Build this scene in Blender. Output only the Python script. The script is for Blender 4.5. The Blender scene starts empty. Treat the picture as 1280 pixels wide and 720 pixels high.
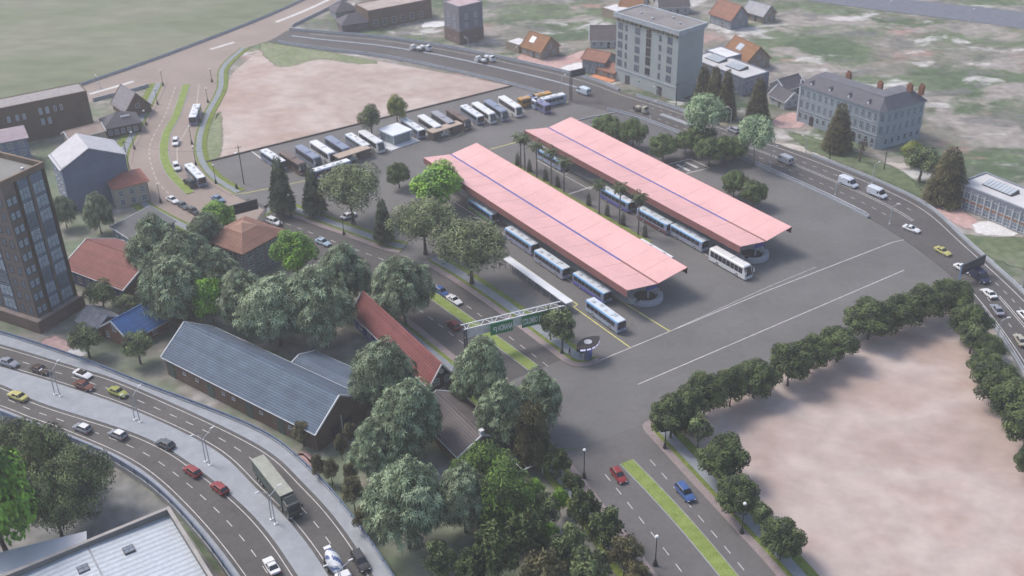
import bpy, bmesh, math, random
from mathutils import Vector, Matrix, noise
from mathutils.geometry import tessellate_polygon
R = math.radians
random.seed(7)
sc = bpy.context.scene
COL = sc.collection
# ---------------------------------------------------------------- camera (real 38 mm lens, 130 m up, looking down 30.5 deg)
FPX, PIT, ROLL, CH = 1367.0, R(30.51), R(-1.42), 130.0
_c, _s = math.cos(PIT), math.sin(PIT)
FW = Vector((0, _c, -_s)); _U = Vector((0, _s, _c)); _X = Vector((1, 0, 0))
RT = math.cos(ROLL)*_X + math.sin(ROLL)*_U
UP = -math.sin(ROLL)*_X + math.cos(ROLL)*_U
CAM = Vector((0, 0, CH))
def G(x, y, z=0.0):
    """point of the horizontal plane z seen at photo pixel x, y (survey of the plan)"""
    d = FW*FPX + RT*(x-640) - UP*(y-360)
    t = (z-CH)/d.z
    p = CAM + d*t
    return Vector((p.x, p.y, z))
def PR(p):
    d = Vector(p)-CAM; k = d.dot(FW)
    return 640+FPX*d.dot(RT)/k, 360-FPX*d.dot(UP)/k
def HG(g, ty):
    lo, hi = 0.0, 60.0
    for _ in range(40):
        m = (lo+hi)/2
        if PR((g.x, g.y, m))[1] > ty: lo = m
        else: hi = m
    return m
def GL(pts, z=0.0): return [G(a, b, z) for a, b in pts]
def ANG(p, q, z=0.0):
    v = G(*q, z)-G(*p, z); return math.atan2(v.y, v.x)
cd = bpy.data.cameras.new('camera'); co = bpy.data.objects.new('camera', cd); COL.objects.link(co)
cd.sensor_width = 36; cd.lens = FPX/1280*36; cd.clip_start = 1; cd.clip_end = 5000; cd.dof.use_dof = True; cd.dof.focus_distance = 200; cd.dof.aperture_fstop = .10
m = Matrix.Identity(4)
for i in range(3):
    m[i][0], m[i][1], m[i][2], m[i][3] = RT[i], UP[i], -FW[i], CAM[i]
co.matrix_world = m; sc.camera = co
# ---------------------------------------------------------------- light
SUN_EL, SUN_AZ = 52, 150      # azimuth counted counter-clockwise from +X: light comes from the far left
w = bpy.data.worlds.new('World'); sc.world = w; w.use_nodes = True
nt = w.node_tree; bg = nt.nodes['Background']; sky = nt.nodes.new('ShaderNodeTexSky')
sky.sky_type = 'NISHITA'; sky.sun_disc = False; sky.sun_elevation = R(SUN_EL); sky.sun_rotation = R(90-SUN_AZ)
sky.dust_density = 3.0; sky.air_density = 1.0; sky.ozone_density = 1.0
nt.links.new(sky.outputs[0], bg.inputs[0]); bg.inputs[1].default_value = 0.12
sl = bpy.data.lights.new('sun', 'SUN'); so = bpy.data.objects.new('sun', sl); COL.objects.link(so)
sl.energy = 1.5; sl.angle = R(18); sl.color = (1, .93, .86)
dv = Vector((math.cos(R(SUN_AZ))*math.cos(R(SUN_EL)), math.sin(R(SUN_AZ))*math.cos(R(SUN_EL)), math.sin(R(SUN_EL))))
so.rotation_euler = dv.to_track_quat('Z', 'Y').to_euler(); so.location = (-100, 300, 200)
vs = sc.view_settings; vs.view_transform = 'Standard'; vs.look = 'None'; vs.gamma = 1; vs.exposure = EXPOSURE = 0.92
sc.cycles.max_bounces = 6; sc.cycles.diffuse_bounces = 3; sc.cycles.glossy_bounces = 2; sc.cycles.volume_bounces = 1
sc.cycles.transparent_max_bounces = 6
# ---------------------------------------------------------------- materials
def lin(v):
    v /= 255.0
    return v/12.92 if v <= .04045 else ((v+.055)/1.055)**2.4
def D(r, g, b, k=.66): return (lin(r)*k, lin(g)*k, lin(b)*k)
MATS = {}
def nd(nt, t, **kw):
    n = nt.nodes.new(t)
    for k, v in kw.items(): setattr(n, k, v)
    return n
def M(name, col, rough=.75, var=.18, scale=.35, metal=0.0, pat=None, col2=None, bump=.0, spec=.3, rnd=0.0, fine=0.0, spots=0.0):
    """procedural material: colour broken by two octaves of noise, optional tile/brick/corrugated pattern laid out in metres"""
    if name in MATS: return MATS[name]
    mt = bpy.data.materials.new(name); mt.use_nodes = True; MATS[name] = mt
    nt = mt.node_tree; L = nt.links; b = nt.nodes['Principled BSDF']
    b.inputs['Roughness'].default_value = rough; b.inputs['Metallic'].default_value = metal
    b.inputs['Specular IOR Level'].default_value = spec
    tc = nd(nt, 'ShaderNodeTexCoord')
    n1 = nd(nt, 'ShaderNodeTexNoise'); n1.inputs['Scale'].default_value = scale; n1.inputs['Detail'].default_value = 6; n1.inputs['Roughness'].default_value = .62
    L.new(tc.outputs['Object'], n1.inputs['Vector'])
    mr = nd(nt, 'ShaderNodeMapRange'); mr.inputs[1].default_value = .3; mr.inputs[2].default_value = .7
    mr.inputs[3].default_value = 1-var; mr.inputs[4].default_value = 1+var
    L.new(n1.outputs[0], mr.inputs[0])
    val = mr.outputs[0]
    if fine:
        n2 = nd(nt, 'ShaderNodeTexNoise'); n2.inputs['Scale'].default_value = scale*14; n2.inputs['Detail'].default_value = 3
        L.new(tc.outputs['Object'], n2.inputs['Vector'])
        m2 = nd(nt, 'ShaderNodeMapRange'); m2.inputs[1].default_value = .3; m2.inputs[2].default_value = .7; m2.inputs[3].default_value = 1-fine; m2.inputs[4].default_value = 1+fine
        L.new(n2.outputs[0], m2.inputs[0]); mm = nd(nt, 'ShaderNodeMath', operation='MULTIPLY')
        L.new(val, mm.inputs[0]); L.new(m2.outputs[0], mm.inputs[1]); val = mm.outputs[0]
    if spots:   # oil drips, tyre scuffs and patched areas
        for sc_, lo, hi, am in ((.55, .60, .70, spots), (.16, .56, .60, spots*.45)):
            n3 = nd(nt, 'ShaderNodeTexNoise'); n3.inputs['Scale'].default_value = sc_; n3.inputs['Detail'].default_value = 4; n3.inputs['Distortion'].default_value = .6; L.new(tc.outputs['Object'], n3.inputs['Vector'])
            m5 = nd(nt, 'ShaderNodeMapRange'); m5.inputs[1].default_value = lo; m5.inputs[2].default_value = hi; m5.inputs[3].default_value = 1; m5.inputs[4].default_value = 1-am; L.new(n3.outputs[0], m5.inputs[0])
            mm = nd(nt, 'ShaderNodeMath', operation='MULTIPLY'); L.new(val, mm.inputs[0]); L.new(m5.outputs[0], mm.inputs[1]); val = mm.outputs[0]
    if rnd:
        oi = nd(nt, 'ShaderNodeObjectInfo'); m3 = nd(nt, 'ShaderNodeMapRange'); m3.inputs[3].default_value = 1-rnd; m3.inputs[4].default_value = 1+rnd
        L.new(oi.outputs['Random'], m3.inputs[0]); mm = nd(nt, 'ShaderNodeMath', operation='MULTIPLY')
        L.new(val, mm.inputs[0]); L.new(m3.outputs[0], mm.inputs[1]); val = mm.outputs[0]
    base = None; hgt = None
    if pat:
        k = pat[0]
        if k in ('brick', 'tile'):
            br = nd(nt, 'ShaderNodeTexBrick'); L.new(tc.outputs['UV'], br.inputs['Vector'])
            br.inputs['Scale'].default_value = 1; br.inputs['Brick Width'].default_value = pat[1]; br.inputs['Row Height'].default_value = pat[2]
            br.inputs['Mortar Size'].default_value = pat[3]; br.inputs['Mortar Smooth'].default_value = .3
            c2 = col2 or tuple(x*.72 for x in col)
            br.inputs['Color1'].default_value = (*col, 1); br.inputs['Color2'].default_value = (*[(a*.6+c*.4) for a, c in zip(col, c2)], 1); br.inputs['Mortar'].default_value = (*c2, 1)
            base = br.outputs['Color']; hgt = br.outputs['Fac']
        if k == 'corr':
            sx = nd(nt, 'ShaderNodeSeparateXYZ'); L.new(tc.outputs['UV'], sx.inputs[0])
            ml = nd(nt, 'ShaderNodeMath', operation='MULTIPLY'); ml.inputs[1].default_value = 2*math.pi/pat[1]; L.new(sx.outputs[pat[2]], ml.inputs[0])
            sn = nd(nt, 'ShaderNodeMath', operation='SINE'); L.new(ml.outputs[0], sn.inputs[0])
            m4 = nd(nt, 'ShaderNodeMapRange'); m4.inputs[1].default_value = -1; m4.inputs[3].default_value = 0; L.new(sn.outputs[0], m4.inputs[0])
            pw = nd(nt, 'ShaderNodeMath', operation='POWER'); pw.inputs[1].default_value = 3; L.new(m4.outputs[0], pw.inputs[0])
            mx = nd(nt, 'ShaderNodeMix', data_type='RGBA'); L.new(pw.outputs[0], mx.inputs[0])
            mx.inputs[6].default_value = (*col, 1); mx.inputs[7].default_value = (*(col2 or tuple(x*.8 for x in col)), 1)
            base = mx.outputs[2]; hgt = m4.outputs[0]
    mx = nd(nt, 'ShaderNodeVectorMath', operation='SCALE')
    if base: L.new(base, mx.inputs[0])
    else: mx.inputs[0].default_value = col
    L.new(val, mx.inputs['Scale']); L.new(mx.outputs[0], b.inputs['Base Color'])
    if bump:
        bp = nd(nt, 'ShaderNodeBump'); bp.inputs['Strength'].default_value = bump; bp.inputs['Distance'].default_value = .08
        L.new(hgt if hgt else n1.outputs[0], bp.inputs['Height']); L.new(bp.outputs[0], b.inputs['Normal'])
        if pat and pat[0] in ('brick', 'tile'): bp.invert = True
    return mt
def MG(name, ramp, scale, stretch=(1, 1, 1), scale2=0, amt=.25, rough=.95, dist=0.0):
    """ground material: noise through a colour ramp, broken by a finer noise"""
    mt = bpy.data.materials.new(name); mt.use_nodes = True; MATS[name] = mt
    nt = mt.node_tree; L = nt.links; b = nt.nodes['Principled BSDF']; b.inputs['Roughness'].default_value = rough; b.inputs['Specular IOR Level'].default_value = .15
    tc = nd(nt, 'ShaderNodeTexCoord'); mp = nd(nt, 'ShaderNodeMapping'); mp.inputs['Scale'].default_value = stretch
    mp.inputs['Rotation'].default_value = (0, 0, R(35)); L.new(tc.outputs['Object'], mp.inputs[0])
    n1 = nd(nt, 'ShaderNodeTexNoise'); n1.inputs['Scale'].default_value = scale; n1.inputs['Detail'].default_value = 7; n1.inputs['Roughness'].default_value = .58; n1.inputs['Distortion'].default_value = dist
    L.new(mp.outputs[0], n1.inputs['Vector'])
    cr = nd(nt, 'ShaderNodeValToRGB'); e = cr.color_ramp.elements
    while len(e) < len(ramp): e.new(.5)
    for i, (p, c) in enumerate(ramp): e[i].position = p; e[i].color = (*c, 1)
    L.new(n1.outputs[0], cr.inputs[0])
    n2 = nd(nt, 'ShaderNodeTexNoise'); n2.inputs['Scale'].default_value = scale2 or scale*7; n2.inputs['Detail'].default_value = 6
    L.new(mp.outputs[0], n2.inputs['Vector'])
    mr = nd(nt, 'ShaderNodeMapRange'); mr.inputs[1].default_value = .3; mr.inputs[2].default_value = .7; mr.inputs[3].default_value = 1-amt; mr.inputs[4].default_value = 1+amt
    L.new(n2.outputs[0], mr.inputs[0]); mx = nd(nt, 'ShaderNodeVectorMath', operation='SCALE')
    L.new(cr.outputs[0], mx.inputs[0]); L.new(mr.outputs[0], mx.inputs['Scale']); L.new(mx.outputs[0], b.inputs['Base Color'])
    return mt
def glass(name, col, rough=.12):
    m = M(name, col, rough=rough, var=.35, scale=.9, spec=.6); return m
def lamp_mat(name, col, e):
    m = M(name, col); b = m.node_tree.nodes['Principled BSDF']; b.inputs['Emission Color'].default_value = (*col, 1); b.inputs['Emission Strength'].default_value = e; return m
# ---------------------------------------------------------------- mesh builder
class MB:
    def __init__(s): s.v = []; s.f = []; s.m = []
    def face(s, pts, m=0):
        i = len(s.v); s.v += [tuple(p) for p in pts]; s.f.append(tuple(range(i, i+len(pts)))); s.m.append(m); return s
    def box(s, x0, x1, y0, y1, z0, z1, m=0, mt=None):
        p = [(x0,y0,z0),(x1,y0,z0),(x1,y1,z0),(x0,y1,z0),(x0,y0,z1),(x1,y0,z1),(x1,y1,z1),(x0,y1,z1)]
        i = len(s.v); s.v += p
        for k, f in enumerate(((0,3,2,1),(4,5,6,7),(0,1,5,4),(1,2,6,5),(2,3,7,6),(3,0,4,7))):
            s.f.append(tuple(i+a for a in f)); s.m.append(mt if (k == 1 and mt is not None) else m)
        return s
    def hexa(s, b, t, m=0, mt=None):
        """b, t: 4 bottom and 4 top corners, counter-clockwise from above"""
        i = len(s.v); s.v += [tuple(p) for p in b]+[tuple(p) for p in t]
        for k, f in enumerate(((0,3,2,1),(4,5,6,7),(0,1,5,4),(1,2,6,5),(2,3,7,6),(3,0,4,7))):
            s.f.append(tuple(i+a for a in f)); s.m.append(mt if (k == 1 and mt is not None) else m)
        return s
    def prism(s, poly, z0, z1, m=0, mt=None, bottom=False):
        n = len(poly); poly = [(p[0], p[1]) for p in poly]
        if sum(poly[i-1][0]*poly[i][1]-poly[i][0]*poly[i-1][1] for i in range(n)) < 0: poly.reverse()
        i = len(s.v); s.v += [(x, y, z0) for x, y in poly]+[(x, y, z1) for x, y in poly]
        for k in range(n):
            a, b = k, (k+1) % n
            s.f.append((i+a, i+b, i+n+b, i+n+a)); s.m.append(m)
        for t in tessellate_polygon([[Vector((x, y, 0)) for x, y in poly]]):
            a, b, c = t
            A, B, C_ = poly[a], poly[b], poly[c]
            if (B[0]-A[0])*(C_[1]-A[1])-(B[1]-A[1])*(C_[0]-A[0]) < 0: b, c = c, b
            s.f.append((i+n+a, i+n+b, i+n+c)); s.m.append(m if mt is None else mt)
            if bottom: s.f.append((i+a, i+c, i+b)); s.m.append(m)
        return s
    def tube(s, p0, p1, r0, r1=None, n=8, m=0, cap=True):
        r1 = r0 if r1 is None else r1
        p0, p1 = Vector(p0), Vector(p1); d = (p1-p0)
        if d.length < 1e-6: return s
        d.normalize(); a = d.orthogonal().normalized(); b = d.cross(a)
        i = len(s.v)
        for p, r in ((p0, r0), (p1, r1)):
            for k in range(n):
                t = 2*math.pi*k/n; s.v.append(tuple(p+(a*math.cos(t)+b*math.sin(t))*r))
        for k in range(n):
            q = (k+1) % n; s.f.append((i+k, i+q, i+n+q, i+n+k)); s.m.append(m)
        if cap:
            s.f.append(tuple(i+n+k for k in range(n))); s.m.append(m)
            s.f.append(tuple(i+n-1-k for k in range(n))); s.m.append(m)
        return s
    def loft(s, rings, m=0, mfun=None, cap=True):
        n = len(rings[0]); i = len(s.v)
        for r in rings: s.v += [tuple(p) for p in r]
        for j in range(len(rings)-1):
            for k in range(n):
                q = (k+1) % n
                s.f.append((i+j*n+k, i+j*n+q, i+(j+1)*n+q, i+(j+1)*n+k)); s.m.append(mfun(j, k) if mfun else m)
        if cap:
            s.f.append(tuple(i+n-1-k for k in range(n))); s.m.append(m)
            e = i+(len(rings)-1)*n; s.f.append(tuple(e+k for k in range(n))); s.m.append(m)
        return s
    def lathe(s, prof, n=12, c=(0, 0, 0), m=0):
        rings = [[(c[0]+r*math.cos(2*math.pi*k/n), c[1]+r*math.sin(2*math.pi*k/n), c[2]+z) for k in range(n)] for r, z in prof]
        return s.loft(rings, m)
    def bar(s, p0, p1, w, h, m=0):
        """box beam between two points, width w sideways and height h"""
        p0, p1 = Vector(p0), Vector(p1); d = (p1-p0).normalized()
        u = Vector((0, 0, 1)).cross(d)
        u = Vector((1, 0, 0)) if u.length < 1e-4 else u.normalized()
        v = d.cross(u); q = []
        for p in (p0, p1):
            q += [p-u*w/2-v*h/2, p+u*w/2-v*h/2, p+u*w/2+v*h/2, p-u*w/2+v*h/2]
        i = len(s.v); s.v += [tuple(a) for a in q]
        for f in ((0,3,2,1),(4,5,6,7),(0,1,5,4),(1,2,6,5),(2,3,7,6),(3,0,4,7)):
            s.f.append(tuple(i+a for a in f)); s.m.append(m)
        return s
    def mesh(s, name, mats, smooth=False, uv=True):
        me = bpy.data.meshes.new(name); me.from_pydata(s.v, [], s.f)
        for a in mats: me.materials.append(a)
        me.polygons.foreach_set('material_index', s.m)
        if smooth: me.polygons.foreach_set('use_smooth', [True]*len(s.f))
        if uv:
            ul = me.uv_layers.new(name='UVMap'); dat = [0.0]*(2*len(me.loops)); vv = me.vertices
            for p in me.polygons:
                n = p.normal
                if abs(n.z) > .97: u, v = Vector((1, 0, 0)), Vector((0, 1, 0))
                else: u = Vector((-n.y, n.x, 0)).normalized(); v = n.cross(u)
                for li in p.loop_indices:
                    c = vv[me.loops[li].vertex_index].co; dat[2*li] = c.dot(u); dat[2*li+1] = c.dot(v)
            ul.data.foreach_set('uv', dat)
        me.update(); return me
    def build(s, name, mats, parent=None, smooth=False, loc=None, rot=0, bevel=0):
        if not isinstance(mats, (list, tuple)): mats = [mats]
        return link(name, s.mesh(name, mats, smooth), parent, loc, rot, bevel)
def link(name, me, parent=None, loc=None, rot=0, bevel=0):
    o = bpy.data.objects.new(name, me); COL.objects.link(o)
    if parent: o.parent = parent
    if loc: o.location = loc
    if rot: o.rotation_euler = (0, 0, rot)
    if bevel:
        b = o.modifiers.new('bevel', 'BEVEL'); b.width = bevel; b.segments = 2; b.limit_method = 'ANGLE'; b.angle_limit = R(30)
    return o
def tag(o, label, cat, group=None, kind=None):
    o['label'] = label; o['category'] = cat
    if group: o['group'] = group
    if kind: o['kind'] = kind
    return o
def thing(name, label, cat, loc=(0, 0, 0), rot=0, group=None):
    o = bpy.data.objects.new(name, None); COL.objects.link(o); o.empty_display_size = .5
    o.location = loc; o.rotation_euler = (0, 0, rot); return tag(o, label, cat, group)
def struct(o, label=None, cat=None):
    o['kind'] = 'structure'
    if label: o['label'] = label; o['category'] = cat or o.name.split('.')[0].replace('_', ' ')
    return o
# ---------------------------------------------------------------- plan curves
def cr(pts, step=2.0):
    P = [Vector((p[0], p[1])) for p in pts]; P = [P[0]*2-P[1]]+P+[P[-1]*2-P[-2]]; out = []
    for i in range(1, len(P)-2):
        a, b, c, d = P[i-1:i+3]; n = max(2, int((c-b).length/step))
        for k in range(n):
            t = k/n
            out.append(.5*((2*b)+(-a+c)*t+(2*a-5*b+4*c-d)*t*t+(-a+3*b-3*c+d)*t**3))
    out.append(P[-2]); return out
def smooth(P, n=2):
    for _ in range(n):
        P = [P[0]]+[(P[i-1]+P[i]*2+P[i+1])/4 for i in range(1, len(P)-1)]+[P[-1]]
    return P
def norms(P):
    N = []
    for i in range(len(P)):
        d = (P[min(i+1, len(P)-1)]-P[max(i-1, 0)]).normalized(); N.append(Vector((-d.y, d.x)))
    return N
def off(P, d): return [p+n*d for p, n in zip(P, norms(P))]
def strip(mb, A, B, z0, z1, m=0, ms=None):
    """band between two polylines of equal length, top at z1, skirts down to z0"""
    i = len(mb.v); n = len(A)
    for a, b in zip(A, B): mb.v += [(a.x, a.y, z1), (b.x, b.y, z1), (a.x, a.y, z0), (b.x, b.y, z0)]
    ms = m if ms is None else ms
    e = A[1]-A[0]; w = B[0]-A[0]; flip = e.x*w.y-e.y*w.x < 0
    def q(*f, mm=m): mb.f.append(tuple(i+k for k in (reversed(f) if flip else f))); mb.m.append(mm)
    for k in range(n-1):
        c = 4*k; d = c+4
        q(c, d, d+1, c+1)
        if z1-z0 > 1e-4: q(c, c+2, d+2, d, mm=ms); q(c+1, d+1, d+3, c+3, mm=ms)
    if z1-z0 > 1e-4:
        q(0, 1, 3, 2, mm=ms); c = 4*(n-1); q(c, c+2, c+3, c+1, mm=ms)
    return mb
def resample(P, n):
    L = [0]
    for i in range(1, len(P)): L.append(L[-1]+(P[i]-P[i-1]).length)
    out = []; j = 0
    for k in range(n):
        t = L[-1]*k/(n-1)
        while j < len(L)-2 and L[j+1] < t: j += 1
        out.append(P[j].lerp(P[j+1], (t-L[j])/max(1e-6, L[j+1]-L[j])))
    return out
def along(P, step, start=0):
    L = 0; nxt = start; out = []
    for i in range(len(P)-1):
        s = (P[i+1]-P[i]).length; d = (P[i+1]-P[i])
        while nxt <= L+s and s > 1e-6:
            out.append((P[i]+d*((nxt-L)/s), math.atan2(d.y, d.x))); nxt += step
        L += s
    return out
def length(P): return sum((P[i+1]-P[i]).length for i in range(len(P)-1))
def line(mb, P, o, w, z, m=0): Q = off(P, o) if o else P; return strip(mb, off(Q, -w/2), off(Q, w/2), z, z, m)
def dash(mb, P, o, w, on, gap, z, m=0):
    Q = off(P, o) if o else P
    for p, a in along(Q, on+gap, gap/2):
        u = Vector((math.cos(a), math.sin(a)))*on/2; n = Vector((-u.y, u.x)).normalized()*w/2
        mb.face([(*(p-u-n), z), (*(p+u-n), z), (*(p+u+n), z), (*(p-u+n), z)], m)
def seg(mb, a, b, w, z, m=0):
    a, b = Vector(a[:2]), Vector(b[:2]); n = (b-a).normalized(); n = Vector((-n.y, n.x))*w/2
    mb.face([(*(a-n), z), (*(b-n), z), (*(b+n), z), (*(a+n), z)], m)
def sheet(name, poly, z, mat, parent=None):
    mb = MB(); mb.prism(poly, z-.3, z)
    o = mb.build(name, mat, parent); 
    if not parent: o['kind'] = 'structure'
    return o
# ---------------------------------------------------------------- surfaces
m_plaza = M('plaza_asphalt', (.125, .123, .121), .85, .15, .05, fine=.05, spots=.10)
m_road = M('road_asphalt', (.080, .076, .075), .85, .16, .08, fine=.10)
m_hwy = M('highway_asphalt', (.088, .084, .081), .85, .18, .1, fine=.10, spots=.15)
m_tan = M('tan_asphalt', (.250, .205, .180), .9, .12, .05, fine=.05)
m_white = M('white_road_paint', (.50, .49, .48), .7, .22, .8)
m_yellow = M('yellow_road_paint', (.50, .47, .16), .7, .25, .8)
m_conc = M('pale_concrete', (.265, .285, .31), .85, .12, .5, fine=.12)
m_conc2 = M('grey_concrete', (.27, .28, .30), .85, .16, .5, fine=.1)
m_brick_kerb = M('pink_paving_bricks', (.27, .225, .225), .9, .15, .5, pat=('brick', .8, .4, .05), col2=(.18, .15, .15))
m_path = M('blue_grey_path', (.20, .222, .242), .85, .15, .5, fine=.1)
m_grass = MG('verge_grass', [(.3, (.10, .135, .03)), (.7, (.17, .21, .05))], .5, amt=.3)
m_median_grass = MG('median_grass', [(.3, (.145, .195, .045)), (.7, (.22, .275, .085))], .6, amt=.3)
m_sand = MG('bare_sand', [(.25, (.30, .222, .188)), (.40, (.355, .277, .242)), (.49, (.415, .352, .325)), (.58, (.34, .268, .238)), (.72, (.43, .375, .352))], .020, stretch=(1, 1.15, 1), scale2=.22, amt=.11, dist=.25)
m_field = MG('meadow', [(.28, (.105, .125, .08)), (.45, (.145, .165, .105)), (.6, (.185, .19, .14)), (.74, (.12, .155, .085))], .012, stretch=(1, 2.2, 1), scale2=.08, amt=.14, dist=.5)
def town_mat():
    """mottled town outskirts: greens broken by soft bare earth, pale pads and reddish ground"""
    mt = bpy.data.materials.new('town_ground'); mt.use_nodes = True; nt = mt.node_tree; L = nt.links; b = nt.nodes['Principled BSDF']; b.inputs['Roughness'].default_value = .95; b.inputs['Specular IOR Level'].default_value = .1
    tc = nd(nt, 'ShaderNodeTexCoord'); cur = None
    def lay(col, scale, lo, hi, off_, det=5, dist=.4, amt=1.0):
        nonlocal cur
        mp = nd(nt, 'ShaderNodeMapping'); mp.inputs['Location'].default_value = (off_, off_*1.7, 0); mp.inputs['Rotation'].default_value = (0, 0, R(33)); mp.inputs['Scale'].default_value = (1, 1.5, 1); L.new(tc.outputs['Object'], mp.inputs[0])
        n = nd(nt, 'ShaderNodeTexNoise'); n.inputs['Scale'].default_value = scale; n.inputs['Detail'].default_value = det; n.inputs['Roughness'].default_value = .6; n.inputs['Distortion'].default_value = dist; L.new(mp.outputs[0], n.inputs['Vector'])
        mr = nd(nt, 'ShaderNodeMapRange', interpolation_type='SMOOTHSTEP'); mr.inputs[1].default_value = lo; mr.inputs[2].default_value = hi; mr.inputs[4].default_value = amt; L.new(n.outputs[0], mr.inputs[0])
        mx = nd(nt, 'ShaderNodeMix', data_type='RGBA'); L.new(mr.outputs[0], mx.inputs[0]); mx.inputs[7].default_value = (*col, 1)
        if cur is None: mx.inputs[6].default_value = (.115, .150, .088, 1)
        else: L.new(cur, mx.inputs[6])
        cur = mx.outputs[2]
    lay((.070, .105, .058), .018, .42, .60, 3); lay((.175, .17, .145), .022, .46, .58, 31); lay((.075, .10, .06), .06, .54, .66, 57, amt=.8)
    lay((.255, .235, .215), .030, .49, .60, 91); lay((.31, .20, .18), .026, .57, .66, 133, amt=.8); lay((.44, .43, .42), .040, .56, .65, 171, amt=.9); lay((.13, .13, .125), .05, .55, .64, 205, amt=.8)
    n = nd(nt, 'ShaderNodeTexNoise'); n.inputs['Scale'].default_value = .3; n.inputs['Detail'].default_value = 6; L.new(tc.outputs['Object'], n.inputs['Vector']); mr = nd(nt, 'ShaderNodeMapRange'); mr.inputs[1].default_value = .3; mr.inputs[2].default_value = .7; mr.inputs[3].default_value = .75; mr.inputs[4].default_value = 1.25; L.new(n.outputs[0], mr.inputs[0])
    mx = nd(nt, 'ShaderNodeVectorMath', operation='SCALE'); L.new(cur, mx.inputs[0]); L.new(mr.outputs[0], mx.inputs['Scale']); L.new(mx.outputs[0], b.inputs['Base Color']); return mt
m_town = town_mat()
m_yard = MG('yard_ground', [(.30, (.10, .14, .09)), (.45, (.15, .175, .125)), (.56, (.21, .20, .175)), (.66, (.31, .30, .29)), (.75, (.17, .175, .16))], .055, scale2=.3, amt=.25, dist=.4)
m_lawn = MG('rough_lawn', [(.3, (.075, .105, .058)), (.55, (.115, .145, .08)), (.72, (.165, .17, .125))], .06, scale2=.4, amt=.3, dist=.5)
m_pink = MG('pink_paved_ground', [(.3, (.38, .24, .22)), (.7, (.46, .33, .31))], .1, amt=.2)
m_bright = MG('bleached_ground', [(.3, (.5, .49, .48)), (.7, (.62, .62, .62))], .2, amt=.15)
def near(ps): return [(a[0], a[1]) for a in ps]
_soft = {}
def softmat(m):
    if m.name not in _soft:
        c = m.copy(); c.name = m.name+'_ragged'; nt = c.node_tree; L = nt.links; b = nt.nodes['Principled BSDF']; out = [n for n in nt.nodes if n.type == 'OUTPUT_MATERIAL'][0]
        at = nd(nt, 'ShaderNodeAttribute'); at.attribute_name = 'fade'; tc = nd(nt, 'ShaderNodeTexCoord'); nz = nd(nt, 'ShaderNodeTexNoise'); nz.inputs['Scale'].default_value = .35; nz.inputs['Detail'].default_value = 5; L.new(tc.outputs['Object'], nz.inputs['Vector'])
        ad = nd(nt, 'ShaderNodeMath', operation='ADD'); L.new(at.outputs['Fac'], ad.inputs[0]); L.new(nz.outputs[0], ad.inputs[1])
        mr = nd(nt, 'ShaderNodeMapRange'); mr.inputs[1].default_value = .75; mr.inputs[2].default_value = 1.2; L.new(ad.outputs[0], mr.inputs[0])
        tr = nd(nt, 'ShaderNodeBsdfTransparent'); mx = nd(nt, 'ShaderNodeMixShader'); L.new(mr.outputs[0], mx.inputs[0]); L.new(tr.outputs[0], mx.inputs[1]); L.new(b.outputs[0], mx.inputs[2]); L.new(mx.outputs[0], out.inputs['Surface']); _soft[m.name] = c
    return _soft[m.name]
def patch(name, poly, z, mat, k=.55):
    P = [Vector((p[0], p[1])) for p in poly]; c = sum(P, Vector((0, 0)))/len(P); n = len(P)
    if sum(P[i-1].x*P[i].y-P[i].x*P[i-1].y for i in range(n)) < 0: P.reverse()
    Q = []
    R_ = cr([tuple(p) for p in P]+[tuple(P[0])], 3); R_ = R_[:-1]; n = len(R_); v = []; f = []; fade = []
    NN = [(lambda d: Vector((-d.y, d.x)))((R_[(i+1) % n]-R_[i-1]).normalized()) for i in range(n)]
    wd = max(1.2, .18*min((p-c).length for p in R_))
    for p, nn in zip(R_, NN): q = p+nn*wd; o_ = p-nn*wd*.8; v += [(o_.x, o_.y, z), (q.x, q.y, z)]; fade += [0.0, 1.0]
    for i in range(n): j = (i+1) % n; f.append((2*i, 2*j, 2*j+1, 2*i+1))
    for t in tessellate_polygon([[Vector((*v[2*i+1][:2], 0)) for i in range(n)]]): f.append(tuple(2*a+1 for a in t))
    me = bpy.data.meshes.new(name); me.from_pydata(v, [], f); a = me.attributes.new('fade', 'FLOAT', 'POINT'); a.data.foreach_set('value', fade); me.materials.append(softmat(mat)); me.update()
    o = link(name, me); struct(o); return o
# base terrain
mb = MB(); mb.face([(-1500, -1300, 0), (1500, -1300, 0), (1500, 1500, 0), (-1500, 1500, 0)]); o = mb.build('ground', m_town); struct(o, 'patchy green and tan ground reaching to the horizon')
sheet('meadow', GL([(-400, 150), (0, 128), (103, 104), (200, 70), (320, 24), (385, -4), (330, -60), (-700, -60)]), .02, m_field)
sheet('yard_ground', GL([(-60, 200), (40, 178), (110, 128), (190, 110), (175, 165), (165, 215), (200, 262), (260, 290), (340, 310), (420, 345), (500, 400), (600, 470), (690, 545), (760, 640), (850, 760), (560, 800), (480, 720), (330, 560), (170, 480), (0, 420), (-200, 400)]), .02, m_yard)
sheet('yard_ground', GL([(-80, 510), (0, 525), (83, 555), (150, 588), (213, 635), (300, 760), (-150, 800)]), .02, MG('grey_yard', [(.3, (.13, .13, .12)), (.5, (.19, .19, .18)), (.7, (.15, .16, .17))], .06, amt=.25))  # mottled grey ground beyond the outer highway edge
sand1 = [(292, 90), (335, 54), (470, 76), (560, 92), (641, 108), (258, 203), (252, 185), (262, 155), (276, 120)]
sheet('sand_lot', GL(sand1), .03, m_sand)
patch('grass_patch', GL([(325, 57), (345, 55), (470, 76), (450, 80), (400, 74), (375, 80), (350, 84), (330, 70)]), .045, MG('thin_grass', [(.3, (.14, .17, .09)), (.7, (.22, .24, .15))], .1))
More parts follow.
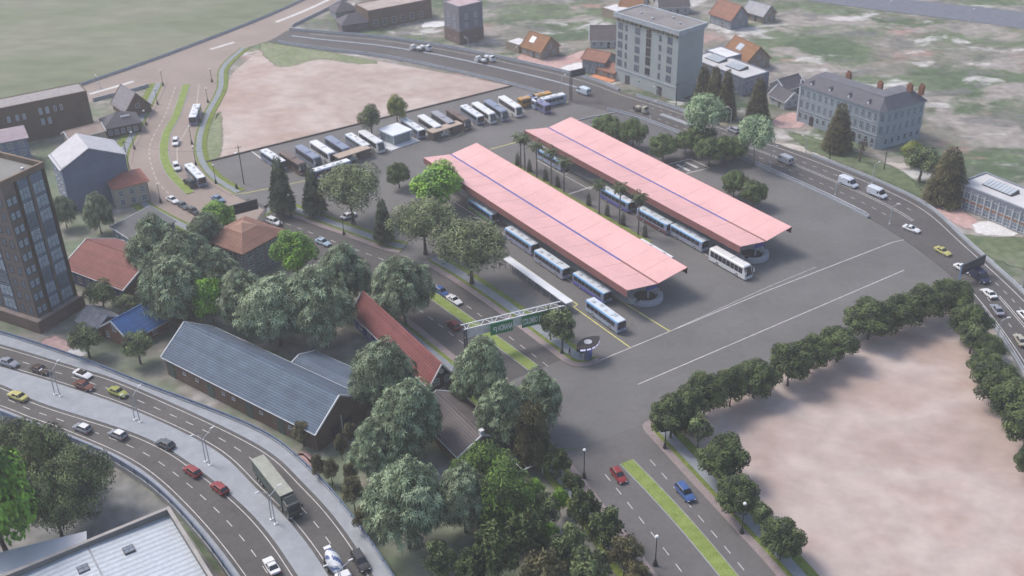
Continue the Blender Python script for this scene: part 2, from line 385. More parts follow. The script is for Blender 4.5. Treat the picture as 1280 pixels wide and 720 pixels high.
patch('grass_patch', GL([(263, 152), (275, 140), (278, 170), (274, 197), (258, 203), (252, 185)]), .045, MATS['thin_grass'])
sand2 = [(835, 526), (880, 508), (960, 470), (1060, 430), (1140, 392), (1195, 370), (1225, 415), (1282, 500), (1400, 760), (1020, 790), (985, 720), (920, 650), (870, 600)]
sheet('sand_lot', GL(sand2), .03, m_sand)
sheet('grass_patch', GL([(1222, 410), (1280, 492), (1400, 700), (1390, 760), (1288, 560), (1250, 490), (1215, 435)]), .045, MATS['thin_grass'])
# plaza of the bus terminal
plaza = [(258, 203), (641, 107), (724, 131), (748, 118), (790, 146), (847, 166), (927, 199), (980, 222), (1041, 251), (1100, 281), (1150, 300), (1195, 330), (1225, 395), (1195, 376), (1140, 397), (1060, 435), (960, 475), (880, 513), (835, 530), (800, 560), (690, 560), (640, 520), (600, 440), (528, 335), (470, 310), (330, 262), (290, 243), (262, 222)]
o = sheet('plaza', GL(plaza), .06, m_plaza); struct(o, 'wide grey asphalt yard of the bus terminal')
# main dual carriageway: right edge curve and the left edge 17.4 m from it
ER = (lambda P: P+[P[-1]+(P[-1]-P[-4]).normalized()*6*k for k in range(1, 16)])(smooth(cr(GL([(310, 248), (337, 260), (430, 294), (488, 316), (528, 328), (600, 374), (640, 403), (715, 458), (803, 532), (880, 617), (960, 707), (1010, 770), (1060, 840)]), 3), 12))
WM = 17.4
EL = off(ER, -WM)
iu = max(i for i, p in enumerate(ER) if PR((p.x, p.y, 0))[1] < 462); il = min(i for i, p in enumerate(ER) if PR((p.x, p.y, 0))[1] > 528)
mb = MB(); strip(mb, ER[il:], EL[il:], -.2, .08); o = mb.build('main_road', M('lower_asphalt', (.114, .110, .110), .85, .14, .08, fine=.06, spots=.12)); struct(o, 'lower end of the dual carriageway beside the sand lot')
mb = MB(); strip(mb, ER[:iu], EL[:iu], -.2, .08); o = mb.build('main_road', m_road); struct(o, 'dual carriageway with a grass median passing the terminal')
mroad = o
# tan road leg north of the junction
LL = cr(GL([(205, 100), (187, 140), (171, 170), (163, 190), (165, 215), (187, 250), (247, 283), (300, 305)]), 3)
LR = cr(GL([(300, 60), (274, 85), (270, 112), (252, 147), (243, 177), (246, 202), (262, 224), (290, 243), (330, 262)]), 3)
n = 60; A, B = resample(LL, n), resample(LR, n)
mb = MB(); strip(mb, A, B, -.2, .10); o = mb.build('curved_road', m_tan); struct(o, 'tan coloured curving road north of the junction'); cleg = o
# tan cross road at top left
AU = cr(GL([(-80, 172), (30, 135), (103, 107), (200, 73), (320, 27), (385, -2), (440, -30)]), 6)
AL = cr(GL([(-60, 200), (40, 155), (113, 128), (195, 106), (293, 65), (340, 50), (362, 36), (414, 10), (480, -25)]), 6)
n = 50; A, B = resample(AU, n), resample(AL, n)
mb = MB(); strip(mb, A, B, -.2, .09); o = mb.build('cross_road', m_tan); struct(o, 'wide tan road crossing behind the meadow edge'); aroad = o
# right hand bypass
BN = cr(GL([(335, 52), (400, 62), (480, 72), (560, 88), (640, 107), (722, 130), (790, 146), (847, 167), (927, 199), (980, 222), (1041, 250), (1100, 281), (1155, 318), (1202, 358), (1249, 418), (1290, 485), (1340, 580)]), 4)
BF = cr(GL([(362, 38), (420, 43), (480, 48), (560, 60), (620, 72), (729, 97), (780, 116), (842, 136), (913, 161), (1000, 190), (1088, 224), (1160, 258), (1207, 301), (1280, 367), (1310, 398), (1370, 460), (1450, 560)]), 4)
n = 140; BN_, BF_ = smooth(resample(BN, n), 3), smooth(resample(BF, n), 3)
mb = MB(); strip(mb, BN_, BF_, -.2, .12); o = mb.build('bypass_road', m_road); struct(o, 'grey four lane bypass curving round the terminal'); broad = o
# far road at the top right
mb = MB(); strip(mb, cr(GL([(940, -14), (1010, 1), (1280, 36), (1500, 66)]), 20), cr(GL([(960, -40), (1120, -6), (1280, 12), (1500, 36)]), 20)[:len(cr(GL([(940, -14), (1010, 1), (1280, 36), (1500, 66)]), 20))], -.2, .1) if False else None
FA, FB = resample(cr(GL([(940, -12), (1010, 1), (1280, 36), (1500, 68)]), 10), 30), resample(cr(GL([(960, -30), (1050, -10), (1280, 15), (1500, 44)]), 10), 30)
strip(mb, FA, FB, -.2, .12); o = mb.build('far_road', M('far_asphalt', (.12, .13, .16), .85)); struct(o, 'blue grey road crossing the far right corner')
# ---------------------------------------------------------------- flyover at the lower left (deck 1 m above the ground)
ZH = 1.0
def H_(p): return cr(GL(p, ZH), 2)
hA = H_([(-90, 393), (0, 416), (103, 450), (173, 478), (320, 536), (380, 579), (430, 632), (493, 722), (560, 850)])
hB = H_([(-90, 407), (0, 430), (90, 457), (163, 481), (320, 554), (380, 605), (425, 655), (470, 725), (530, 850)])
hC = H_([(-90, 432), (0, 458), (77, 481), (168, 513), (267, 561), (320, 610), (367, 658), (412, 722), (480, 850)])
hD = H_([(-90, 452), (0, 480), (50, 503), (180, 546), (253, 590), (320, 648), (374, 722), (450, 850)])
hE = H_([(-90, 482), (0, 510), (32, 523), (80, 540), (167, 580), (233, 637), (302, 722), (380, 850)])
hF = H_([(-90, 492), (0, 521), (32, 534), (83, 552), (150, 583), (213, 631), (287, 722), (360, 850)])
n = 120
def ext(P, a, b, n=14):
    s, e = (P[0]-P[4]).normalized(), (P[-1]-P[-5]).normalized()
    return [P[0]+s*a*(n-k)/n for k in range(n)]+P+[P[-1]+e*b*(k+1)/n for k in range(n)]
hA, hB, hC, hD, hE, hF = [ext(smooth(resample(p, n), 6), 120, 90) for p in (hA, hB, hC, hD, hE, hF)]
mb = MB(); strip(mb, hA, hF, -.2, ZH-.12, 0, 1); hw = mb.build('highway', [m_hwy, m_conc2]); struct(hw, 'raised dual highway curving through the lower left corner')
mb = MB(); strip(mb, hA, hB, ZH-.2, ZH); struct(mb.build('pavement', m_conc), 'pale concrete pavement along the inner side of the highway')
mb = MB(); strip(mb, hC, hD, ZH-.2, ZH); struct(mb.build('median', m_conc), 'pale concrete median between the highway carriageways')
mb = MB(); strip(mb, hE, hF, ZH-.2, ZH); struct(mb.build('pavement', m_conc), 'pale concrete pavement along the outer side of the highway')
zm = ZH-.12+.02
mb = MB()
for P, o_ in ((hB, -1), (hC, 1), (hD, -1), (hE, 1)): line(mb, P, o_*.75, .14, zm)
def midline(A, B, t=.5): return [a.lerp(b, t) for a, b in zip(A, B)]
dash(mb, midline(hB, hC), 0, .14, 2.0, 2.6, zm); dash(mb, midline(hD, hE), 0, .14, 2.0, 2.6, zm)
mb.build('lane_marking', m_white, hw)
# barriers: concrete plinth, rail panels, posts
m_rail = M('blue_grey_railing', (.13, .175, .26), .6, .15, 1.5, spec=.4)
m_rail2 = M('dark_blue_rail', (.10, .14, .22), .55, .15, 1.5, spec=.4)
def barrier(name, P, label, h=.95, base=.35, z0=ZH, step=4.0, mats=(m_conc, m_rail, m_rail2), t=.22, group='road barriers'):
    g = P[len(P)//2]; root = thing(name, label, 'barrier', (g.x, g.y, 0), 0, group)
    Q = [p-Vector((g.x, g.y)) for p in P]
    mb = MB(); strip(mb, off(Q, -t), off(Q, t), z0-.1, z0+base); mb.build('plinth', mats[0], root)
    mb = MB(); strip(mb, off(Q, -.04), off(Q, .04), z0+base, z0+h-.12); mb.build('panel', mats[1], root)
    mb = MB(); strip(mb, off(Q, -.09), off(Q, .09), z0+h-.12, z0+h); mb.build('handrail', mats[2], root)
    pm = MB().box(-.07, .07, -.14, .14, 0, h-base+.02).mesh('post', [mats[2]])
    st = max(step, length(Q)/90)
    for p, a in along(Q, st, 1): link('post', pm, root, (p.x, p.y, z0+base), a)
    return root
barrier('highway_barrier', off(hA, -.2), 'blue grey railing on the inner edge of the highway, beside the tiled hall')
barrier('highway_barrier', off(hF, .2), 'blue panelled railing on the outer edge of the highway, above the white roofed hall', h=1.55, base=.25)
# ---------------------------------------------------------------- kerbs, verges and paths of the main road
def ribbons(P, side, items, who):
    for nm, a, b, z, mt in items:
        mb = MB(); strip(mb, off(P, side*a), off(P, side*b), -.1, z); o = mb.build(nm, mt); struct(o, who and f'{nm.replace("_", " ")} {who}', nm.replace('_', ' '))
def part_of(P, y0, y1):
    out = [p for p in P if y0 <= PR((p.x, p.y, 0))[1] <= y1]; return out
SIDE = [('kerb_paving', 0, 1.5, .20, m_brick_kerb), ('verge', 1.5, 2.4, .17, m_grass), ('footpath', 2.4, 4.6, .21, m_path), ('verge', 4.6, 6.0, .17, m_grass)]
k1 = cr(GL([(331, 257), (334, 260), (337, 261), (430, 295), (480, 313), (499, 317)]), 2)
ribbons(k1, 1, SIDE, 'under the conifers north of the main road')
k2 = smooth(cr(GL([(528, 329), (560, 348), (600, 375), (640, 404), (690, 442), (708, 455), (720, 460), (738, 459), (752, 452)]), 1.5), 3)
ribbons(k2, 1, SIDE, 'between the main road and the terminal')
k3 = smooth(cr(GL([(836, 522), (815, 524), (803, 529), (802, 536), (815, 550), (880, 621), (960, 708), (1010, 770), (1050, 835)]), 1.5), 3)
ribbons(k3, 1, SIDE[:2]+[('footpath', 2.4, 4.4, .21, m_path), ('verge', 4.4, 6.2, .17, m_grass)], 'beside the large sand lot')
k4 = part_of(EL, 395, 545)
ribbons(k4, -1, SIDE, 'beside the red roofed houses')
k5 = part_of(EL, 545, 800)
ribbons(k5, -1, SIDE, 'beside the dark thicket')
k6 = cr(GL([(205, 104), (187, 142), (171, 172), (162, 192), (163, 214), (186, 251), (247, 285), (290, 303)]), 3)
ribbons(k6, -1, [('kerb_paving', -1.2, 0, .2, m_tan), ('verge', 0, .8, .17, m_grass), ('footpath', .8, 2.8, .21, m_path), ('verge', 2.8, 5.0, .17, m_grass)], 'along the left of the curved road')
k7 = cr(GL([(300, 60), (274, 85), (270, 112), (252, 147), (243, 177), (246, 202), (262, 224), (292, 243)]), 3)
ribbons(k7, 1, [('kerb_paving', -1.2, 0, .2, m_tan), ('verge', 0, .6, .17, m_grass), ('footpath', .6, 2.3, .21, m_path), ('verge', 2.3, 3.8, .17, m_grass)], 'along the right of the curved road')
# medians
def median(P, w, who):
    mb = MB(); strip(mb, off(P, -w/2-.18), off(P, w/2+.18), -.1, .2); k = mb.build('median_kerb', m_conc2); struct(k, 'grey kerb '+who)
    mb = MB(); strip(mb, off(P, -w/2), off(P, w/2), .1, .24); struct(mb.build('median_grass', m_median_grass), 'bright grass strip '+who)
mid = off(ER, -WM/2)
md1 = cr(GL([(528, 362), (545, 373), (600, 412), (640, 441), (667, 461)]), 2)
md2 = cr(GL([(783, 578), (820, 616), (860, 660), (912, 722), (975, 800)]), 2)
median(md1, 2.4, 'in the main road above the gantry junction'); median(md2, 2.6, 'in the lower main road')
median(cr(GL([(233, 106), (221, 143), (208, 168), (205, 193), (214, 217), (238, 242)]), 2), 2.4, 'in the curved tan road')
# main road markings
mb = MB(); z = .10
up = part_of(ER, 262, 452); lo = part_of(ER, 560, 800)
for P in (part_of(ER, 262, 452), lo):
    dash(mb, P, -4.0, .15, 1.9, 2.2, z); dash(mb, P, -13.4, .15, 1.9, 2.2, z)
mb.build('lane_marking', m_white, mroad)
mb = MB()
for P, o_ in ((resample(LR, 60), .35), (resample(LL, 60), .35)): pass
ctr = cr(GL([(219, 110), (207, 143), (190, 175), (187, 196), (196, 225), (214, 246)]), 2)
dash(mb, ctr, 0, .3, 2.2, 1.6, .12); line(mb, cr(GL([(249, 105), (244, 140), (232, 165), (222, 185), (222, 205)]), 2), 0, .25, .12)
mb.build('lane_marking', M('worn_paint', (.42, .38, .34), .8), cleg)
mb = MB()
line(mb, cr(GL([(112, 118), (140, 110), (167, 102)]), 3), 0, 1.6, .11); line(mb, cr(GL([(263, 62), (293, 53)]), 3), 0, 1.6, .11); line(mb, cr(GL([(345, 28), (380, 14), (415, -2)]), 3), 0, 1.8, .11)
mb.build('lane_marking', m_white, aroad)
# bypass markings
mb = MB(); z = .14
def sub(P, a, b): return P[int(a*len(P)):int(b*len(P))]
BW = [BN_[i].lerp(BF_[i], .5) for i in range(len(BN_))]
def frac(px):   # index nearest to a photo column on the bypass
    return min(range(len(BW)), key=lambda i: abs(PR((BW[i].x, BW[i].y, 0))[0]-px[0])+abs(PR((BW[i].x, BW[i].y, 0))[1]-px[1]))
i0, i1, i2, i3, i4 = frac((750, 118)), frac((905, 170)), frac((1150, 285)), frac((1235, 375)), len(BW)-1
def lerpl(t, a, b): return [BN_[i].lerp(BF_[i], t) for i in range(a, b)]
for a, b in ((i1, i2), (i3, i4)):
    line(mb, lerpl(.485, a, b), 0, .16, z); line(mb, lerpl(.525, a, b), 0, .16, z)
for a, b in ((i0+6, i2-2), (i3-2, i4)):
    dash(mb, lerpl(.28, a, b), 0, .16, 1.5, 2.2, z); dash(mb, lerpl(.69, a, b), 0, .16, 1.5, 2.2, z)
line(mb, lerpl(.86, 4, i4), 0, .2, z); line(mb, lerpl(.10, i0+8, i2-4), 0, .15, z); line(mb, lerpl(.10, i3-3, i4), 0, .18, z)
mb.build('lane_marking', m_white, broad)
mb = MB(); strip(mb, off(lerpl(.55, 2, i0-3), -.5), off(lerpl(.55, 2, i0-3), .5), .1, .35); struct(mb.build('median', m_conc), 'narrow pale median of the far bypass')
ia, ib = frac((828, 143)), frac((874, 158))
mb = MB(); strip(mb, off(lerpl(.52, ia, ib), -.9), off(lerpl(.52, ia, ib), .9), .1, .35); struct(mb.build('median', m_conc), 'short white median island behind the pale trees')
# bypass barriers
kw = dict(z0=.12, h=1.05, base=.55, t=.45, mats=(m_conc, M('grey_railing', (.24, .26, .30), .6), M('light_rail', (.36, .38, .42), .5)))
jN = frac((722, 120)); jM = frac((775, 130)); jE = frac((1122, 268)); jR = frac((1225, 385))
barrier('bypass_barrier', BN_[2:jN], 'concrete barrier between the upper sand lot and the bypass', **kw)
barrier('bypass_barrier', BN_[jM:jE], 'curved concrete barrier between terminal yard and bypass', **kw)
barrier('bypass_barrier', BN_[jR:], 'railed concrete barrier behind the sand lot trees on the right', **kw)
barrier('bypass_barrier', BF_[0:frac((760, 108))], 'long concrete barrier on the far side of the bypass below the town houses', **kw)
barrier('bypass_barrier', BF_[frac((775, 112)):frac((890, 150))], 'concrete barrier in front of the grey apartment block', **kw)
barrier('bypass_barrier', BF_[frac((990, 195)):], 'low concrete barrier sweeping below the mansion and along the right edge', **dict(kw, base=.5, h=.8))
barrier('road_barrier', sub(resample(AU, 80), .2, 1), 'pale barrier between the meadow and the tan cross road', **dict(kw, base=.5, h=1.0, mats=(m_conc, M('pale_panel', (.42, .43, .45), .7), m_conc)))
barrier('road_barrier', [a for a in resample(AL, 80) if 110 <= PR((a.x, a.y, 0))[0] <= 192], 'dark railing of the cross road behind the gabled barn', **kw)
barrier('road_barrier', [a for a in resample(AL, 80) if 362 <= PR((a.x, a.y, 0))[0]], 'railing of the cross road beside the dark far houses', **kw)
# plaza paint
zp = .085
mb = MB()
def pl(p, w=.22, m=0): 
    for a, b in zip(p, p[1:]): seg(mb, G(*a), G(*b), w, zp, m)
pl([(740, 455), (960, 363.5), (1116, 303), (1130, 300), (1137, 294)], .2); pl([(797, 481), (960, 411), (1130, 338)], .2)
pl([(838, 414), (960, 359), (1020, 334)], .12)
pl([(567, 252), (612, 281), (667, 318)], .22); pl([(708, 348), (743, 371)], .22)
pl([(783, 262), (862, 307), (886, 321)], .2); pl([(671, 200), (704, 219), (737, 237)], .2); pl([(712, 213), (735, 225), (745, 231)], .2); pl([(704, 219), (716, 213)], .3); pl([(737, 237), (745, 231)], .3)
pl([(705, 245), (747, 231)], .6); pl([(830, 207), (863, 199), (887, 210), (858, 217)], .3)
pl([(846, 213), (860, 204)], .2)
for a, b in (((846, 206), (862, 214)), ((857, 203), (872, 210))): seg(mb, G(*a), G(*b), 1.0, zp)
# bus bays
for x, y in [(331, 203), (351, 204), (374, 206), (396, 197), (413, 195), (434, 190), (455, 184), (475, 180), (508, 170), (528, 166), (548, 162), (566, 157), (585, 153), (600, 149), (617, 145), (634, 142), (650, 137)]:
    seg(mb, G(x+6, y+3), G(x-17, y-14), .4, zp)
pl([(470, 186), (530, 171)], .35)
mb.build('yard_marking', m_white, bpy.data.objects['plaza'])
mb = MB()
pl([(640, 323), (722, 381), (717, 384), (788, 435)], .3); pl([(764, 369), (838, 415)], .3); pl([(612, 187), (642, 179), (690, 166)], .35)
pl([(552, 175), (570, 171), (580, 166)], .3); pl([(263, 227), (275, 240), (290, 243.5), (310, 241), (350, 233), (420, 218)], .3); pl([(705, 131), (710, 127), (713, 123)], .3)
mb.build('yard_marking', m_yellow, bpy.data.objects['plaza'])
# edge kerb of the upper sand lot, strip along the bypass and the dark planting bed of the terminal
mb = MB(); P = cr(GL([(258, 203), (640, 108)]), 4); strip(mb, off(P, -.25), off(P, .25), 0, .45)
struct(mb.build('kerb', M('dark_kerb', (.09, .08, .07), .9)), 'dark kerb between upper sand lot and bus park')
P = cr(GL([(779, 143), (772, 141), (735, 148), (700, 157)]), 2); mb = MB(); strip(mb, off(P, -.2), off(P, .2), 0, .35); struct(mb.build('kerb', m_conc2), 'low kerb along the far end of the tree yard')
bed = [(775, 143), (735, 152), (800, 190), (850, 217), (935, 200), (845, 166)]
sheet('parking_ground', GL(bed), .075, M('dark_asphalt', (.095, .095, .10), .85, .15, .08, fine=.1))
# yard patches round the houses
for qi, (nm, pts, mt) in enumerate((('pink_yard', [(645, 72), (665, 66), (700, 72), (730, 63), (737, 75), (690, 90), (668, 84)], m_pink), ('white_yard', [(700, 85), (725, 78), (735, 86), (712, 94)], m_bright),
        ('pink_yard', [(963, 152), (990, 140), (1010, 150), (1000, 160), (975, 160)], m_pink), ('pink_yard', [(1155, 245), (1180, 250), (1235, 285), (1205, 285), (1180, 272)], m_pink),
        ('white_yard', [(1215, 281), (1235, 276), (1272, 292), (1250, 296), (1220, 292)], m_bright), ('pink_yard', [(48, 430), (70, 420), (98, 436), (92, 448), (70, 442)], m_pink),
        ('white_yard', [(82, 440), (100, 436), (108, 446), (96, 450)], m_bright), ('pale_path', [(960, 178), (1010, 183), (1060, 198), (1140, 205), (1128, 212), (1060, 205), (1000, 190)], MG('pale_earth', [(.3, (.36, .32, .29)), (.7, (.44, .41, .38))], .1)),
                 
         ('white_yard', [(530, 28), (555, 27), (555, 33), (528, 35)], m_bright), ('white_yard', [(785, 128), (800, 124), (838, 136), (835, 141)], m_bright),
        ('pink_yard', [(370, 568), (384, 565), (395, 577), (388, 584)], m_pink), ('green_lawn', [(1155, 285), (1290, 340), (1300, 300), (1230, 296)], m_lawn), ('green_lawn', [(985, 165), (1040, 180), (1120, 210), (1150, 235), (1160, 250), (1080, 215), (1010, 188)], m_lawn))):
    patch(nm, GL(pts), {'green_lawn': .034}.get(nm, .04)+.002*qi, mt)
# ---------------------------------------------------------------- vegetation
def ML(name, col, rough=.55, rnd=.15, var=.3, scale=.5): return M(name, col, rough, var, scale, spec=.25, rnd=rnd)
m_bark = M('bark', (.10, .08, .065), .9, .3, 2); m_bark2 = M('pale_bark', (.17, .15, .13), .9, .3, 2)
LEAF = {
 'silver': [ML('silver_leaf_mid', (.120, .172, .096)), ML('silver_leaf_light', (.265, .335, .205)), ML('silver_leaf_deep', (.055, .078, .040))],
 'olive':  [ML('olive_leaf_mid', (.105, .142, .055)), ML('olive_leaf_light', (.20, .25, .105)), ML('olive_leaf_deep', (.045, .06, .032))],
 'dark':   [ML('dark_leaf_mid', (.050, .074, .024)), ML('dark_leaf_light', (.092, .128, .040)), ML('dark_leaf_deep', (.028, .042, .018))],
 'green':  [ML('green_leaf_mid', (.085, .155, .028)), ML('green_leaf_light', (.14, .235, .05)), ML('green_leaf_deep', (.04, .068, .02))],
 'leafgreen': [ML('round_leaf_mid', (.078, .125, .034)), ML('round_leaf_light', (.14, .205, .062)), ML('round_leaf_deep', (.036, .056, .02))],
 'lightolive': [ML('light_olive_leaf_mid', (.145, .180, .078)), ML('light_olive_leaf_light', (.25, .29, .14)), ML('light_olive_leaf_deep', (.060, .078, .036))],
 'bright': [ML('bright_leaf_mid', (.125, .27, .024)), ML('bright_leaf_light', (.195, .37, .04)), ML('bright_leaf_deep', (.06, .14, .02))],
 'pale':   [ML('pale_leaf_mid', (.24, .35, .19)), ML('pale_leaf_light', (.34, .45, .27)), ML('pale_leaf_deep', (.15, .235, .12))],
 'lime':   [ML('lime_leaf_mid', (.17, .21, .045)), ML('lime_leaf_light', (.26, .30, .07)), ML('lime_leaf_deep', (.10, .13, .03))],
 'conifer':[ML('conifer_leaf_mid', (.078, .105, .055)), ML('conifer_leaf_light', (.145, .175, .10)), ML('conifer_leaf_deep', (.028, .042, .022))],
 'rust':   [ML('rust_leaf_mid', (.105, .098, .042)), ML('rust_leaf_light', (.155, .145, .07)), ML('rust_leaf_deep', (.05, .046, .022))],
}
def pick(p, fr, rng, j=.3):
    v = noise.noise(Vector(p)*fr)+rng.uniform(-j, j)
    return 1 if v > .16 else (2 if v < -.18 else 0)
def leaf(V, F, MI, p, d, nrm, l, wd, mi, droop=0.0):
    """one leaf blade: folded quad from p along d"""
    s = d.cross(nrm)
    if s.length < 1e-4: s = d.orthogonal()
    s = s.normalized()*wd*.5; q = p+d*l; mdl = p+d*l*.5+nrm*l*.10; q = q-Vector((0, 0, droop*l))
    i = len(V); V += [tuple(p), tuple(mdl-s), tuple(q), tuple(mdl+s)]; F.append((i, i+1, i+2, i+3)); MI.append(mi)
def rdir(rng):
    z = rng.uniform(-1, 1); t = rng.uniform(0, 2*math.pi); r = math.sqrt(1-z*z); return Vector((r*math.cos(t), r*math.sin(t), z))
def crown_blobs(rng, cx, cy, cz, rx, rz, n, sub, egg=.0):
    out = []
    for k in range(n):
        z = 1-1.7*(k+.5)/n; t = k*2.39996+rng.uniform(-.4, .4); r = math.sqrt(max(0, 1-z*z)); f = rng.uniform(.52, .78)
        if z > 0: r *= 1-egg*z
        out.append((Vector((cx+rx*f*r*math.cos(t), cy+rx*f*r*math.sin(t), cz+rz*f*z)), rx*sub*rng.uniform(.8, 1.25)))
    out.append((Vector((cx, cy, cz)), rx*.55)); return out
def leaves(blobs, n, size, asp, rng, fr=.5, star=0, up=.25, droop=0.0, rz=1.0, lowcut=-.65):
    V, F, MI = [], [], []; wts = [b[1]**2 for b in blobs]
    for k in range(n):
        c, r = rng.choices(blobs, wts)[0]; d = rdir(rng)
        while d.z < lowcut and rng.random() < .8: d = rdir(rng)
        rr = r*(1-.55*rng.random()**2.2); p = c+Vector((d.x, d.y, d.z*rz))*rr
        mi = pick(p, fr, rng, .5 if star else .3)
        nm = (d+Vector((0, 0, up))+rdir(rng)*(.75 if star else .55)).normalized()
        if star:
            a = nm.orthogonal().normalized(); b = nm.cross(a); t0 = rng.uniform(0, 6.28)
            for j in range(star):
                t = t0+2*math.pi*j/star+rng.uniform(-.25, .25); dd = (a*math.cos(t)+b*math.sin(t)+nm*.25).normalized()
                leaf(V, F, MI, p, dd, nm, size*rng.uniform(.75, 1.2), size*asp, mi, droop)
        else:
            a = nm.orthogonal().normalized(); b = nm.cross(a); t = rng.uniform(0, 6.28)
            leaf(V, F, MI, p, (a*math.cos(t)+b*math.sin(t)).normalized(), nm, size*rng.uniform(.7, 1.3), size*asp, mi, droop)
    return V, F, MI
def pack(name, vfm, mats):
    me = bpy.data.meshes.new(name); me.from_pydata(vfm[0], [], vfm[1])
    for a in mats: me.materials.append(a)
    me.polygons.foreach_set('material_index', vfm[2]); me.update(); return me
def limbs(rng, h, r, blobs, mat, base=.42, nlimb=7, lean=0):
    mb = MB(); p = Vector((0, 0, -.1)); segs = 4; top = h*base
    for k in range(segs):
        q = Vector((lean*(k+1)/segs+rng.uniform(-.08, .08), rng.uniform(-.08, .08), top*(k+1)/segs))
        mb.tube(p, q, r*(1-.12*k)*(1.35 if k == 0 else 1), r*(1-.12*(k+1)), 8, 0, cap=False); p = q
    for c, br in sorted(blobs, key=lambda b: rng.random())[:nlimb]:
        m_ = p.lerp(c, .5)+Vector((0, 0, -.06*h)); mb.tube(p-Vector((0, 0, .3)), m_, r*.5, r*.3, 6, 0, cap=False); mb.tube(m_, c+(c-p)*.25, r*.3, r*.06, 5, 0, cap=False)
    return mb.mesh('trunk', [mat], True, False)
TREE = {}   # kind -> list of (trunk mesh, crown mesh, nominal height, nominal radius)
def reg(kind, trunk, crown, h, r):
    vs_ = crown.vertices; rr = sorted(math.hypot(v.co.x, v.co.y) for v in vs_); r = rr[int(len(rr)*.97)]; zz = sorted(v.co.z for v in vs_); h = zz[int(len(zz)*.998)]
    TREE.setdefault(kind, []).append((trunk, crown, h, r))
def broad(kind, pal, h, r, n, size, asp, nb, sub, seeds, crz=None, cz=None, star=0, bark=None, tr=.28, fr=.45, droop=0., up=.25, base=.42, lowcut=-.65, nlimb=7):
    for sd in seeds:
        rng = random.Random(sd); rz = crz or r*.9; c0 = cz or h-rz
        bl = crown_blobs(rng, 0, 0, c0, r, rz, nb, sub, .45 if star else .12)
        v = leaves(bl, n, size, asp, rng, fr, star, up, droop, lowcut=lowcut)
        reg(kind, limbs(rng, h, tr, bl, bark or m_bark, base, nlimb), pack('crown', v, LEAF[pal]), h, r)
broad('silver', 'silver', 12, 6, 3300, .80, .25, 30, .34, (1, 2, 3, 4), crz=5.2, star=6, droop=.30, fr=.6, up=.7)
broad('bushy', 'dark', 6.5, 3.1, 11000, .33, .55, 26, .29, (11, 12, 13, 14), crz=2.7, fr=1.0, up=.5, base=.35, tr=.16, lowcut=-.5)
broad('round', 'leafgreen', 6.5, 3.1, 9500, .36, .55, 26, .30, (16, 17), crz=2.7, fr=1.0, up=.5, base=.35, tr=.16, lowcut=-.5)
broad('olive', 'olive', 11, 6.5, 12000, .52, .5, 20, .36, (21, 22), crz=4.6, fr=.45, tr=.35, base=.36)
broad('wide', 'lightolive', 10.5, 8.0, 9000, .50, .5, 26, .25, (31, 32), crz=3.0, fr=.5, tr=.42, base=.40, nlimb=16, lowcut=-.2, up=.5)
broad('bright', 'bright', 9, 4.2, 7000, .55, .6, 16, .38, (41, 42), crz=3.7, fr=.5, up=.6, base=.4)
broad('pale', 'pale', 10, 4.6, 5200, .5, .6, 16, .33, (51, 52), crz=3.2, fr=.6, up=.7, base=.5, nlimb=11, bark=m_bark2, tr=.18)
broad('lime', 'lime', 8, 3.2, 5000, .42, .55, 13, .4, (61,), crz=3.0, fr=.6)
broad('greygreen', 'olive', 8, 3.2, 4500, .42, .55, 13, .4, (66,), crz=3.0, fr=.6)
broad('dome', 'green', 7.5, 5.0, 15000, .40, .5, 20, .38, (71, 72), crz=4.4, fr=.6, up=.5)
broad('scrub', 'dark', 6.5, 2.6, 2300, .55, .42, 12, .30, (81, 82), crz=2.7, fr=.9, up=.2, tr=.13, nlimb=9)
broad('scrub', 'rust', 6.5, 2.6, 2300, .55, .42, 12, .30, (83,), crz=2.7, fr=.9, up=.2, tr=.13, nlimb=9)
broad('scrub', 'olive', 6.5, 2.6, 2300, .55, .42, 12, .30, (84,), crz=2.7, fr=.9, up=.2, tr=.13, nlimb=9)
broad('scrubgreen', 'bright', 5.5, 2.3, 2600, .42, .5, 10, .36, (86,), crz=2.2, fr=.9, tr=.12)
broad('pear', 'olive', 6, 2.9, 3600, .42, .5, 12, .36, (91, 92), crz=2.1, fr=.8, tr=.24, base=.42)
broad('slim', 'rust', 6, 1.7, 2400, .40, .45, 10, .40, (95, 96), crz=2.3, fr=.9, tr=.12)
broad('street', 'olive', 7.5, 2.5, 3800, .42, .5, 12, .36, (98,), crz=2.9, fr=.8, tr=.16)
def conifer(kind, pal, h, r, n, size, seeds, tiers=11, pw=.85, base=.06, dens=1.0):
    for sd in seeds:
        rng = random.Random(sd); V, F, MI = [], [], []
        for k in range(n):
            u = 1-math.sqrt(rng.random()); z = base+(1-base)*u
            tier = (z*tiers) % 1.0; rad = r*(1-z)**pw*(.62+.38*(1-tier))*(1+.14*noise.noise(Vector((math.sin(k)*3, z*9, sd))))+.12
            t = rng.uniform(0, 6.283); lump = 1+.22*noise.noise(Vector((math.cos(t)*2.2, math.sin(t)*2.2, z*tiers*.6+sd)))
            rr = rad*lump*(1-.6*rng.random()**2); p = Vector((rr*math.cos(t), rr*math.sin(t), h*z))
            d = (Vector((math.cos(t), math.sin(t), -.35))+rdir(rng)*.45).normalized(); nm = (Vector((math.cos(t)*.5, math.sin(t)*.5, 1))+rdir(rng)*.4).normalized()
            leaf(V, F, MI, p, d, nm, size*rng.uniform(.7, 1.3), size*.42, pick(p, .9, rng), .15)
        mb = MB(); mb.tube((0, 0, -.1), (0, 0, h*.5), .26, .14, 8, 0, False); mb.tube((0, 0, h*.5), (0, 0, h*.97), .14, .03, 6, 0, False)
        reg(kind, mb.mesh('trunk', [m_bark], True, False), pack('crown', (V, F, MI), LEAF[pal]), h, r)
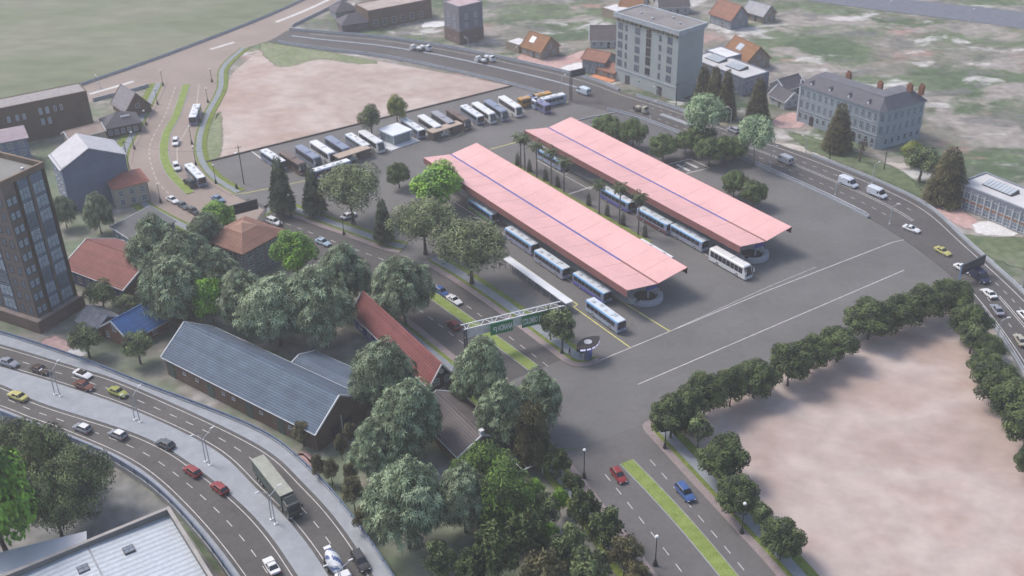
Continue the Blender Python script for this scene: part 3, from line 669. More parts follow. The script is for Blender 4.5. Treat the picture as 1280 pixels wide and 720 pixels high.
conifer('conifer', 'conifer', 12, 3.4, 4200, .70, (101, 102), pw=.8, base=.12)
conifer('cypress', 'rust', 13, 3.0, 9000, .5, (103, 104), tiers=26, pw=.75, base=.02)
conifer('redwood', 'rust', 13, 3.6, 9500, .5, (105,), tiers=22, pw=.62, base=.05)
conifer('bullet', 'rust', 7, 2.6, 12000, .40, (106,), tiers=9, pw=.36, base=.16)
conifer('shrub', 'dark', 2.6, .8, 900, .24, (107,), tiers=5, pw=.5, base=.02)
def palm():
    for sd in (111, 112):
        rng = random.Random(sd); h = 8.0; V, F, MI = [], [], []
        for k in range(17):
            t = k*2.39996; el = R(68-7.2*k+rng.uniform(-8, 8)); L = rng.uniform(1.7, 2.2); p = Vector((0, 0, h)); ax = Vector((math.cos(t), math.sin(t), 0)); prev = p
            for j in range(8):
                e = el-R(13)*j; d = (ax*math.cos(e)+Vector((0, 0, math.sin(e)))).normalized(); q = prev+d*L/8; sd_ = Vector((-ax.y, ax.x, 0)); wv = .62*(1-abs(j-3)/6)
                for sg in (-1, 1):
                    for u in (0, .5):
                        b = prev.lerp(q, u); leaf(V, F, MI, b, (sd_*sg+d*.55-Vector((0, 0, .35))).normalized(), Vector((0, 0, 1)), wv, .16, 0 if (k+j) % 3 else 1)
                prev = q
        mb = MB()
        for j in range(6): mb.tube((.03*math.sin(j), 0, h*j/6-.05), (.03*math.sin(j+1), 0, h*(j+1)/6), .15-.012*j, .14-.012*j, 8, 0, False)
        mb.lathe([(.02, -.35), (.2, -.2), (.24, 0), (.1, .25), (.01, .3)], 8, (0, 0, h), 0)
        reg('palm', mb.mesh('trunk', [m_bark2], True, False), pack('crown', (V, F, MI), LEAF['dark']), h, 2.0)
palm()
def bare():
    rng = random.Random(5); mb = MB()
    def go(p, d, l, r, k):
        q = p+d*l; mb.tube(p, q, r, r*.68, 6, 0, False)
        if k == 0: return
        for _ in range(3 if k > 1 else 4): go(q, (d+rdir(rng)*.75+Vector((0, 0, .1))).normalized(), l*rng.uniform(.6, .85), r*.62, k-1)
    go(Vector((0, 0, -.1)), Vector((0, 0, 1)), 2.4, .42, 5); return mb
bare_mb = bare()
_cnt = {}
def tree(kind, bx, by, ty, rpx, name, label, group=None, z0=0.0, cat='tree'):
    """tree with its foot at photo pixel bx,by, its tip at row ty and a crown rpx wide"""
    g = G(bx, by, z0); h = HG(g, ty)-z0; h = max(1.5, h); dist = (g-CAM).length; r = rpx*dist/FPX
    i = _cnt.get(kind, 0); _cnt[kind] = i+1; vs_ = TREE[kind]; tm, cm, h0, r0 = vs_[i % len(vs_)]
    rt = thing(name, label, cat, g, random.uniform(0, 6.28), group); rt.scale = (r/r0, r/r0, h/h0)
    link('trunk', tm, rt); link('crown', cm, rt); return rt
SG = 'silver green broadleaf trees round the houses'
for a in [
 (203, 352, 272, 33, 'silver green tree between the gabled shed and the red tiled long house'),
 (240, 372, 292, 34, 'silver green tree just left of the brown hip roofed house'),
 (225, 408, 326, 38, 'large silver green tree overhanging the blue roofed cottage'),
 (262, 330, 266, 24, 'small silver green tree tucked behind the brown hip roof, beside a bright green maple'),
 (272, 374, 310, 29, 'silver green tree in front of the brown hip roofed house, left wall'),
 (312, 410, 338, 33, 'silver green tree between bright maple and the tiled hall'),
 (352, 432, 350, 44, 'biggest silver green tree leaning over the ridge of the long grey tiled hall'),
 (402, 430, 342, 42, 'broad silver green tree against the left gable of the crimson roof'),
 (432, 386, 306, 34, 'silver green tree by the main road, left of the crimson roof peak'),
 (507, 405, 322, 38, 'silver green tree hanging over the median start of the main road'),
 (484, 520, 430, 39, 'silver green tree in front of the crimson tiled roof'),
 (512, 575, 478, 44, 'silver green tree between the tiled hall gable and the slate brown roof'),
 (474, 600, 528, 32, 'silver green tree beside the empty yard behind the hall'),
 (512, 685, 582, 47, 'lowest big silver green tree, nearest the lower highway bend'),
 (582, 665, 588, 35, 'silver green tree right of the lowest big one, beside a dark green dome tree'),
 (602, 512, 426, 34, 'silver green tree at the foot of the sign gantry'),
 (634, 556, 478, 35, 'silver green tree left of the road mouth, behind the black pergola annex'),
 (673, 540, 465, 29, 'silver green tree closest to the junction kerb')]:
    tree('silver', *a[:4], 'broadleaf_tree', a[4], SG)
for a in [
 ('silver', 84, 285, 246, 14, 'small grey green tree beside the dark brick tower top'), ('silver', 127, 292, 243, 16, 'small grey green tree in front of the blue gable wall'),
 ('pear', 112, 447, 408, 18, 'small crooked tree beside the wooden shack'), ('pear', 176, 455, 417, 18, 'small crooked tree in front of the blue roofed cottage'),
 ('pear', 131, 388, 352, 18, 'small tree at the red tiled long house by the blue wall'), ('pear', 160, 393, 371, 15, 'low tree behind the ridge of the blue roofed cottage')]:
    tree(*a[:5], 'small_tree', a[5])
for a in [
 (276, 290, 254, 21, 'bright green maple behind the brown hip roof by the black sign'), (373, 345, 290, 26, 'bright green maple right of the brown hip roofed house'),
 (268, 410, 348, 21, 'bright green maple wedged between silver trees above the tiled hall'), (549, 262, 206, 33, 'bright green maple at the corner of the front canopy'),
 (12, 705, 548, 46, 'tall bright green tree at the left edge below the highway')]:
    tree('bright', *a[:4], 'maple_tree', a[4])
for a in [(70, 610, 528, 32, 'tall olive tree beside the highway railing'), (78, 672, 588, 36, 'olive tree between bright green tree and the white roofed hall'), (112, 645, 563, 38, 'olive tree reaching toward the white roof corner'), (20, 578, 530, 28, 'olive tree at the left edge under the highway')]:
    tree('olive', *a[:4], 'olive_tree', a[4])
for a in [('conifer', 355, 268, 197, 16, 'dark conifer left of its neighbours beside the first lamp'), ('conifer', 395, 270, 210, 15, 'dark conifer standing second in the strip behind the main road'), ('conifer', 481, 304, 249, 13, 'narrow dark conifer at the yard entrance')]:
    tree(*a[:5], 'conifer_tree', a[5])
for a in [('wide', 442, 280, 208, 42, 'spreading olive tree between two conifers'), ('wide', 532, 318, 250, 40, 'spreading olive tree above the main road left of its larger twin'), ('wide', 590, 355, 276, 48, 'largest spreading tree with bare limbs beside the parked bus lane')]:
    tree(*a[:5], 'spreading_tree', a[5])
for a in [('round', 499, 235, 204, 15, 'round dark tree standing alone in the yard before the canopies')]: tree(*a[:5], 'round_tree', a[5])
tree('greygreen', 465, 170, 132, 15, 'park_tree', 'grey green tree left of the glass pavilion'); tree('lime', 497, 158, 119, 13, 'park_tree', 'yellow green tree behind the glass pavilion')
YG = 'round dark trees in the yard beyond the rear canopy'
for a in [(757, 172, 144, 17, 'round tree peeping over the rear canopy end, leftmost'), (770, 180, 153, 14, 'low round tree right behind the canopy ridge'), (791, 186, 149, 17, 'round tree standing alone beside the bypass kerb'), (828, 201, 168, 18, 'round tree left of the striped crossing'), (856, 193, 164, 15, 'round tree behind the crossing'), (873, 190, 157, 19, 'round tree in front of the first pale tree'), (886, 208, 172, 18, 'round tree right of the striped crossing'), (905, 203, 171, 17, 'round tree in the line beside the crossing'), (918, 201, 172, 17, 'round tree nearest the second pale tree'), (917, 247, 214, 16, 'round tree alone behind canopy corner, left of a pair'), (941, 259, 226, 17, 'round tree alone behind canopy corner, right of a pair')]:
    tree('round', *a[:4], 'round_tree', a[4], YG)
tree('pale', 878, 185, 118, 26, 'pale_tree', 'pale mint green tree in front of the dark cypresses'); tree('pale', 941, 207, 144, 24, 'pale_tree', 'pale mint green tree with bare trunk by the bypass')
for a in [('cypress', 877, 138, 82, 14, 'brown green cypress, leftmost of three beside the apartment block'), ('cypress', 891, 143, 84, 14, 'brown green cypress in the middle of the three by the apartment block'), ('cypress', 906, 148, 88, 13, 'brown green cypress, rightmost of three beside the flat white roof'), ('cypress', 946, 150, 97, 14, 'brown green cypress beside the little dark roofed house'), ('redwood', 1046, 188, 130, 17, 'conical tree in front of the mansion facade'), ('redwood', 1180, 252, 185, 24, 'conical tree beside the flat roofed hall on the right')]:
    tree(*a[:5], 'cypress_tree', a[5])
tree('lime', 1138, 208, 177, 13, 'park_tree', 'yellow green tree below the mansion corner'); tree('greygreen', 1149, 227, 185, 20, 'park_tree', 'grey green tree right of the yellow green one')
g = G(1074, 202); t = thing('bare_tree', 'leafless tree on the lawn before the mansion', 'tree', g); o = bare_mb.build('trunk', m_bark, t, True); t.scale = (.85, .85, .95)
LG = 'dark bushy trees round the large sand lot'
for a in [
 (1186, 392, 352, 24, 'bushy tree at the top corner of the sand lot under the black sign'), (1153, 402, 359, 25, 'bushy tree second from the sign corner along the lot'), (1121, 414, 371, 25, 'bushy tree third from the sign corner along the lot'), (1084, 424, 377, 30, 'widest bushy tree midway along the upper lot edge'), (1046, 452, 411, 25, 'bushy tree where the row steps toward the white line'), (1011, 466, 422, 23, 'bushy tree after the row steps, right of a lighter one'), (984, 482, 432, 25, 'bushy tree hanging over the dark sand corner'), (942, 497, 453, 27, 'bushy tree near the lower end of the white plaza line'), (912, 508, 462, 20, 'smaller bushy tree between two larger in the lot row'), (880, 520, 468, 27, 'bushy tree third from the road mouth'), (856, 540, 487, 25, 'bushy tree beside the road mouth, behind its neighbour'), (838, 548, 496, 26, 'bushy tree at the road mouth corner above a lamp'),
 (899, 600, 549, 29, 'round tree beside the path, first below the road mouth'), (918, 645, 599, 26, 'round tree beside the path with a lamp at its right'), (974, 700, 654, 26, 'round tree lowest along the path'),
 (1208, 428, 383, 22, 'bushy tree beside the bypass railing below the corner'), (1230, 452, 420, 18, 'small bushy tree half way down the railing'), (1228, 478, 440, 20, 'bushy tree in the railing row above a wide one'), (1242, 505, 458, 28, 'wide bushy tree in the railing row'), (1262, 532, 478, 26, 'bushy tree below the wide one along the railing'), (1277, 565, 512, 24, 'bushy tree cut by the right edge of the view'), (1284, 600, 560, 18, 'lowest bushy tree along the railing')]:
    tree('bushy', *a[:4], 'bushy_tree', a[4], LG)
for a in [('street', 872, 562, 520, 15, 'thin tree between round trees near the upper path lamp'), ('street', 950, 664, 629, 12, 'thin tree right of the lower path lamp'), ('street', 1212, 442, 405, 16, 'sparse tree with a visible trunk in the sand'), ('street', 703, 442, 387, 18, 'street tree at the right foot of the gantry'), ('street', 688, 425, 385, 14, 'street tree behind the white covered walkway end')]:
    tree(*a[:5], 'street_tree', a[5])
# palms and clipped shrubs between the canopies
for bx, by, ty, k in [(651, 210, 167, 'first'), (656, 213, 168, 'second'), (671, 222, 177, 'third'), (689, 232, 184, 'fourth'), (705, 241, 197, 'fifth'), (749, 268, 226, 'sixth'), (774, 281, 229, 'seventh'), (797.5, 294, 240, 'eighth and nearest')]:
    tree('palm', bx, by, ty, 12, 'palm_tree', f'palm between the two canopies, {k} counted from the far bus park', 'palms between the canopies')
for bx, by, k in [(647, 207, 'first'), (662, 215, 'second'), (682, 226, 'third'), (697, 234, 'fourth'), (736, 257, 'fifth'), (759, 270, 'sixth'), (779, 282, 'seventh'), (806, 296, 'eighth and nearest')]:
    tree('shrub', bx, by, by-17, 3.6, 'clipped_shrub', f'slim clipped shrub under the palms, {k} from the far bus park', 'clipped shrubs under the palms', cat='shrub')
# thicket at the lower middle
for a in [('bullet', 666, 584, 505, 22, 'dark brown green tree with a bare stem beside the pergola'), ('dome', 606, 625, 550, 36, 'dense green dome tree below the slate brown roof'), ('dome', 634, 668, 579, 38, 'dense green dome tree in front of the pergola'), ]:
    tree(*a[:5], 'dense_tree', a[5])
TG = 'scrubby dark trees of the thicket'
scr = [(705, 603, 560, 22, 'beside the footpath, topmost of the thicket'), (725, 628, 592, 17, 'leaning over the footpath below the topmost one'), (650, 640, 592, 22, 'behind the pergola'), (690, 668, 618, 25, 'in the middle of the bare clearing'), (738, 668, 612, 24, 'along the footpath, above the wide one'), (765, 690, 640, 28, 'widest beside the footpath'), (790, 725, 672, 28, 'beside the footpath near the lowest lamp'), (720, 722, 662, 30, 'left of the footpath trees, lower middle'), (668, 708, 640, 32, 'in the dark lower middle'), (630, 735, 662, 34, 'left below the second green dome'), (690, 765, 690, 34, 'cut by the lower edge in the middle'), (748, 762, 690, 32, 'cut by the lower edge, nearest the lamp'), (600, 745, 690, 30, 'at the lower edge right of the silver trees'), (650, 680, 615, 26, 'just below the first green dome'), (805, 752, 704, 22, 'at the lower end of the footpath'), (560, 735, 680, 24, 'under the lowest silver trees')]
for i, a in enumerate(scr): tree('scrub', a[0]-10, a[1]-4, a[2], a[3]*.82, 'thicket_tree', 'scrubby dark tree '+a[4], TG)
for a in [(668, 628, 600, 13, 'small bright green sapling beside the pergola'), (700, 645, 612, 11, 'small bright green sapling in the clearing'), (688, 690, 655, 12, 'bright sapling deep in the thicket'), (798, 745, 715, 14, 'bright sapling by the lowest lamp'), (668, 735, 700, 14, 'bright sapling at the lower edge')]:
    tree('scrubgreen', *a[:4], 'sapling', a[4], 'bright saplings in the thicket')
HG_ = 'slim young trees behind the highway railing'
for a in [(380, 558, 528, 12, 'by the corner of the tiled hall'), (400, 602, 569, 9, 'left of a close pair'), (416, 606, 574, 9, 'right of a close pair'), (428, 575, 544, 9, 'before the hall gable door'), (444, 640, 596, 13, 'half way down the railing'), (454, 668, 634, 11, 'lowest at the railing'), (440, 560, 528, 9, 'under the hall gable, furthest right'), (440, 615, 580, 9, 'behind the half way one')]:
    tree('slim', *a[:4], 'young_tree', 'slim young tree '+a[4], HG_)
# ---------------------------------------------------------------- buildings
m_glass = glass('window_glass', (.12, .155, .20)); m_glass_dark = glass('dark_window_glass', (.030, .036, .045)); m_glass_sky = glass('pale_window_glass', (.28, .34, .40), .18)
m_frame = M('white_frame', (.48, .49, .50), .6, .12, 2); m_frame_d = M('dark_frame', (.06, .06, .065), .6); m_trim = M('white_trim', (.56, .58, .61), .6, .1, 1)
m_wood = M('brown_wood', (.12, .065, .035), .8, .3, 1.5)
def tilem(name, c, c2=None, w=60, h=.52): return M(name, c, .8, .16, .35, pat=('tile', w, h, .085), col2=c2 or tuple(x*.5 for x in c), bump=.5, fine=.08)
def brickm(name, c, c2=None, w=.55, h=.22): return M(name, c, .9, .2, .25, pat=('brick', w, h, .03), col2=c2 or tuple(x*.7 for x in c), fine=.1)
_wc = {}
def winmesh(w, h, nx, nz, fm, gm):
    k = (w, h, nx, nz, fm.name, gm.name)
    if k not in _wc:
        t = .09 if w < 2.5 else .12; mb = MB()
        mb.box(-w/2-t, -w/2, -.07, .05, 0, h); mb.box(w/2, w/2+t, -.07, .05, 0, h); mb.box(-w/2-t, w/2+t, -.07, .05, h, h+t); mb.box(-w/2-t-.06, w/2+t+.06, -.14, .05, -t, 0)
        for i in range(1, nx): x = -w/2+w*i/nx; mb.box(x-.035, x+.035, -.05, .05, 0, h)
        for i in range(1, nz): z = h*i/nz; mb.box(-w/2, w/2, -.045, .05, z-.035, z+.035)
        pm = MB().box(-w/2, w/2, -.02, .04, 0, h).mesh('pane', [gm]); _wc[k] = (mb.mesh('window', [fm]), pm)
    return _wc[k]
def wins(root, face, L, Dp, xs, zs, w, h, nx=2, nz=2, fm=None, gm=None, name='window', pane=True):
    fm = fm or m_frame; gm = gm or m_glass
    a, b = winmesh(w, h, nx, nz, fm, gm)
    for z in zs:
        for x in xs:
            if face == 'F': loc, rot = (x, 0, z), 0
            elif face == 'R': loc, rot = (L, x, z), R(90)
            elif face == 'B': loc, rot = (x, Dp, z), R(180)
            else: loc, rot = (0, x, z), R(-90)
            o = link(name, a, root, loc, rot)
            if pane: link('pane', b, o)
def door(root, face, L, Dp, x, w=1.1, h=2.2, m=None):
    mb = MB(); mb.box(-w/2, w/2, -.06, .04, 0, h); loc, rot = {'F': ((x, 0, 0), 0), 'R': ((L, x, 0), R(90)), 'L': ((0, x, 0), R(-90)), 'B': ((x, Dp, 0), R(180))}[face]
    d = mb.build('door', m or m_wood, root, loc=loc, rot=rot)
    MB().box(w/2-.18, w/2-.1, -.12, -.05, 1.0, 1.15).build('handle', m_frame, d)
def base(name, label, cat, P0, P1, group=None):
    a = math.atan2(P1.y-P0.y, P1.x-P0.x); rt = thing(name, label, cat, (P0.x, P0.y, 0), a, group)
    return rt, (P1-P0).to_2d().length
def gable(name, label, P0, P1, Dp, ze, zr, wm, rm, tm=None, ov=.45, cat='house', gm=None, chimney=None, rt=None, off_=None, plinth=True):
    if rt is None: rt, L = base(name, label, cat, P0, P1)
    else: L = (P1-P0).to_2d().length
    gm = gm or wm; tm = tm or m_trim; mb = MB(); y2 = Dp/2
    mb.box(0, L, 0, Dp, -.1, ze, 0)
    for x, s in ((0, -1), (L, 1)):
        f = [(x, 0, 0), (x, Dp, 0), (x, Dp, ze), (x, y2, zr), (x, 0, ze)]
        if s < 0: f.reverse()
        f = [(a+.012*s, b, c) for a, b, c in f]; mb.face(f, 1)
    wl = mb.build('wall', [wm, gm], rt)
    k = (zr-ze)/y2; mb = MB(); t = .16; ze2 = ze-ov*k
    for s in (0, 1):
        ya, yb = (-ov, y2) if s == 0 else (Dp+ov, y2)
        bt = [(-ov, ya, ze2), (L+ov, ya, ze2), (L+ov, yb, zr), (-ov, yb, zr)]
        if s: bt = [bt[1], bt[0], bt[3], bt[2]]
        mb.hexa(bt, [(x, y, z+t) for x, y, z in bt], 0)
    rf = mb.build('roof', [rm], rt)
    mb = MB(); mb.bar((-ov, y2, zr+t+.02), (L+ov, y2, zr+t+.02), .3, .14); mb.build('ridge_cap', rm, rf)
    mb = MB()
    for x in (-ov-.03, L+ov+.03):
        mb.bar((x, -ov, ze2+.1), (x, y2, zr+.1), .22, .34); mb.bar((x, Dp+ov, ze2+.1), (x, y2, zr+.1), .22, .34)
    mb.bar((-ov, -ov-.06, ze2+.04), (L+ov, -ov-.06, ze2+.04), .12, .14); mb.bar((-ov, Dp+ov+.06, ze2+.04), (L+ov, Dp+ov+.06, ze2+.04), .12, .14)
    mb.build('bargeboard', tm, rt)
    if chimney:
        for cx_, cy_, m in chimney:
            z = ze+(1-abs(cy_-y2)/y2)*(zr-ze); MB().box(cx_-.35, cx_+.35, cy_-.35, cy_+.35, z-.4, zr+.9).box(cx_-.42, cx_+.42, cy_-.42, cy_+.42, zr+.9, zr+1.05).build('chimney', m, rf)
    return rt, L
def hip(name, label, P0, P1, Dp, ze, zr, wm, rm, ov=.6, cat='house', cut=None, capm=None):
    """hipped roof; cut: flat or low cap starting at this height share"""
    rt, L = base(name, label, cat, P0, P1); mb = MB(); mb.box(0, L, 0, Dp, -.1, ze); mb.build('wall', wm, rt)
    d = min(L, Dp)/2+ov; mb = MB(); b = [(-ov, -ov), (L+ov, -ov), (L+ov, Dp+ov), (-ov, Dp+ov)]
    if cut is None:
        if L >= Dp: r0, r1 = (-ov+d, Dp/2), (L+ov-d, Dp/2)
        else: r0, r1 = (L/2, -ov+d), (L/2, Dp+ov-d)
        z = ze+.1
        mb.face([(*b[0], z), (*b[1], z), (*b[2], z), (*b[3], z)][::-1])
        for i in range(4): mb.face([(*b[i], z-.18), (*b[(i+1) % 4], z-.18), (*b[(i+1) % 4], z), (*b[i], z)])
        if L >= Dp:
            mb.face([(*b[0], z), (*b[1], z), (*r1, zr), (*r0, zr)]); mb.face([(*b[1], z), (*b[2], z), (*r1, zr)]); mb.face([(*b[2], z), (*b[3], z), (*r0, zr), (*r1, zr)]); mb.face([(*b[3], z), (*b[0], z), (*r0, zr)])
        else:
            mb.face([(*b[0], z), (*b[1], z), (*r0, zr)]); mb.face([(*b[1], z), (*b[2], z), (*r1, zr), (*r0, zr)]); mb.face([(*b[2], z), (*b[3], z), (*r1, zr)]); mb.face([(*b[3], z), (*b[0], z), (*r0, zr), (*r1, zr)])
        rf = mb.build('roof', rm, rt)
    else:
        z = ze+.1; zc = ze+(zr-ze)*cut[0]; q = cut[1]; u = [(L*q, Dp*q), (L*(1-q), Dp*q), (L*(1-q), Dp*(1-q)), (L*q, Dp*(1-q))]
        mb.face([(*p, z) for p in b][::-1])
        for i in range(4):
            j = (i+1) % 4; mb.face([(*b[i], z-.25), (*b[j], z-.25), (*b[j], z), (*b[i], z)]); mb.face([(*b[i], z), (*b[j], z), (*u[j], zc), (*u[i], zc)])
        rf = mb.build('roof', rm, rt); mb = MB()
        for i in range(4): j = (i+1) % 4; mb.face([(*u[i], zc), (*u[j], zc), (L/2, Dp/2, zr)])
        mb.build('roof_cap', capm or rm, rf)
    return rt, L
def flat(name, label, P0, P1, Dp, h, wm, rm, pm=None, par=.5, pt=.35, cat='building', base_m=None, base_h=0, z0=-.1):
    rt, L = base(name, label, cat, P0, P1); mb = MB(); mb.box(0, L, 0, Dp, z0, h, 0, 1); mb.build('wall', [wm, rm], rt)
    mb = MB(); o = .06
    mb.box(-o, L+o, -o, pt, h-.05, h+par); mb.box(-o, L+o, Dp-pt, Dp+o, h-.05, h+par); mb.box(-o, pt, pt, Dp-pt, h-.05, h+par-.01); mb.box(L-pt, L+o, pt, Dp-pt, h-.05, h+par-.01)
    mb.build('parapet', pm or wm, rt)
    return rt, L
def dpt(P0, P1, q): v = (P1-P0).to_2d().normalized(); w = (q-P0).to_2d(); return v.x*w.y-v.y*w.x
# --- long grey tiled hall beside the highway
rt_grey = tilem('grey_blue_tiles', (.105, .145, .20), (.05, .07, .095)); rt_red = tilem('crimson_tiles', (.235, .080, .078), (.10, .034, .034)); rt_red2 = tilem('dull_red_tiles', (.24, .095, .085), (.12, .05, .045))
rt_blue = tilem('cobalt_tiles', (.07, .18, .42), (.04, .09, .24)); rt_slate = tilem('slate_brown_tiles', (.135, .12, .12), (.075, .068, .068)); rt_terra = tilem('terracotta_tiles', (.235, .125, .092), (.11, .06, .045)); rt_dark = tilem('dark_slate', (.105, .10, .12), (.06, .06, .07))
rt_orange = tilem('orange_tiles', (.26, .135, .068), (.16, .08, .04)); rt_rust = tilem('rust_tiles', (.28, .14, .10), (.16, .08, .06))
w_brick = brickm('brown_brick', (.165, .112, .085)); w_brick2 = brickm('red_brown_brick', (.17, .095, .065)); w_stone = brickm('grey_stone', (.25, .25, .26), w=.9, h=.4); w_dark = brickm('dark_brick', (.055, .045, .045))
w_blue = M('blue_boards', (.075, .10, .27), .7, .2, 1, pat=('corr', .5, 0)); w_cream = M('cream_plaster', (.36, .32, .27), .85, .15, .6); w_bluegrey = M('blue_grey_plaster', (.13, .165, .24), .85, .15, .25, fine=.08)
m_greendoor = M('green_boards', (.075, .10, .085), .7, .2, 1)
P0, P1 = G(205, 445, 4.7), G(394, 540, 4.7); Dp = 13.2
rt, L = gable('tiled_hall', 'long brick hall with grey blue tiled roof beside the highway', P0, P1, Dp, 4.7, 9.3, w_brick, rt_grey, cat='hall')
for x in (.8, 13, 24.5, 33.5, 39):
    MB().box(x, x+1.9, -.08, .05, 0, 3.4).build('boarded_door', m_greendoor, rt)
wins(rt, 'F', L, Dp, (6, 10, 18, 21, 29, 37), (2.4,), .7, .5, 1, 1)
wins(rt, 'R', L, Dp, (5.0, 8.3), (.4,), 1.8, 2.6, 3, 2, m_frame_d, m_glass_dark); door(rt, 'R', L, Dp, 6.65, 1.2, 2.8, m_frame_d); MB().box(L+.02, L+.16, 6.55, 6.75, 0, 4.6).build('drainpipe', m_trim, rt)
# rear wing of the hall
q0 = P0.lerp(P1, .52); v = (P1-P0).to_2d().normalized(); nv = Vector((-v.y, v.x))
a0 = Vector((q0.x+nv.x*12.6, q0.y+nv.y*12.6, 0)); a1 = a0+Vector((v.x*19, v.y*19, 0))
gable('tiled_wing', 'grey tiled rear wing behind the long hall, half under silver trees', a0, a1, 8, 3.0, 4.3, w_brick, rt_grey, cat='hall')
# --- crimson roofed long house
P0, P1 = G(442, 390, 4), G(537, 481, 4); D_ = 2*dpt(P0, P1, G(555, 458, 8))
rt, L = gable('long_house', 'long house with crimson tiled roof beside the main road', P0, P1, D_, 4, 8, w_blue, rt_red, gm=w_dark)
wins(rt, 'R', L, D_, (D_/2-1.2, D_/2+1.2), (3.4,), 1.1, 1.3); wins(rt, 'R', L, D_, (D_/2-2.5, D_/2, D_/2+2.5), (.8,), 1.2, 1.2); wins(rt, 'F', L, D_, [3+4*i for i in range(8)], (1.2,), 1.3, 1.4)
mb = MB(); mb.lathe([(0.001, 0), (.55, 0), (.55, .1), (.001, .12)], 16); o = mb.build('round_window', m_frame, rt); o.location = (L+.02, D_/2, 6.2); o.rotation_euler = (0, R(90), 0)
# --- red tiled long house behind the tower
P0, P1 = G(80, 333, 4), G(154, 361, 4); D_ = 2*dpt(P0, P1, G(172, 320, 8))
rt, L = gable('long_house', 'long house with dull red tiled roof and blue boarded wall behind the dark tower', P0, P1, D_, 4, 7.6, w_blue, rt_red2, gm=w_brick2)
wins(rt, 'F', L, D_, [2+3*i for i in range(7)], (1.0,), 1.2, 1.5); wins(rt, 'R', L, D_, (D_/2-2, D_/2+2), (1.2,), 1.2, 1.4)
# --- blue roofed cottage
P0, P1 = G(162, 425, 2.8), G(207, 400, 2.8); D_ = 9.8
rt, L = gable('cottage', 'small brick cottage with cobalt blue tiled roof', P0, P1, D_, 2.8, 6.0, w_brick2, rt_blue)
wins(rt, 'L', L, D_, (4.9,), (3.4,), 1.1, 1.4); wins(rt, 'L', L, D_, (7.8,), (.9,), .9, 1.3); wins(rt, 'F', L, D_, (2.5, 6.5), (.9,), 1.1, 1.2); door(rt, 'F', L, D_, 4.5)
mb = MB(); mb.box(L+.5, L+7, 1.0, 6.2, 0, 2.5); an = mb.build('annex', w_brick2, rt); MB().box(L+.4, L+7.3, .6, 6.5, 2.5, 2.68, 0).build('annex_roof', m_frame_d, an); mb = MB(); mb.bar((L+.4, .5, 2.62), (L+7.4, .5, 2.62), .14, .3); mb.bar((L+7.4, .5, 2.62), (L+7.4, 6.6, 2.62), .14, .3); mb.bar((L+2.6, -1.6, 2.4), (L+2.6, .5, 2.4), .12, .2); mb.bar((L+5.2, -1.6, 2.4), (L+5.2, .5, 2.4), .12, .2); mb.bar((L+2.6, -1.6, 2.4), (L+5.2, -1.6, 2.4), .12, .2); mb.build('annex_fascia', m_trim, an)
wins(rt, 'F', L, D_, (), (1,), 1, 1)
# --- wooden shack
w_orange = M('orange_boards', (.33, .165, .06), .8, .25, 1, pat=('corr', .3, 0)); rt_wood = M('grey_plank_roof', (.26, .255, .265), .85, .25, .8, pat=('corr', .6, 0), bump=.4)
P0, P1 = G(118, 412, 2.6), G(138, 399, 2.6)
P0, P1 = G(97, 400, 2.4), G(119, 413, 2.4)
rt, L = gable('wooden_shack', 'wooden shack with grey plank roof between tower and blue cottage', P0, P1, 6.5, 2.4, 4.4, w_orange, rt_wood, tm=rt_wood)
wins(rt, 'F', L, 6.5, (1.2, L-1.4), (.9,), .9, .9); door(rt, 'F', L, 6.5, L/2+.2, 1, 2)
mb = MB(); mb.hexa([(-3, 1.2, 0), (0, 1.2, 0), (0, 5, 0), (-3, 5, 0)], [(-3, 1.2, 1.9), (0, 1.2, 2.3), (0, 5, 2.3), (-3, 5, 1.9)], 0, 1); mb.build('lean_to', [w_orange, rt_wood], rt)
# --- slate brown house with annex and pergola near the junction
P0, P1 = G(540, 541, 3), G(573, 569, 3)
P0 = G(573, 569, 3); P0b = G(520, 515, 3)
rt, L = gable('slate_house', 'house with slate brown roof and white verge below the crimson roof', P0b, P0, 2*dpt(P0b, P0, G(602, 543, 5.6)), 3, 5.6, w_brick, rt_slate, chimney=[((G(573, 569, 3)-G(520, 515, 3)).to_2d().length+.1, dpt(G(520, 515, 3), G(573, 569, 3), G(602, 543, 5.6)), m_trim)])
D_ = 9; wins(rt, 'R', L, D_, (2.5, 5.5), (.9,), 1.1, 1.2)
r2, L2 = flat('flat_annex', 'low dark flat roofed annex with white edge behind the slate house', G(575, 520, 3), G(634, 578, 3), 6.0, 3.0, w_dark, M('dark_flat_roof', (.075, .068, .065), .9, .2, .3), m_trim, par=.12, pt=.14)
mb = MB()
for i in range(6): mb.bar((L2+.1, .3+i*1.0, 2.75), (L2+3.3, .3+i*1.0, 2.75), .12, .16)
mb.bar((L2+3.3, 0, 2.9), (L2+3.3, 5.6, 2.9), .16, .2); mb.box(L2+3.2, L2+3.4, .1, .3, 0, 2.8); mb.box(L2+3.2, L2+3.4, 5.3, 5.5, 0, 2.8); mb.build('pergola', m_trim, r2)
wins(r2, 'F', L2, 6, (2, 6, 10), (.9,), 1.2, 1.2)
# --- brown hip roofed house in the middle of the trees
P0, P1 = G(257, 297, 8), G(303, 314, 8); D_ = dpt(P0, P1, G(353, 288, 8))
rt, L = hip('stone_house', 'three storey grey stone house with brown hipped tile roof among the silver trees', P0, P1, D_, 7.7, 11.2, w_stone, rt_terra, ov=.95, cut=(.66, .31), capm=tilem('pale_terracotta', (.34, .20, .15), (.22, .13, .1)))
wins(rt, 'F', L, D_, [2+3.2*i for i in range(4)], (.8, 3.2, 5.6), 1.2, 1.5); wins(rt, 'R', L, D_, [2+3.2*i for i in range(4)], (.8, 3.2, 5.6), 1.5, 1.4, 3, 2)
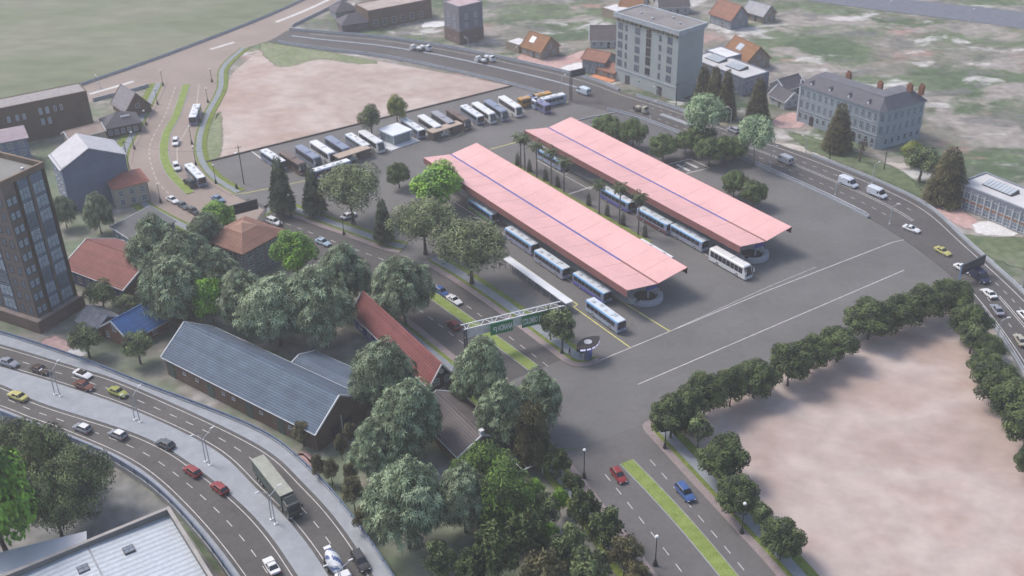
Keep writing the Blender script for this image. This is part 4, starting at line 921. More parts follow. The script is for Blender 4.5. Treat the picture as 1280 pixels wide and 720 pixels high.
# --- gabled shed
P0, P1 = G(140, 283, 3), G(170, 302, 3)
rt, L = base('grey_shed', 'small shed with plain dark grey sloping roof left of the silver trees', 'shed', P0, P1); D_ = 11.0
mb = MB(); mb.hexa([(0, 0, -.1), (L, 0, -.1), (L, D_, -.1), (0, D_, -.1)], [(0, 0, 2.7), (L, 0, 2.7), (L, D_, 4.3), (0, D_, 4.3)]); mb.build('wall', w_bluegrey, rt)
mb = MB(); b = [(-.4, -.4, 2.75), (L+.4, -.4, 2.75), (L+.4, D_+.4, 4.45), (-.4, D_+.4, 4.45)]; mb.hexa(b, [(x, y, z+.15) for x, y, z in b]); rf = mb.build('roof', M('dark_felt', (.105, .11, .115), .9, .12, .4), rt)
mb = MB(); mb.bar((-.45, -.45, 2.85), (L+.45, -.45, 2.85), .1, .25); mb.bar((-.45, -.45, 2.85), (-.45, D_+.45, 4.55), .1, .25); mb.build('fascia', m_trim, rt); wins(rt, 'F', L, D_, (2, 5, 8), (.9,), 1.1, 1.1)
# --- tall blue grey gable building
P0, P1 = G(76, 211, 13), G(156, 192, 13)
rt, L = base('blue_gable_block', 'tall blank blue grey gable wall building with pale roof at left', 'building', P0, P1); D_ = 12; zr = 16.8; xr = L*.47
mb = MB(); mb.box(0, L, 0, D_, -.1, 13)
mb.face([(0, -.015, 0), (L, -.015, 0), (L, -.015, 13), (xr, -.015, zr), (0, -.015, 13)]); mb.face([(0, D_+.015, 0), (0, D_+.015, 13), (xr, D_+.015, zr), (L, D_+.015, 13), (L, D_+.015, 0)]); mb.build('wall', w_bluegrey, rt)
mb = MB()
for a, za, b_ in ((-.5, 12.4, xr), (L+.5, 12.5, xr)):
    q = [(a, -.4, za), (b_, -.4, zr), (b_, D_+.3, zr), (a, D_+.3, za)]
    if a > 0: q = [q[1], q[0], q[3], q[2]]
    mb.hexa(q, [(x, y, z+.25) for x, y, z in q])
mb.build('roof', M('pale_zinc', (.42, .42, .45), .6, .12, .5, pat=('corr', .9, 0)), rt); wins(rt, 'L', L, D_, (3, 6, 9), (2, 5, 8), 1.2, 1.6, gm=m_glass_dark); wins(rt, 'R', L, D_, (3, 6, 9), (2, 5, 8), 1.2, 1.6)
# --- small cream house with red hip roof
P0, P1 = G(142, 236, 6), G(184, 226, 6); rt, L = hip('cream_house', 'small cream house with red hipped roof beside the curved road', P0, P1, 9, 6, 8.2, w_cream, tilem('brick_red_tiles', (.34, .13, .10), (.2, .08, .06)))
wins(rt, 'F', L, 9, (1.6, 4.5, 7.4), (.8, 3.4), 1.1, 1.5); wins(rt, 'L', L, 9, (2, 4.6, 7.2), (.8, 3.4), 1.1, 1.5)
# --- dark brick and glass tower at the left edge
P1b = G(97, 374, 2.2); Pc = G(49, 403, 2.2); u = (P1b-Pc).to_2d().normalized(); nrm = Vector((-u.y, u.x))
rt, L = base('dark_tower', 'tall dark brick and glass apartment tower at the left edge', 'tower', Pc, P1b); Dp = 22; HT = 35.2
w_tow = brickm('tower_brick', (.155, .128, .115), (.115, .095, .086)); w_pod = brickm('podium_brick', (.165, .115, .09), w=.8, h=.3); m_dkp = M('dark_pilaster', (.045, .032, .022), .7, .2); m_spand = M('grey_spandrel', (.14, .175, .235), .5, .25, .6)
mb = MB(); mb.box(0, L, 0, Dp, 2.4, HT, 0, 1); mb.build('wall', [w_tow, M('tower_roof_felt', (.20, .20, .19), .9, .12, .15)], rt)
mb = MB(); mb.box(-1.1, L+.9, -1.1, Dp+.9, -.1, 3.0); mb.build('podium', w_pod, rt); mb = MB(); mb.box(-1.25, L+1.05, -1.25, Dp+1.05, 3.0, 3.25); mb.build('podium_coping', M('tan_coping', (.24, .19, .165), .8), rt)
mb = MB(); o_ = .25; mb.box(-o_, L+o_, -o_, .3, HT, HT+1.3); mb.box(-o_, L+o_, Dp-.3, Dp+o_, HT, HT+1.3); mb.box(-o_, .3, .3, Dp-.3, HT, HT+1.29); mb.box(L-.3, L+o_, .3, Dp-.3, HT, HT+1.29); mb.build('parapet', M('brown_fascia', (.16, .115, .085), .75), rt)
f = L/14.0
mb = MB(); mb.box(4.0*f, 4.6*f, -.4, .1, 3.2, HT-.1); mb.box(L-.9*f, L+.05, -.3, .1, 3.2, HT); mb.build('pilaster', m_dkp, rt)
mb = MB(); mb.box(8.2*f, 8.9*f, -.3, .1, 3.2, HT-.1); mb.build('pilaster', w_tow, rt)
zs = [3.7+3.3*i for i in range(9)]
mb = MB(); mb.box(4.7*f, 8.1*f, -.12, .05, 3.2, HT-.2); mb.box(9.0*f, 13.0*f, -.12, .05, 3.2, HT-.2); mb.build('curtain_panel', m_spand, rt)
gmx = [m_glass_sky, m_glass_sky, m_glass, m_glass_sky]
for k, z in enumerate(zs):
    a, b = winmesh(round(3.1*f, 2), 2.6, 3, 2, m_frame_d, gmx[(k*3) % 4 if k < 7 else 3]); link('pane', b, link('window', a, rt, (6.4*f, -.13, z+.3)))
    a, b = winmesh(round(3.7*f, 2), 2.6, 3, 2, m_frame_d, gmx[(k*5+1) % 4 if k < 8 else 3]); link('pane', b, link('window', a, rt, (11.0*f, -.13, z+.3)))
wins(rt, 'F', L, Dp, (1.2*f, 2.9*f), [z+.4 for z in zs], .95, 1.7, 1, 2, m_frame_d, m_glass_sky)
# left face: brick bays and glass bays
mb = MB(); mb.box(-.12, .05, 6.0, 10.0, 3.2, HT-.2); mb.box(-.12, .05, 13.0, 17.0, 3.2, HT-.2); mb.build('curtain_panel', m_spand, rt)
for k, z in enumerate(zs):
    for y in (8, 15):
        a, b = winmesh(3.7, 2.6, 3, 2, m_frame_d, gmx[(k*3+int(y)) % 4]); link('pane', b, link('window', a, rt, (-.13, y, z+.3), R(-90)))
wins(rt, 'L', L, Dp, (1.6, 4.2, 11.5, 18.5), [z+.4 for z in zs], 1.0, 1.7, 1, 2, m_frame_d, m_glass)
mb = MB(); mb.box(1.5, 4.5, 7, 16, HT, HT+1.5); mb.build('roof_plant', m_trim, rt); MB().box(L-3, L-2.4, 3, 3.6, HT, HT+.5).build('roof_vent', m_trim, rt)
# --- long brown block at far left and the pink roofed block in front
P0, P1 = G(-40, 144, 12.3), G(108, 114, 12.3); rt, L = flat('brown_block', 'long brown brick block with grey roof at the far left', P0, P1, 9, 12.3, brickm('chocolate_brick', (.115, .082, .060)), M('grey_gravel_roof', (.27, .25, .25), .95, .2, .8, fine=.25), par=.15)
wins(rt, 'F', L, 9, [L-12.6, L-14.6], (8.0, 4.6), .8, 1.9, 1, 1, gm=m_glass_sky); wins(rt, 'F', L, 9, [L-8.4, L-10.2], (8.2,), .6, 1.6, 1, 1); wins(rt, 'F', L, 9, [L-21.5, L-24, L-19.5], (7.6,), .7, 1.7, 1, 1, gm=m_glass_sky)
P0, P1 = G(-30, 184, 9), G(33, 172, 9); rt, L = hip('grey_house', 'blue grey house with lilac pink roof at the left edge', P0, P1, 10, 9, 10.8, w_bluegrey, M('pink_roof', (.31, .25, .28), .8, .12, .4))
wins(rt, 'F', L, 10, [L-1.8-3*i for i in range(5)], (1.2, 4.0, 6.6), 1.2, 1.5)
# --- barn, hipped lodge and tan roofed hut by the curved road
rt, L = gable('gabled_barn', 'steep grey roofed barn below the tan cross road', G(140, 128, 2.5), G(157, 139, 2.5), 8.5, 2.5, 7.5, w_brick, M('grey_slate', (.22, .21, .235), .8, .15, .6, pat=('tile', 60, .8, .1), col2=(.15, .14, .16)), tm=w_brick, cat='barn'); wins(rt, 'R', L, 8.5, (4.2,), (2.6,), 1.2, 1.3, gm=m_glass_dark)
rt, L = hip('dark_lodge', 'dark purple hipped lodge beside the curved road', G(132, 161, 3.2), G(175, 153, 3.2), 9, 3.2, 6.4, brickm('dark_red_wall', (.12, .085, .08)), rt_dark); wins(rt, 'F', L, 9, [1.2+1.9*i for i in range(5)], (.9,), 1.0, 1.4); MB().box(L*.5, L*.5+2.8, 2.2, 2.5, 5.0, 5.5).build('skylight', m_trim, rt)
rt, L = gable('tan_hut', 'low hut with tan roof behind the blue gable building', G(87, 174, 4), G(130, 163, 4), 6, 4, 5.5, w_cream, M('tan_roof', (.34, .26, .22), .85))
# --- white roofed hall in the lower left corner
P0, P1 = G(-40, 737, 9), G(211, 634, 9); rt, L = base('white_roofed_hall', 'hall with white metal roof and dark parapet in the lower left corner', 'hall', P0, P1)
Dp = 26; m_wr = M('white_metal_roof', (.40, .44, .48), .45, .10, .12, pat=('corr', 1.1, 1), col2=(.27, .31, .355), bump=.2, fine=.10, spec=.4)
# hall extends toward the viewer from its back edge
mb = MB(); mb.box(0, L, -Dp, 0, -.1, 7.6); mb.build('wall', w_brick, rt)
mb = MB(); xr = L-13.5
mb.hexa([(0, -Dp+.3, 7.5), (xr, -Dp+.3, 7.5), (xr, -.4, 7.5), (0, -.4, 7.5)], [(0, -Dp+.3, 7.7), (xr, -Dp+.3, 8.1), (xr, -.4, 8.1), (0, -.4, 7.7)]); mb.hexa([(xr, -Dp+.3, 7.5), (L-.4, -Dp+.3, 7.5), (L-.4, -.4, 7.5), (xr, -.4, 7.5)], [(xr, -Dp+.3, 8.1), (L-.4, -Dp+.3, 7.7), (L-.4, -.4, 7.7), (xr, -.4, 8.1)]); rf = mb.build('roof', m_wr, rt)
MB().box(xr-.15, xr+.15, -Dp+.4, -.5, 8.08, 8.16).build('ridge_cap', M('weathered_ridge', (.24, .26, .28), .6, .3, .8), rf)
mb = MB(); mb.box(0, L+.1, -.4, .1, 7.4, 9.0); mb.box(L-.4, L+.1, -Dp, -.4, 7.4, 8.99); mb.build('parapet', M('dark_parapet', (.15, .145, .14), .8, .15, .4), rt); mb = MB(); mb.box(0, L+.16, -.46, .16, 9.0, 9.1); mb.box(L-.46, L+.16, -Dp, -.46, 9.0, 9.095); mb.build('coping', M('pale_coping', (.30, .28, .265), .8), rt)
for px in ((161, 687), (104, 711)):
    g = G(*px, 8.1); q = g-P0; a = math.atan2(P1.y-P0.y, P1.x-P0.x); x = q.x*math.cos(a)+q.y*math.sin(a); y = -q.x*math.sin(a)+q.y*math.cos(a)
    mb = MB(); mb.box(x-.85, x+.85, y-.85, y+.85, 7.9, 8.25); sk = mb.build('roof_vent', m_frame_d, rf); mb = MB()
    for i in range(2):
        for j in range(2): mb.box(x-.75+i*.8, x-.05+i*.8, y-.75+j*.8, y-.05+j*.8, 8.25, 8.3)
    mb.build('pane', m_glass, sk)
P0, P1 = G(-40, 703, 6.5), G(106, 667, 6.5); rt, L = base('white_roofed_shed', 'narrow white roofed shed behind the parapet of the corner hall', 'shed', P0, P1)
mb = MB(); mb.box(0, L, -9, 0, -.1, 6.5, 0); mb.build('wall', w_brick, rt); mb = MB(); mb.box(-.3, L+.3, -9, .3, 6.5, 6.7); mb.build('roof', M('white_roof_sheet', (.45, .47, .50), .5, .1, .3), rt)
# --- six storey grey apartment block
w_grey = M('grey_render', (.31, .345, .345), .85, .08, .2, fine=.06); m_corn = M('pale_cornice', (.34, .37, .40), .7); m_rsh = M('brown_grey_roof', (.19, .18, .18), .9, .2, .2)
P0, P1 = G(769, 105), G(845, 127); P0 = G(771, 17, 23); P1 = G(849, 40, 23); Dp = dpt(P0, P1, G(877.5, 29, 23))
rt, L = base('apartment_block', 'six storey grey apartment block with pale cornice and blank side wall', 'apartment block', P0, P1); h = 23.2
mb = MB(); mb.box(0, L, 0, Dp, -.1, h-1.2, 0); mb.build('wall', w_grey, rt)
mb = MB(); mb.box(-.7, L+.7, -.7, Dp+.7, h-1.2, h, 0, 1); mb.box(-.75, L+.75, -.75, -.2, h, h+.35); mb.box(-.75, L+.75, Dp+.2, Dp+.75, h, h+.35); mb.box(-.75, -.2, -.2, Dp+.2, h, h+.34); mb.box(L+.2, L+.75, -.2, Dp+.2, h, h+.34); mb.build('cornice', [m_corn, m_rsh], rt)
mb = MB(); mb.box(-.15, L+.15, -.15, Dp+.15, 4.3, 4.75); mb.build('string_course', m_corn, rt)
xs = [(.07, 1.9, 1.9), (.17, .7, 1.7), (.355, 1.9, 1.9), (.535, 2.0, 2.1), (.72, .7, 1.7), (.87, 1.9, 1.9)]
f_ = M('taupe_frame', (.20, .18, .15), .7)
for fl in range(5):
    z = 5.7+3.15*fl
    for i, (x, w_, hh) in enumerate(xs):
        wins(rt, 'F', L, Dp, (x*L,), (z,), w_, hh if i != 3 or fl == 0 else 2.7, 2 if w_ > 1 else 1, 2, f_ if i == 3 and fl else m_frame_d, m_glass_dark if i == 3 else m_glass)
mb = MB()
for i in range(14): x = (i+.5)/14*L; mb.box(x-.6, x+.6, -.5 if i % 2 else -.3, .05, h-2.3, h-1.22)
mb.build('eaves_bracket', M('olive_bracket', (.14, .125, .075), .8, .3, 1), rt)
for x in (.21, .74): door(rt, 'F', L, Dp, x*L, 2.2, 3.0, m_frame_d)
wins(rt, 'F', L, Dp, (.4*L,), (1.6,), .6, 1.1, 1, 1)
rv = MB()
for x, y in ((.2, .4), (.45, .25), (.6, .7), (.8, .45)): rv.box(L*x, L*x+.8, Dp*y, Dp*y+.8, h, h+.5)
rv.build('roof_vent', m_corn, rt)
# --- long flat white roofed building behind the cypresses
wr = M('pale_flat_roof', (.46, .46, .47), .8, .1, .2); w_off = M('blue_grey_cladding', (.17, .185, .23), .8, .15, .5)
P0, P1 = G(860, 72, 6), G(930, 99, 6); Dp = dpt(P0, P1, G(962, 90, 6)); rt, L = flat('office_block', 'long low office with flat white roof behind the brown cypresses', P0, P1, Dp, 6, w_off, wr, par=.25)
wins(rt, 'F', L, Dp, [1.6+2.2*i for i in range(11)], (.8, 3.4), 1.5, 1.7, 2, 1); wins(rt, 'R', L, Dp, [1.5+2.2*i for i in range(4)], (.8, 3.4), 1.4, 1.7, 2, 1)
def rooflight(rt, x0, x1, y0, y1, z):
    mb = MB(); mb.hexa([(x0, y0, z), (x1, y0, z), (x1, y1, z), (x0, y1, z)], [(x0, y0, z+.25), (x1-.3, y0, z+.25), (x1-.3, y1, z+.9), (x0, y1, z+.9)]); o = mb.build('rooflight', m_frame_d, rt); mb = MB(); n = 8
    for i in range(n):
        a = x0+.15+(x1-x0-.6)*i/n; b = a+(x1-x0-.6)/n-.15; mb.hexa([(a, y0+.1, z+.27), (b, y0+.1, z+.27), (b, y1-.1, z+.87), (a, y1-.1, z+.87)], [(a, y0+.1, z+.34), (b, y0+.1, z+.34), (b, y1-.1, z+.94), (a, y1-.1, z+.94)])
    mb.build('pane', M('rooflight_glass', (.38, .42, .46), .3, .1), o)
rooflight(rt, 4, 11, Dp*.35, Dp*.7, 6); rooflight(rt, 14, 21, Dp*.35, Dp*.7, 6)
flat('white_shed', 'white flat roofed shed at the back edge of the long low office', G(882, 62, 6.5), G(908, 72, 6.5), 7, 6.3, w_off, M('white_sheet_roof', (.58, .59, .60), .6), par=.15)
# --- flat roofed hall at the right edge
P0, P1 = G(1198, 229, 6.3), G(1320, 279, 6.3); Dp = dpt(P0, P1, G(1226, 214, 6.3)); rt, L = flat('flat_roofed_hall', 'flat roofed hall with glazed panel front at the right edge', P0, P1, Dp, 6.3, w_off, wr, M('blue_grey_edge', (.22, .24, .28), .7), par=.35)
wins(rt, 'F', L, Dp, [1.3+2.05*i for i in range(int(L/2.05)-1)], (3.2,), 1.4, 1.7, 2, 1); wins(rt, 'F', L, Dp, [1.3+2.05*i for i in range(int(L/2.05)-1)], (.4,), 1.4, 1.7, 2, 2)
mb = MB()
for i in range(int(L/2.05)): x = .27+2.05*i; mb.box(x-.16, x+.16, -.2, .04, 0, 5.6)
mb.build('pier', m_corn, rt); mb = MB(); mb.box(.5, L-.5, -.12, .03, 2.35, 2.95); mb.build('spandrel', M('rust_panel', (.24, .14, .10), .8, .2, 1), rt)
rooflight(rt, 4.2, 13, Dp*.36, Dp*.66, 6.3)
# --- mansion with mansard roof
w_man = M('pale_blue_stone', (.31, .36, .40), .85, .12, .5, pat=('brick', 1.2, .5, .03), col2=(.20, .235, .27)); m_mr = M('mansard_slate', (.085, .088, .11), .7, .15, .5, pat=('tile', 60, .6, .07), col2=(.09, .09, .11)); m_chim = brickm('orange_chimney_brick', (.24, .105, .065))
P0, P1 = G(1001, 105, 12.0), G(1106, 140, 12.0); rt, L = base('mansion', 'three storey pale mansion with dark mansard roof and orange chimneys', 'mansion', P0, P1); Dp = 11
ph = dpt(P0, P1, G(1155, 126, 12.0)); Lw = 17.0; h = 11.6
fl_ = [(0, 0), (L-1.6, 0), (L, 1.2), (L+2.0, 16.6), (L-8.5, 17.8), (L-9.3, 10.5), (0, 10.5)]
mb = MB(); mb.prism(fl_, -.1, h); mb.build('wall', w_man, rt)
def inset(poly, d):
    n = len(poly); out = []
    for i in range(n):
        a, b, c = Vector(poly[i-1]), Vector(poly[i]), Vector(poly[(i+1) % n]); e1, e2 = (b-a).normalized(), (c-b).normalized(); n1, n2 = Vector((-e1.y, e1.x)), Vector((-e2.y, e2.x)); mm = (n1+n2); k = d/max(.35, (1+n1.dot(n2))); out.append(tuple(b+mm*k))
    return out
ex, inn = inset(fl_, -.45), inset(fl_, 2.9)
mb = MB(); mb.prism(inset(fl_, -.35), h, h+.35); mb.prism(inset(fl_, -.15), 4.0, 4.3); mb.prism(inset(fl_, -.12), 7.8, 8.0); mb.build('cornice', M('pale_blue_trim', (.31, .34, .38), .8), rt)
mb = MB(); n = len(fl_)
for i in range(n): j = (i+1) % n; mb.face([(*ex[i], h+.36), (*ex[j], h+.36), (*inn[j], h+3.4), (*inn[i], h+3.4)])
rf = mb.build('roof', m_mr, rt); mb = MB(); mb.prism(inn, h+3.2, h+3.42); mb.build('roof_deck', M('lead_deck', (.12, .12, .14), .7), rf)
for x, y, w_ in ((L*.36, 8.2, .75), (L*.73, 8.2, .75), (L-1.5, 13.0, .8), (L+1, 15.2, .7)):
    mb = MB(); mb.box(x-w_, x+w_, y-.5, y+.5, h+2.2, h+5.0)
    for k in range(3): mb.lathe([(.2, 0), (.24, .1), (.16, .55), (.16, .6)], 8, (x-w_*.6+k*w_*.6, y, h+5.0))
    mb.build('chimney', m_chim, rf)
def faceframe(a, b): return Vector(a), math.atan2(b[1]-a[1], b[0]-a[0]), math.hypot(b[0]-a[0], b[1]-a[1])
for (a, b, nn) in ((fl_[0], fl_[1], 13), (fl_[1], fl_[2], 1), (fl_[2], fl_[3], 6)):
    o_, an, ln = faceframe(a, b)
    for k in range(nn):
        p = o_+Vector((math.cos(an), math.sin(an)))*ln*(k+.5)/nn
        for z, hh in ((4.9, 2.2), (8.6, 2.0)):
            A_, B_ = winmesh(1.0, hh, 2, 3, m_corn, m_glass); w_ = link('window', A_, rt, (p.x, p.y, z), an); link('pane', B_, w_)
        if nn == 13 and k in (2, 9):
            mb = MB(); mb.box(-.8, .8, -.1, .05, 0, 2.4); mb.tube((0, -.1, 2.4), (0, .05, 2.4), .8, .8, 16); mb.build('arched_door', m_frame_d, rt, loc=(p.x, p.y, 0), rot=an)
        elif nn != 1: A_, B_ = winmesh(.9, 1.5, 2, 2, m_corn, m_glass_dark); w_ = link('window', A_, rt, (p.x, p.y, 1.5), an); link('pane', B_, w_)
for x in (3.6, 10.5, 17.4, 24.3):
    mb = MB(); mb.box(x-.55, x+.55, .35, 2.2, h+.6, h+1.8); mb.hexa([(x-.65, .25, h+1.8), (x+.65, .25, h+1.8), (x+.65, 2.2, h+1.8), (x-.65, 2.2, h+1.8)], [(x-.1, .4, h+2.3), (x+.1, .4, h+2.3), (x+.1, 2.2, h+2.3), (x-.1, 2.2, h+2.3)]); dm = mb.build('dormer', m_mr, rf); MB().box(x-.35, x+.35, .3, .36, h+.8, h+1.7).build('pane', m_trim, dm)
MB().box(-.12, .3, -.2, .2, 0, h+1.8).build('drainpipe', m_trim, rt)
# --- town houses behind the bypass
w_pl = M('white_plaster', (.36, .37, .39), .85, .12, .6); w_tan = M('tan_plaster', (.24, .20, .155), .85, .15, .5); w_gr = M('grey_plaster', (.20, .215, .24), .85, .15, .5)
def town(name, label, p0, p1, dep, ze, zr, wm, rm, winF=(), winR=(), **k):
    P0, P1 = G(*p0, ze), G(*p1, ze); rt, L = gable(name, label, P0, P1, dep, ze, zr, wm, rm, **k); n = max(2, int(L/2.6))
    wins(rt, 'F', L, dep, [(i+.5)*L/n for i in range(n)], (.9,), 1.1, 1.3); wins(rt, 'R', L, dep, (dep*.3, dep*.7), (.9,), 1.0, 1.3)
    if zr-ze > 2: wins(rt, 'R', L, dep, (dep*.5,), (ze+.2,), 1.0, 1.1)
    door(rt, 'F', L, dep, L/2+1.3, 1.0, 2.1, m_frame_d); return rt, L
def skylight(rt, x0, x1, dep, ze, zr):
    k = (zr-ze)/(dep/2); y0, y1 = dep*.16, dep*.36; mb = MB(); mb.hexa([(x0, y0, ze+y0*k), (x1, y0, ze+y0*k), (x1, y1, ze+y1*k), (x0, y1, ze+y1*k)], [(x0, y0, ze+y0*k+.32), (x1, y0, ze+y0*k+.32), (x1, y1, ze+y1*k+.32), (x0, y1, ze+y1*k+.32)]); mb.build('skylight', M('skylight_glass', (.33, .37, .43), .25), rt)
rt, L = town('orange_house', 'orange roofed house with skylights by the bypass, beside a pink yard', (652, 57), (676, 64.5), 9.5, 3.2, 7.4, w_tan, rt_orange, chimney=None, tm=rt_orange); skylight(rt, 2.2, 4.6, 9.5, 3.2, 7.4)
flat('white_garage', 'white flat roofed garage left of the orange house by the bypass', G(632, 51, 3.2), G(648, 56, 3.2), 6.5, 3.0, w_tan, M('white_sheet_roof2', (.55, .55, .56), .6), par=.12)
rt, L = town('dark_roof_house', 'house with brown black roof left of the apartment block', (738, 50), (775, 50), 9, 3, 7, w_pl, rt_slate); 
rt, L = town('red_roof_house', 'grey house with dull red roof beside the apartment block', (728, 73), (756, 78), 8, 5.0, 7.2, w_gr, rt_rust, tm=rt_rust); wins(rt, 'F', L, 8, (1.8, 4.6, 7.4), (3.0,), 1.2, 1.2)
rt, L = town('red_roof_cottage', 'low cottage with rust roof and orange terrace against the apartment block', (747, 85), (768, 91), 6, 2.6, 4.6, w_tan, rt_rust, tm=rt_rust); MB().box(-1, L+1, -3, -.1, 0, .25).build('terrace', M('orange_terrace', (.50, .22, .12), .85), rt)
flat('white_outbuilding', 'white flat roofed outbuilding behind the apartment block at left', G(752, 9, 3.5), G(772, 15, 3.5), 8, 3.4, w_tan, MATS['white_sheet_roof2'], par=.12)
town('orange_house', 'orange roofed house behind the apartment block at the top edge', (774, 9), (800, 12), 10, 3.2, 7.6, w_pl, rt_orange, tm=rt_orange)
town('dark_roof_house', 'white house with dark brown roof behind the right end of the apartment roof', (824, 9), (862, 7), 9, 3.4, 7.6, w_pl, rt_slate)
rt, L = town('rust_roof_house', 'house with rusty red roof at the top edge, left of a grey barn', (888, 16), (914, 25), 9, 4, 8.6, w_gr, rt_rust, tm=rt_rust)
town('grey_barn', 'grey roofed barn at the top edge right of the rusty roof', (929, 13), (954, 20), 7.5, 3, 6.2, w_tan, M('grey_metal_roof', (.27, .28, .31), .6, .15, .5, pat=('corr', .8, 0)), tm=w_gr, cat='barn')
rt, L = town('orange_house', 'orange roofed house with skylights behind the flat white roof', (905, 62.5), (934, 77), 9.5, 3.4, 7.8, w_tan, rt_orange, tm=rt_orange); skylight(rt, 4.5, 7.5, 9.5, 3.4, 7.8)
town('little_house', 'little white house with dark purple roof left of the mansion', (962, 118), (981, 127), 6.5, 2.6, 5.0, w_pl, rt_dark)
town('little_house', 'small dark roofed house touching the left wall of the mansion', (982, 112), (1006, 105), 7, 2.8, 5.2, w_pl, rt_dark)
P0, P1 = G(460, 14, 7.5), G(539, -1, 7.5); rt, L = flat('brown_warehouse', 'long brown warehouse with tan flat roof at the top edge', P0, P1, 12, 7.5, brickm('warehouse_brick', (.15, .11, .085)), M('tan_flat_roof', (.34, .285, .26), .9), par=.15); wins(rt, 'F', L, 12, [3+4*i for i in range(6)], (1.2,), 1.6, 2.2, gm=m_glass_dark)
P0, P1 = G(554, 2, 14.4), G(572, 8, 14.4); P1 = G(573, 9, 14.4); rt, L = flat('grey_tower_block', 'square grey and brown tower block at the top edge', P0, P1, 11, 14.4, M('mauve_grey_render', (.18, .18, .21), .85, .2, .15), M('pinkish_roof', (.38, .30, .31), .9), par=.2)
MB().box(-.12, L+.12, -.12, 11.12, 0, 5).build('brick_base', brickm('base_brick', (.16, .115, .10)), rt)
for f_, q in (('F', L), ('R', 11)): wins(rt, f_, L, 11, (q*.3, q*.7), (2, 6.2, 9.4), 1.0, 1.7)
hip('dark_house', 'dark purple roofed house right of the tan road at the top edge', G(420, 16, 3), G(446, 12, 3), 8, 3, 6.2, w_gr, rt_dark)
hip('dark_house', 'larger dark roofed house beside the brown warehouse', G(428, 32, 3.2), G(462, 27, 3.2), 8, 3.2, 6.4, brickm('mauve_wall', (.15, .13, .14)), rt_dark)
# --- glass pavilion and two shelters of the bus park
P0, P1 = G(479, 163, 3.8), G(495, 173, 3.8); P0, P1 = G(472, 161, 3.6), G(491, 170, 3.6); Dp = dpt(P0, P1, G(516, 162, 3.6)); rt, L = base('glass_pavilion', 'white flat roofed glass pavilion in the middle of the bus park', 'pavilion', P0, P1)
MB().box(-1.5, L+2.0, -2.5, Dp+1, 0, .25).build('plinth', M('white_plinth', (.50, .52, .55)), rt); MB().box(.6, L-.6, .6, Dp-.6, .25, 3.2).build('glazing', M('pavilion_glass', (.22, .27, .28), .15, .2), rt)
mb = MB(); mb.box(0, L, 0, Dp, 3.2, 3.6); mb.build('roof', M('pavilion_roof', (.60, .64, .68), .6, .08), rt); mb = MB()
for x in (.5, L/2, L-.5):
    for y in (.5, Dp-.5): mb.box(x-.1, x+.1, y-.1, y+.1, .25, 3.2)
mb.build('column', m_trim, rt)
m_tanroof = M('tan_shelter_roof', (.36, .29, .235), .85, .12)
for p0, p1, lb in (((424, 197), (462, 184.5), 'tan roofed open shelter left of the glass pavilion'), ((541, 165.5), (577, 154), 'tan roofed open shelter right of the glass pavilion')):
    P0, P1 = G(*p0, 3), G(*p1, 3); rt, L = base('bus_shelter', lb, 'shelter', P0, P1)
    MB().box(-.3, L+.3, -.4, 3, 2.75, 3.0).build('roof', m_tanroof, rt); MB().box(0, 3.2, .2, 2.6, 0, 2.75).build('booth', M('dark_booth', (.11, .095, .085), .8), rt); MB().box(L-3.4, L, .2, 2.6, 0, 2.75).build('booth', MATS['dark_booth'], rt)
    mb = MB(); mb.box(4.2, 6.4, .9, 1.5, .35, .5); mb.box(4.2, 6.4, 1.4, 1.55, .5, 1.0); mb.box(4.3, 4.5, 1, 1.4, 0, .35); mb.box(6.1, 6.3, 1, 1.4, 0, .35); mb.build('bench', m_trim, rt)
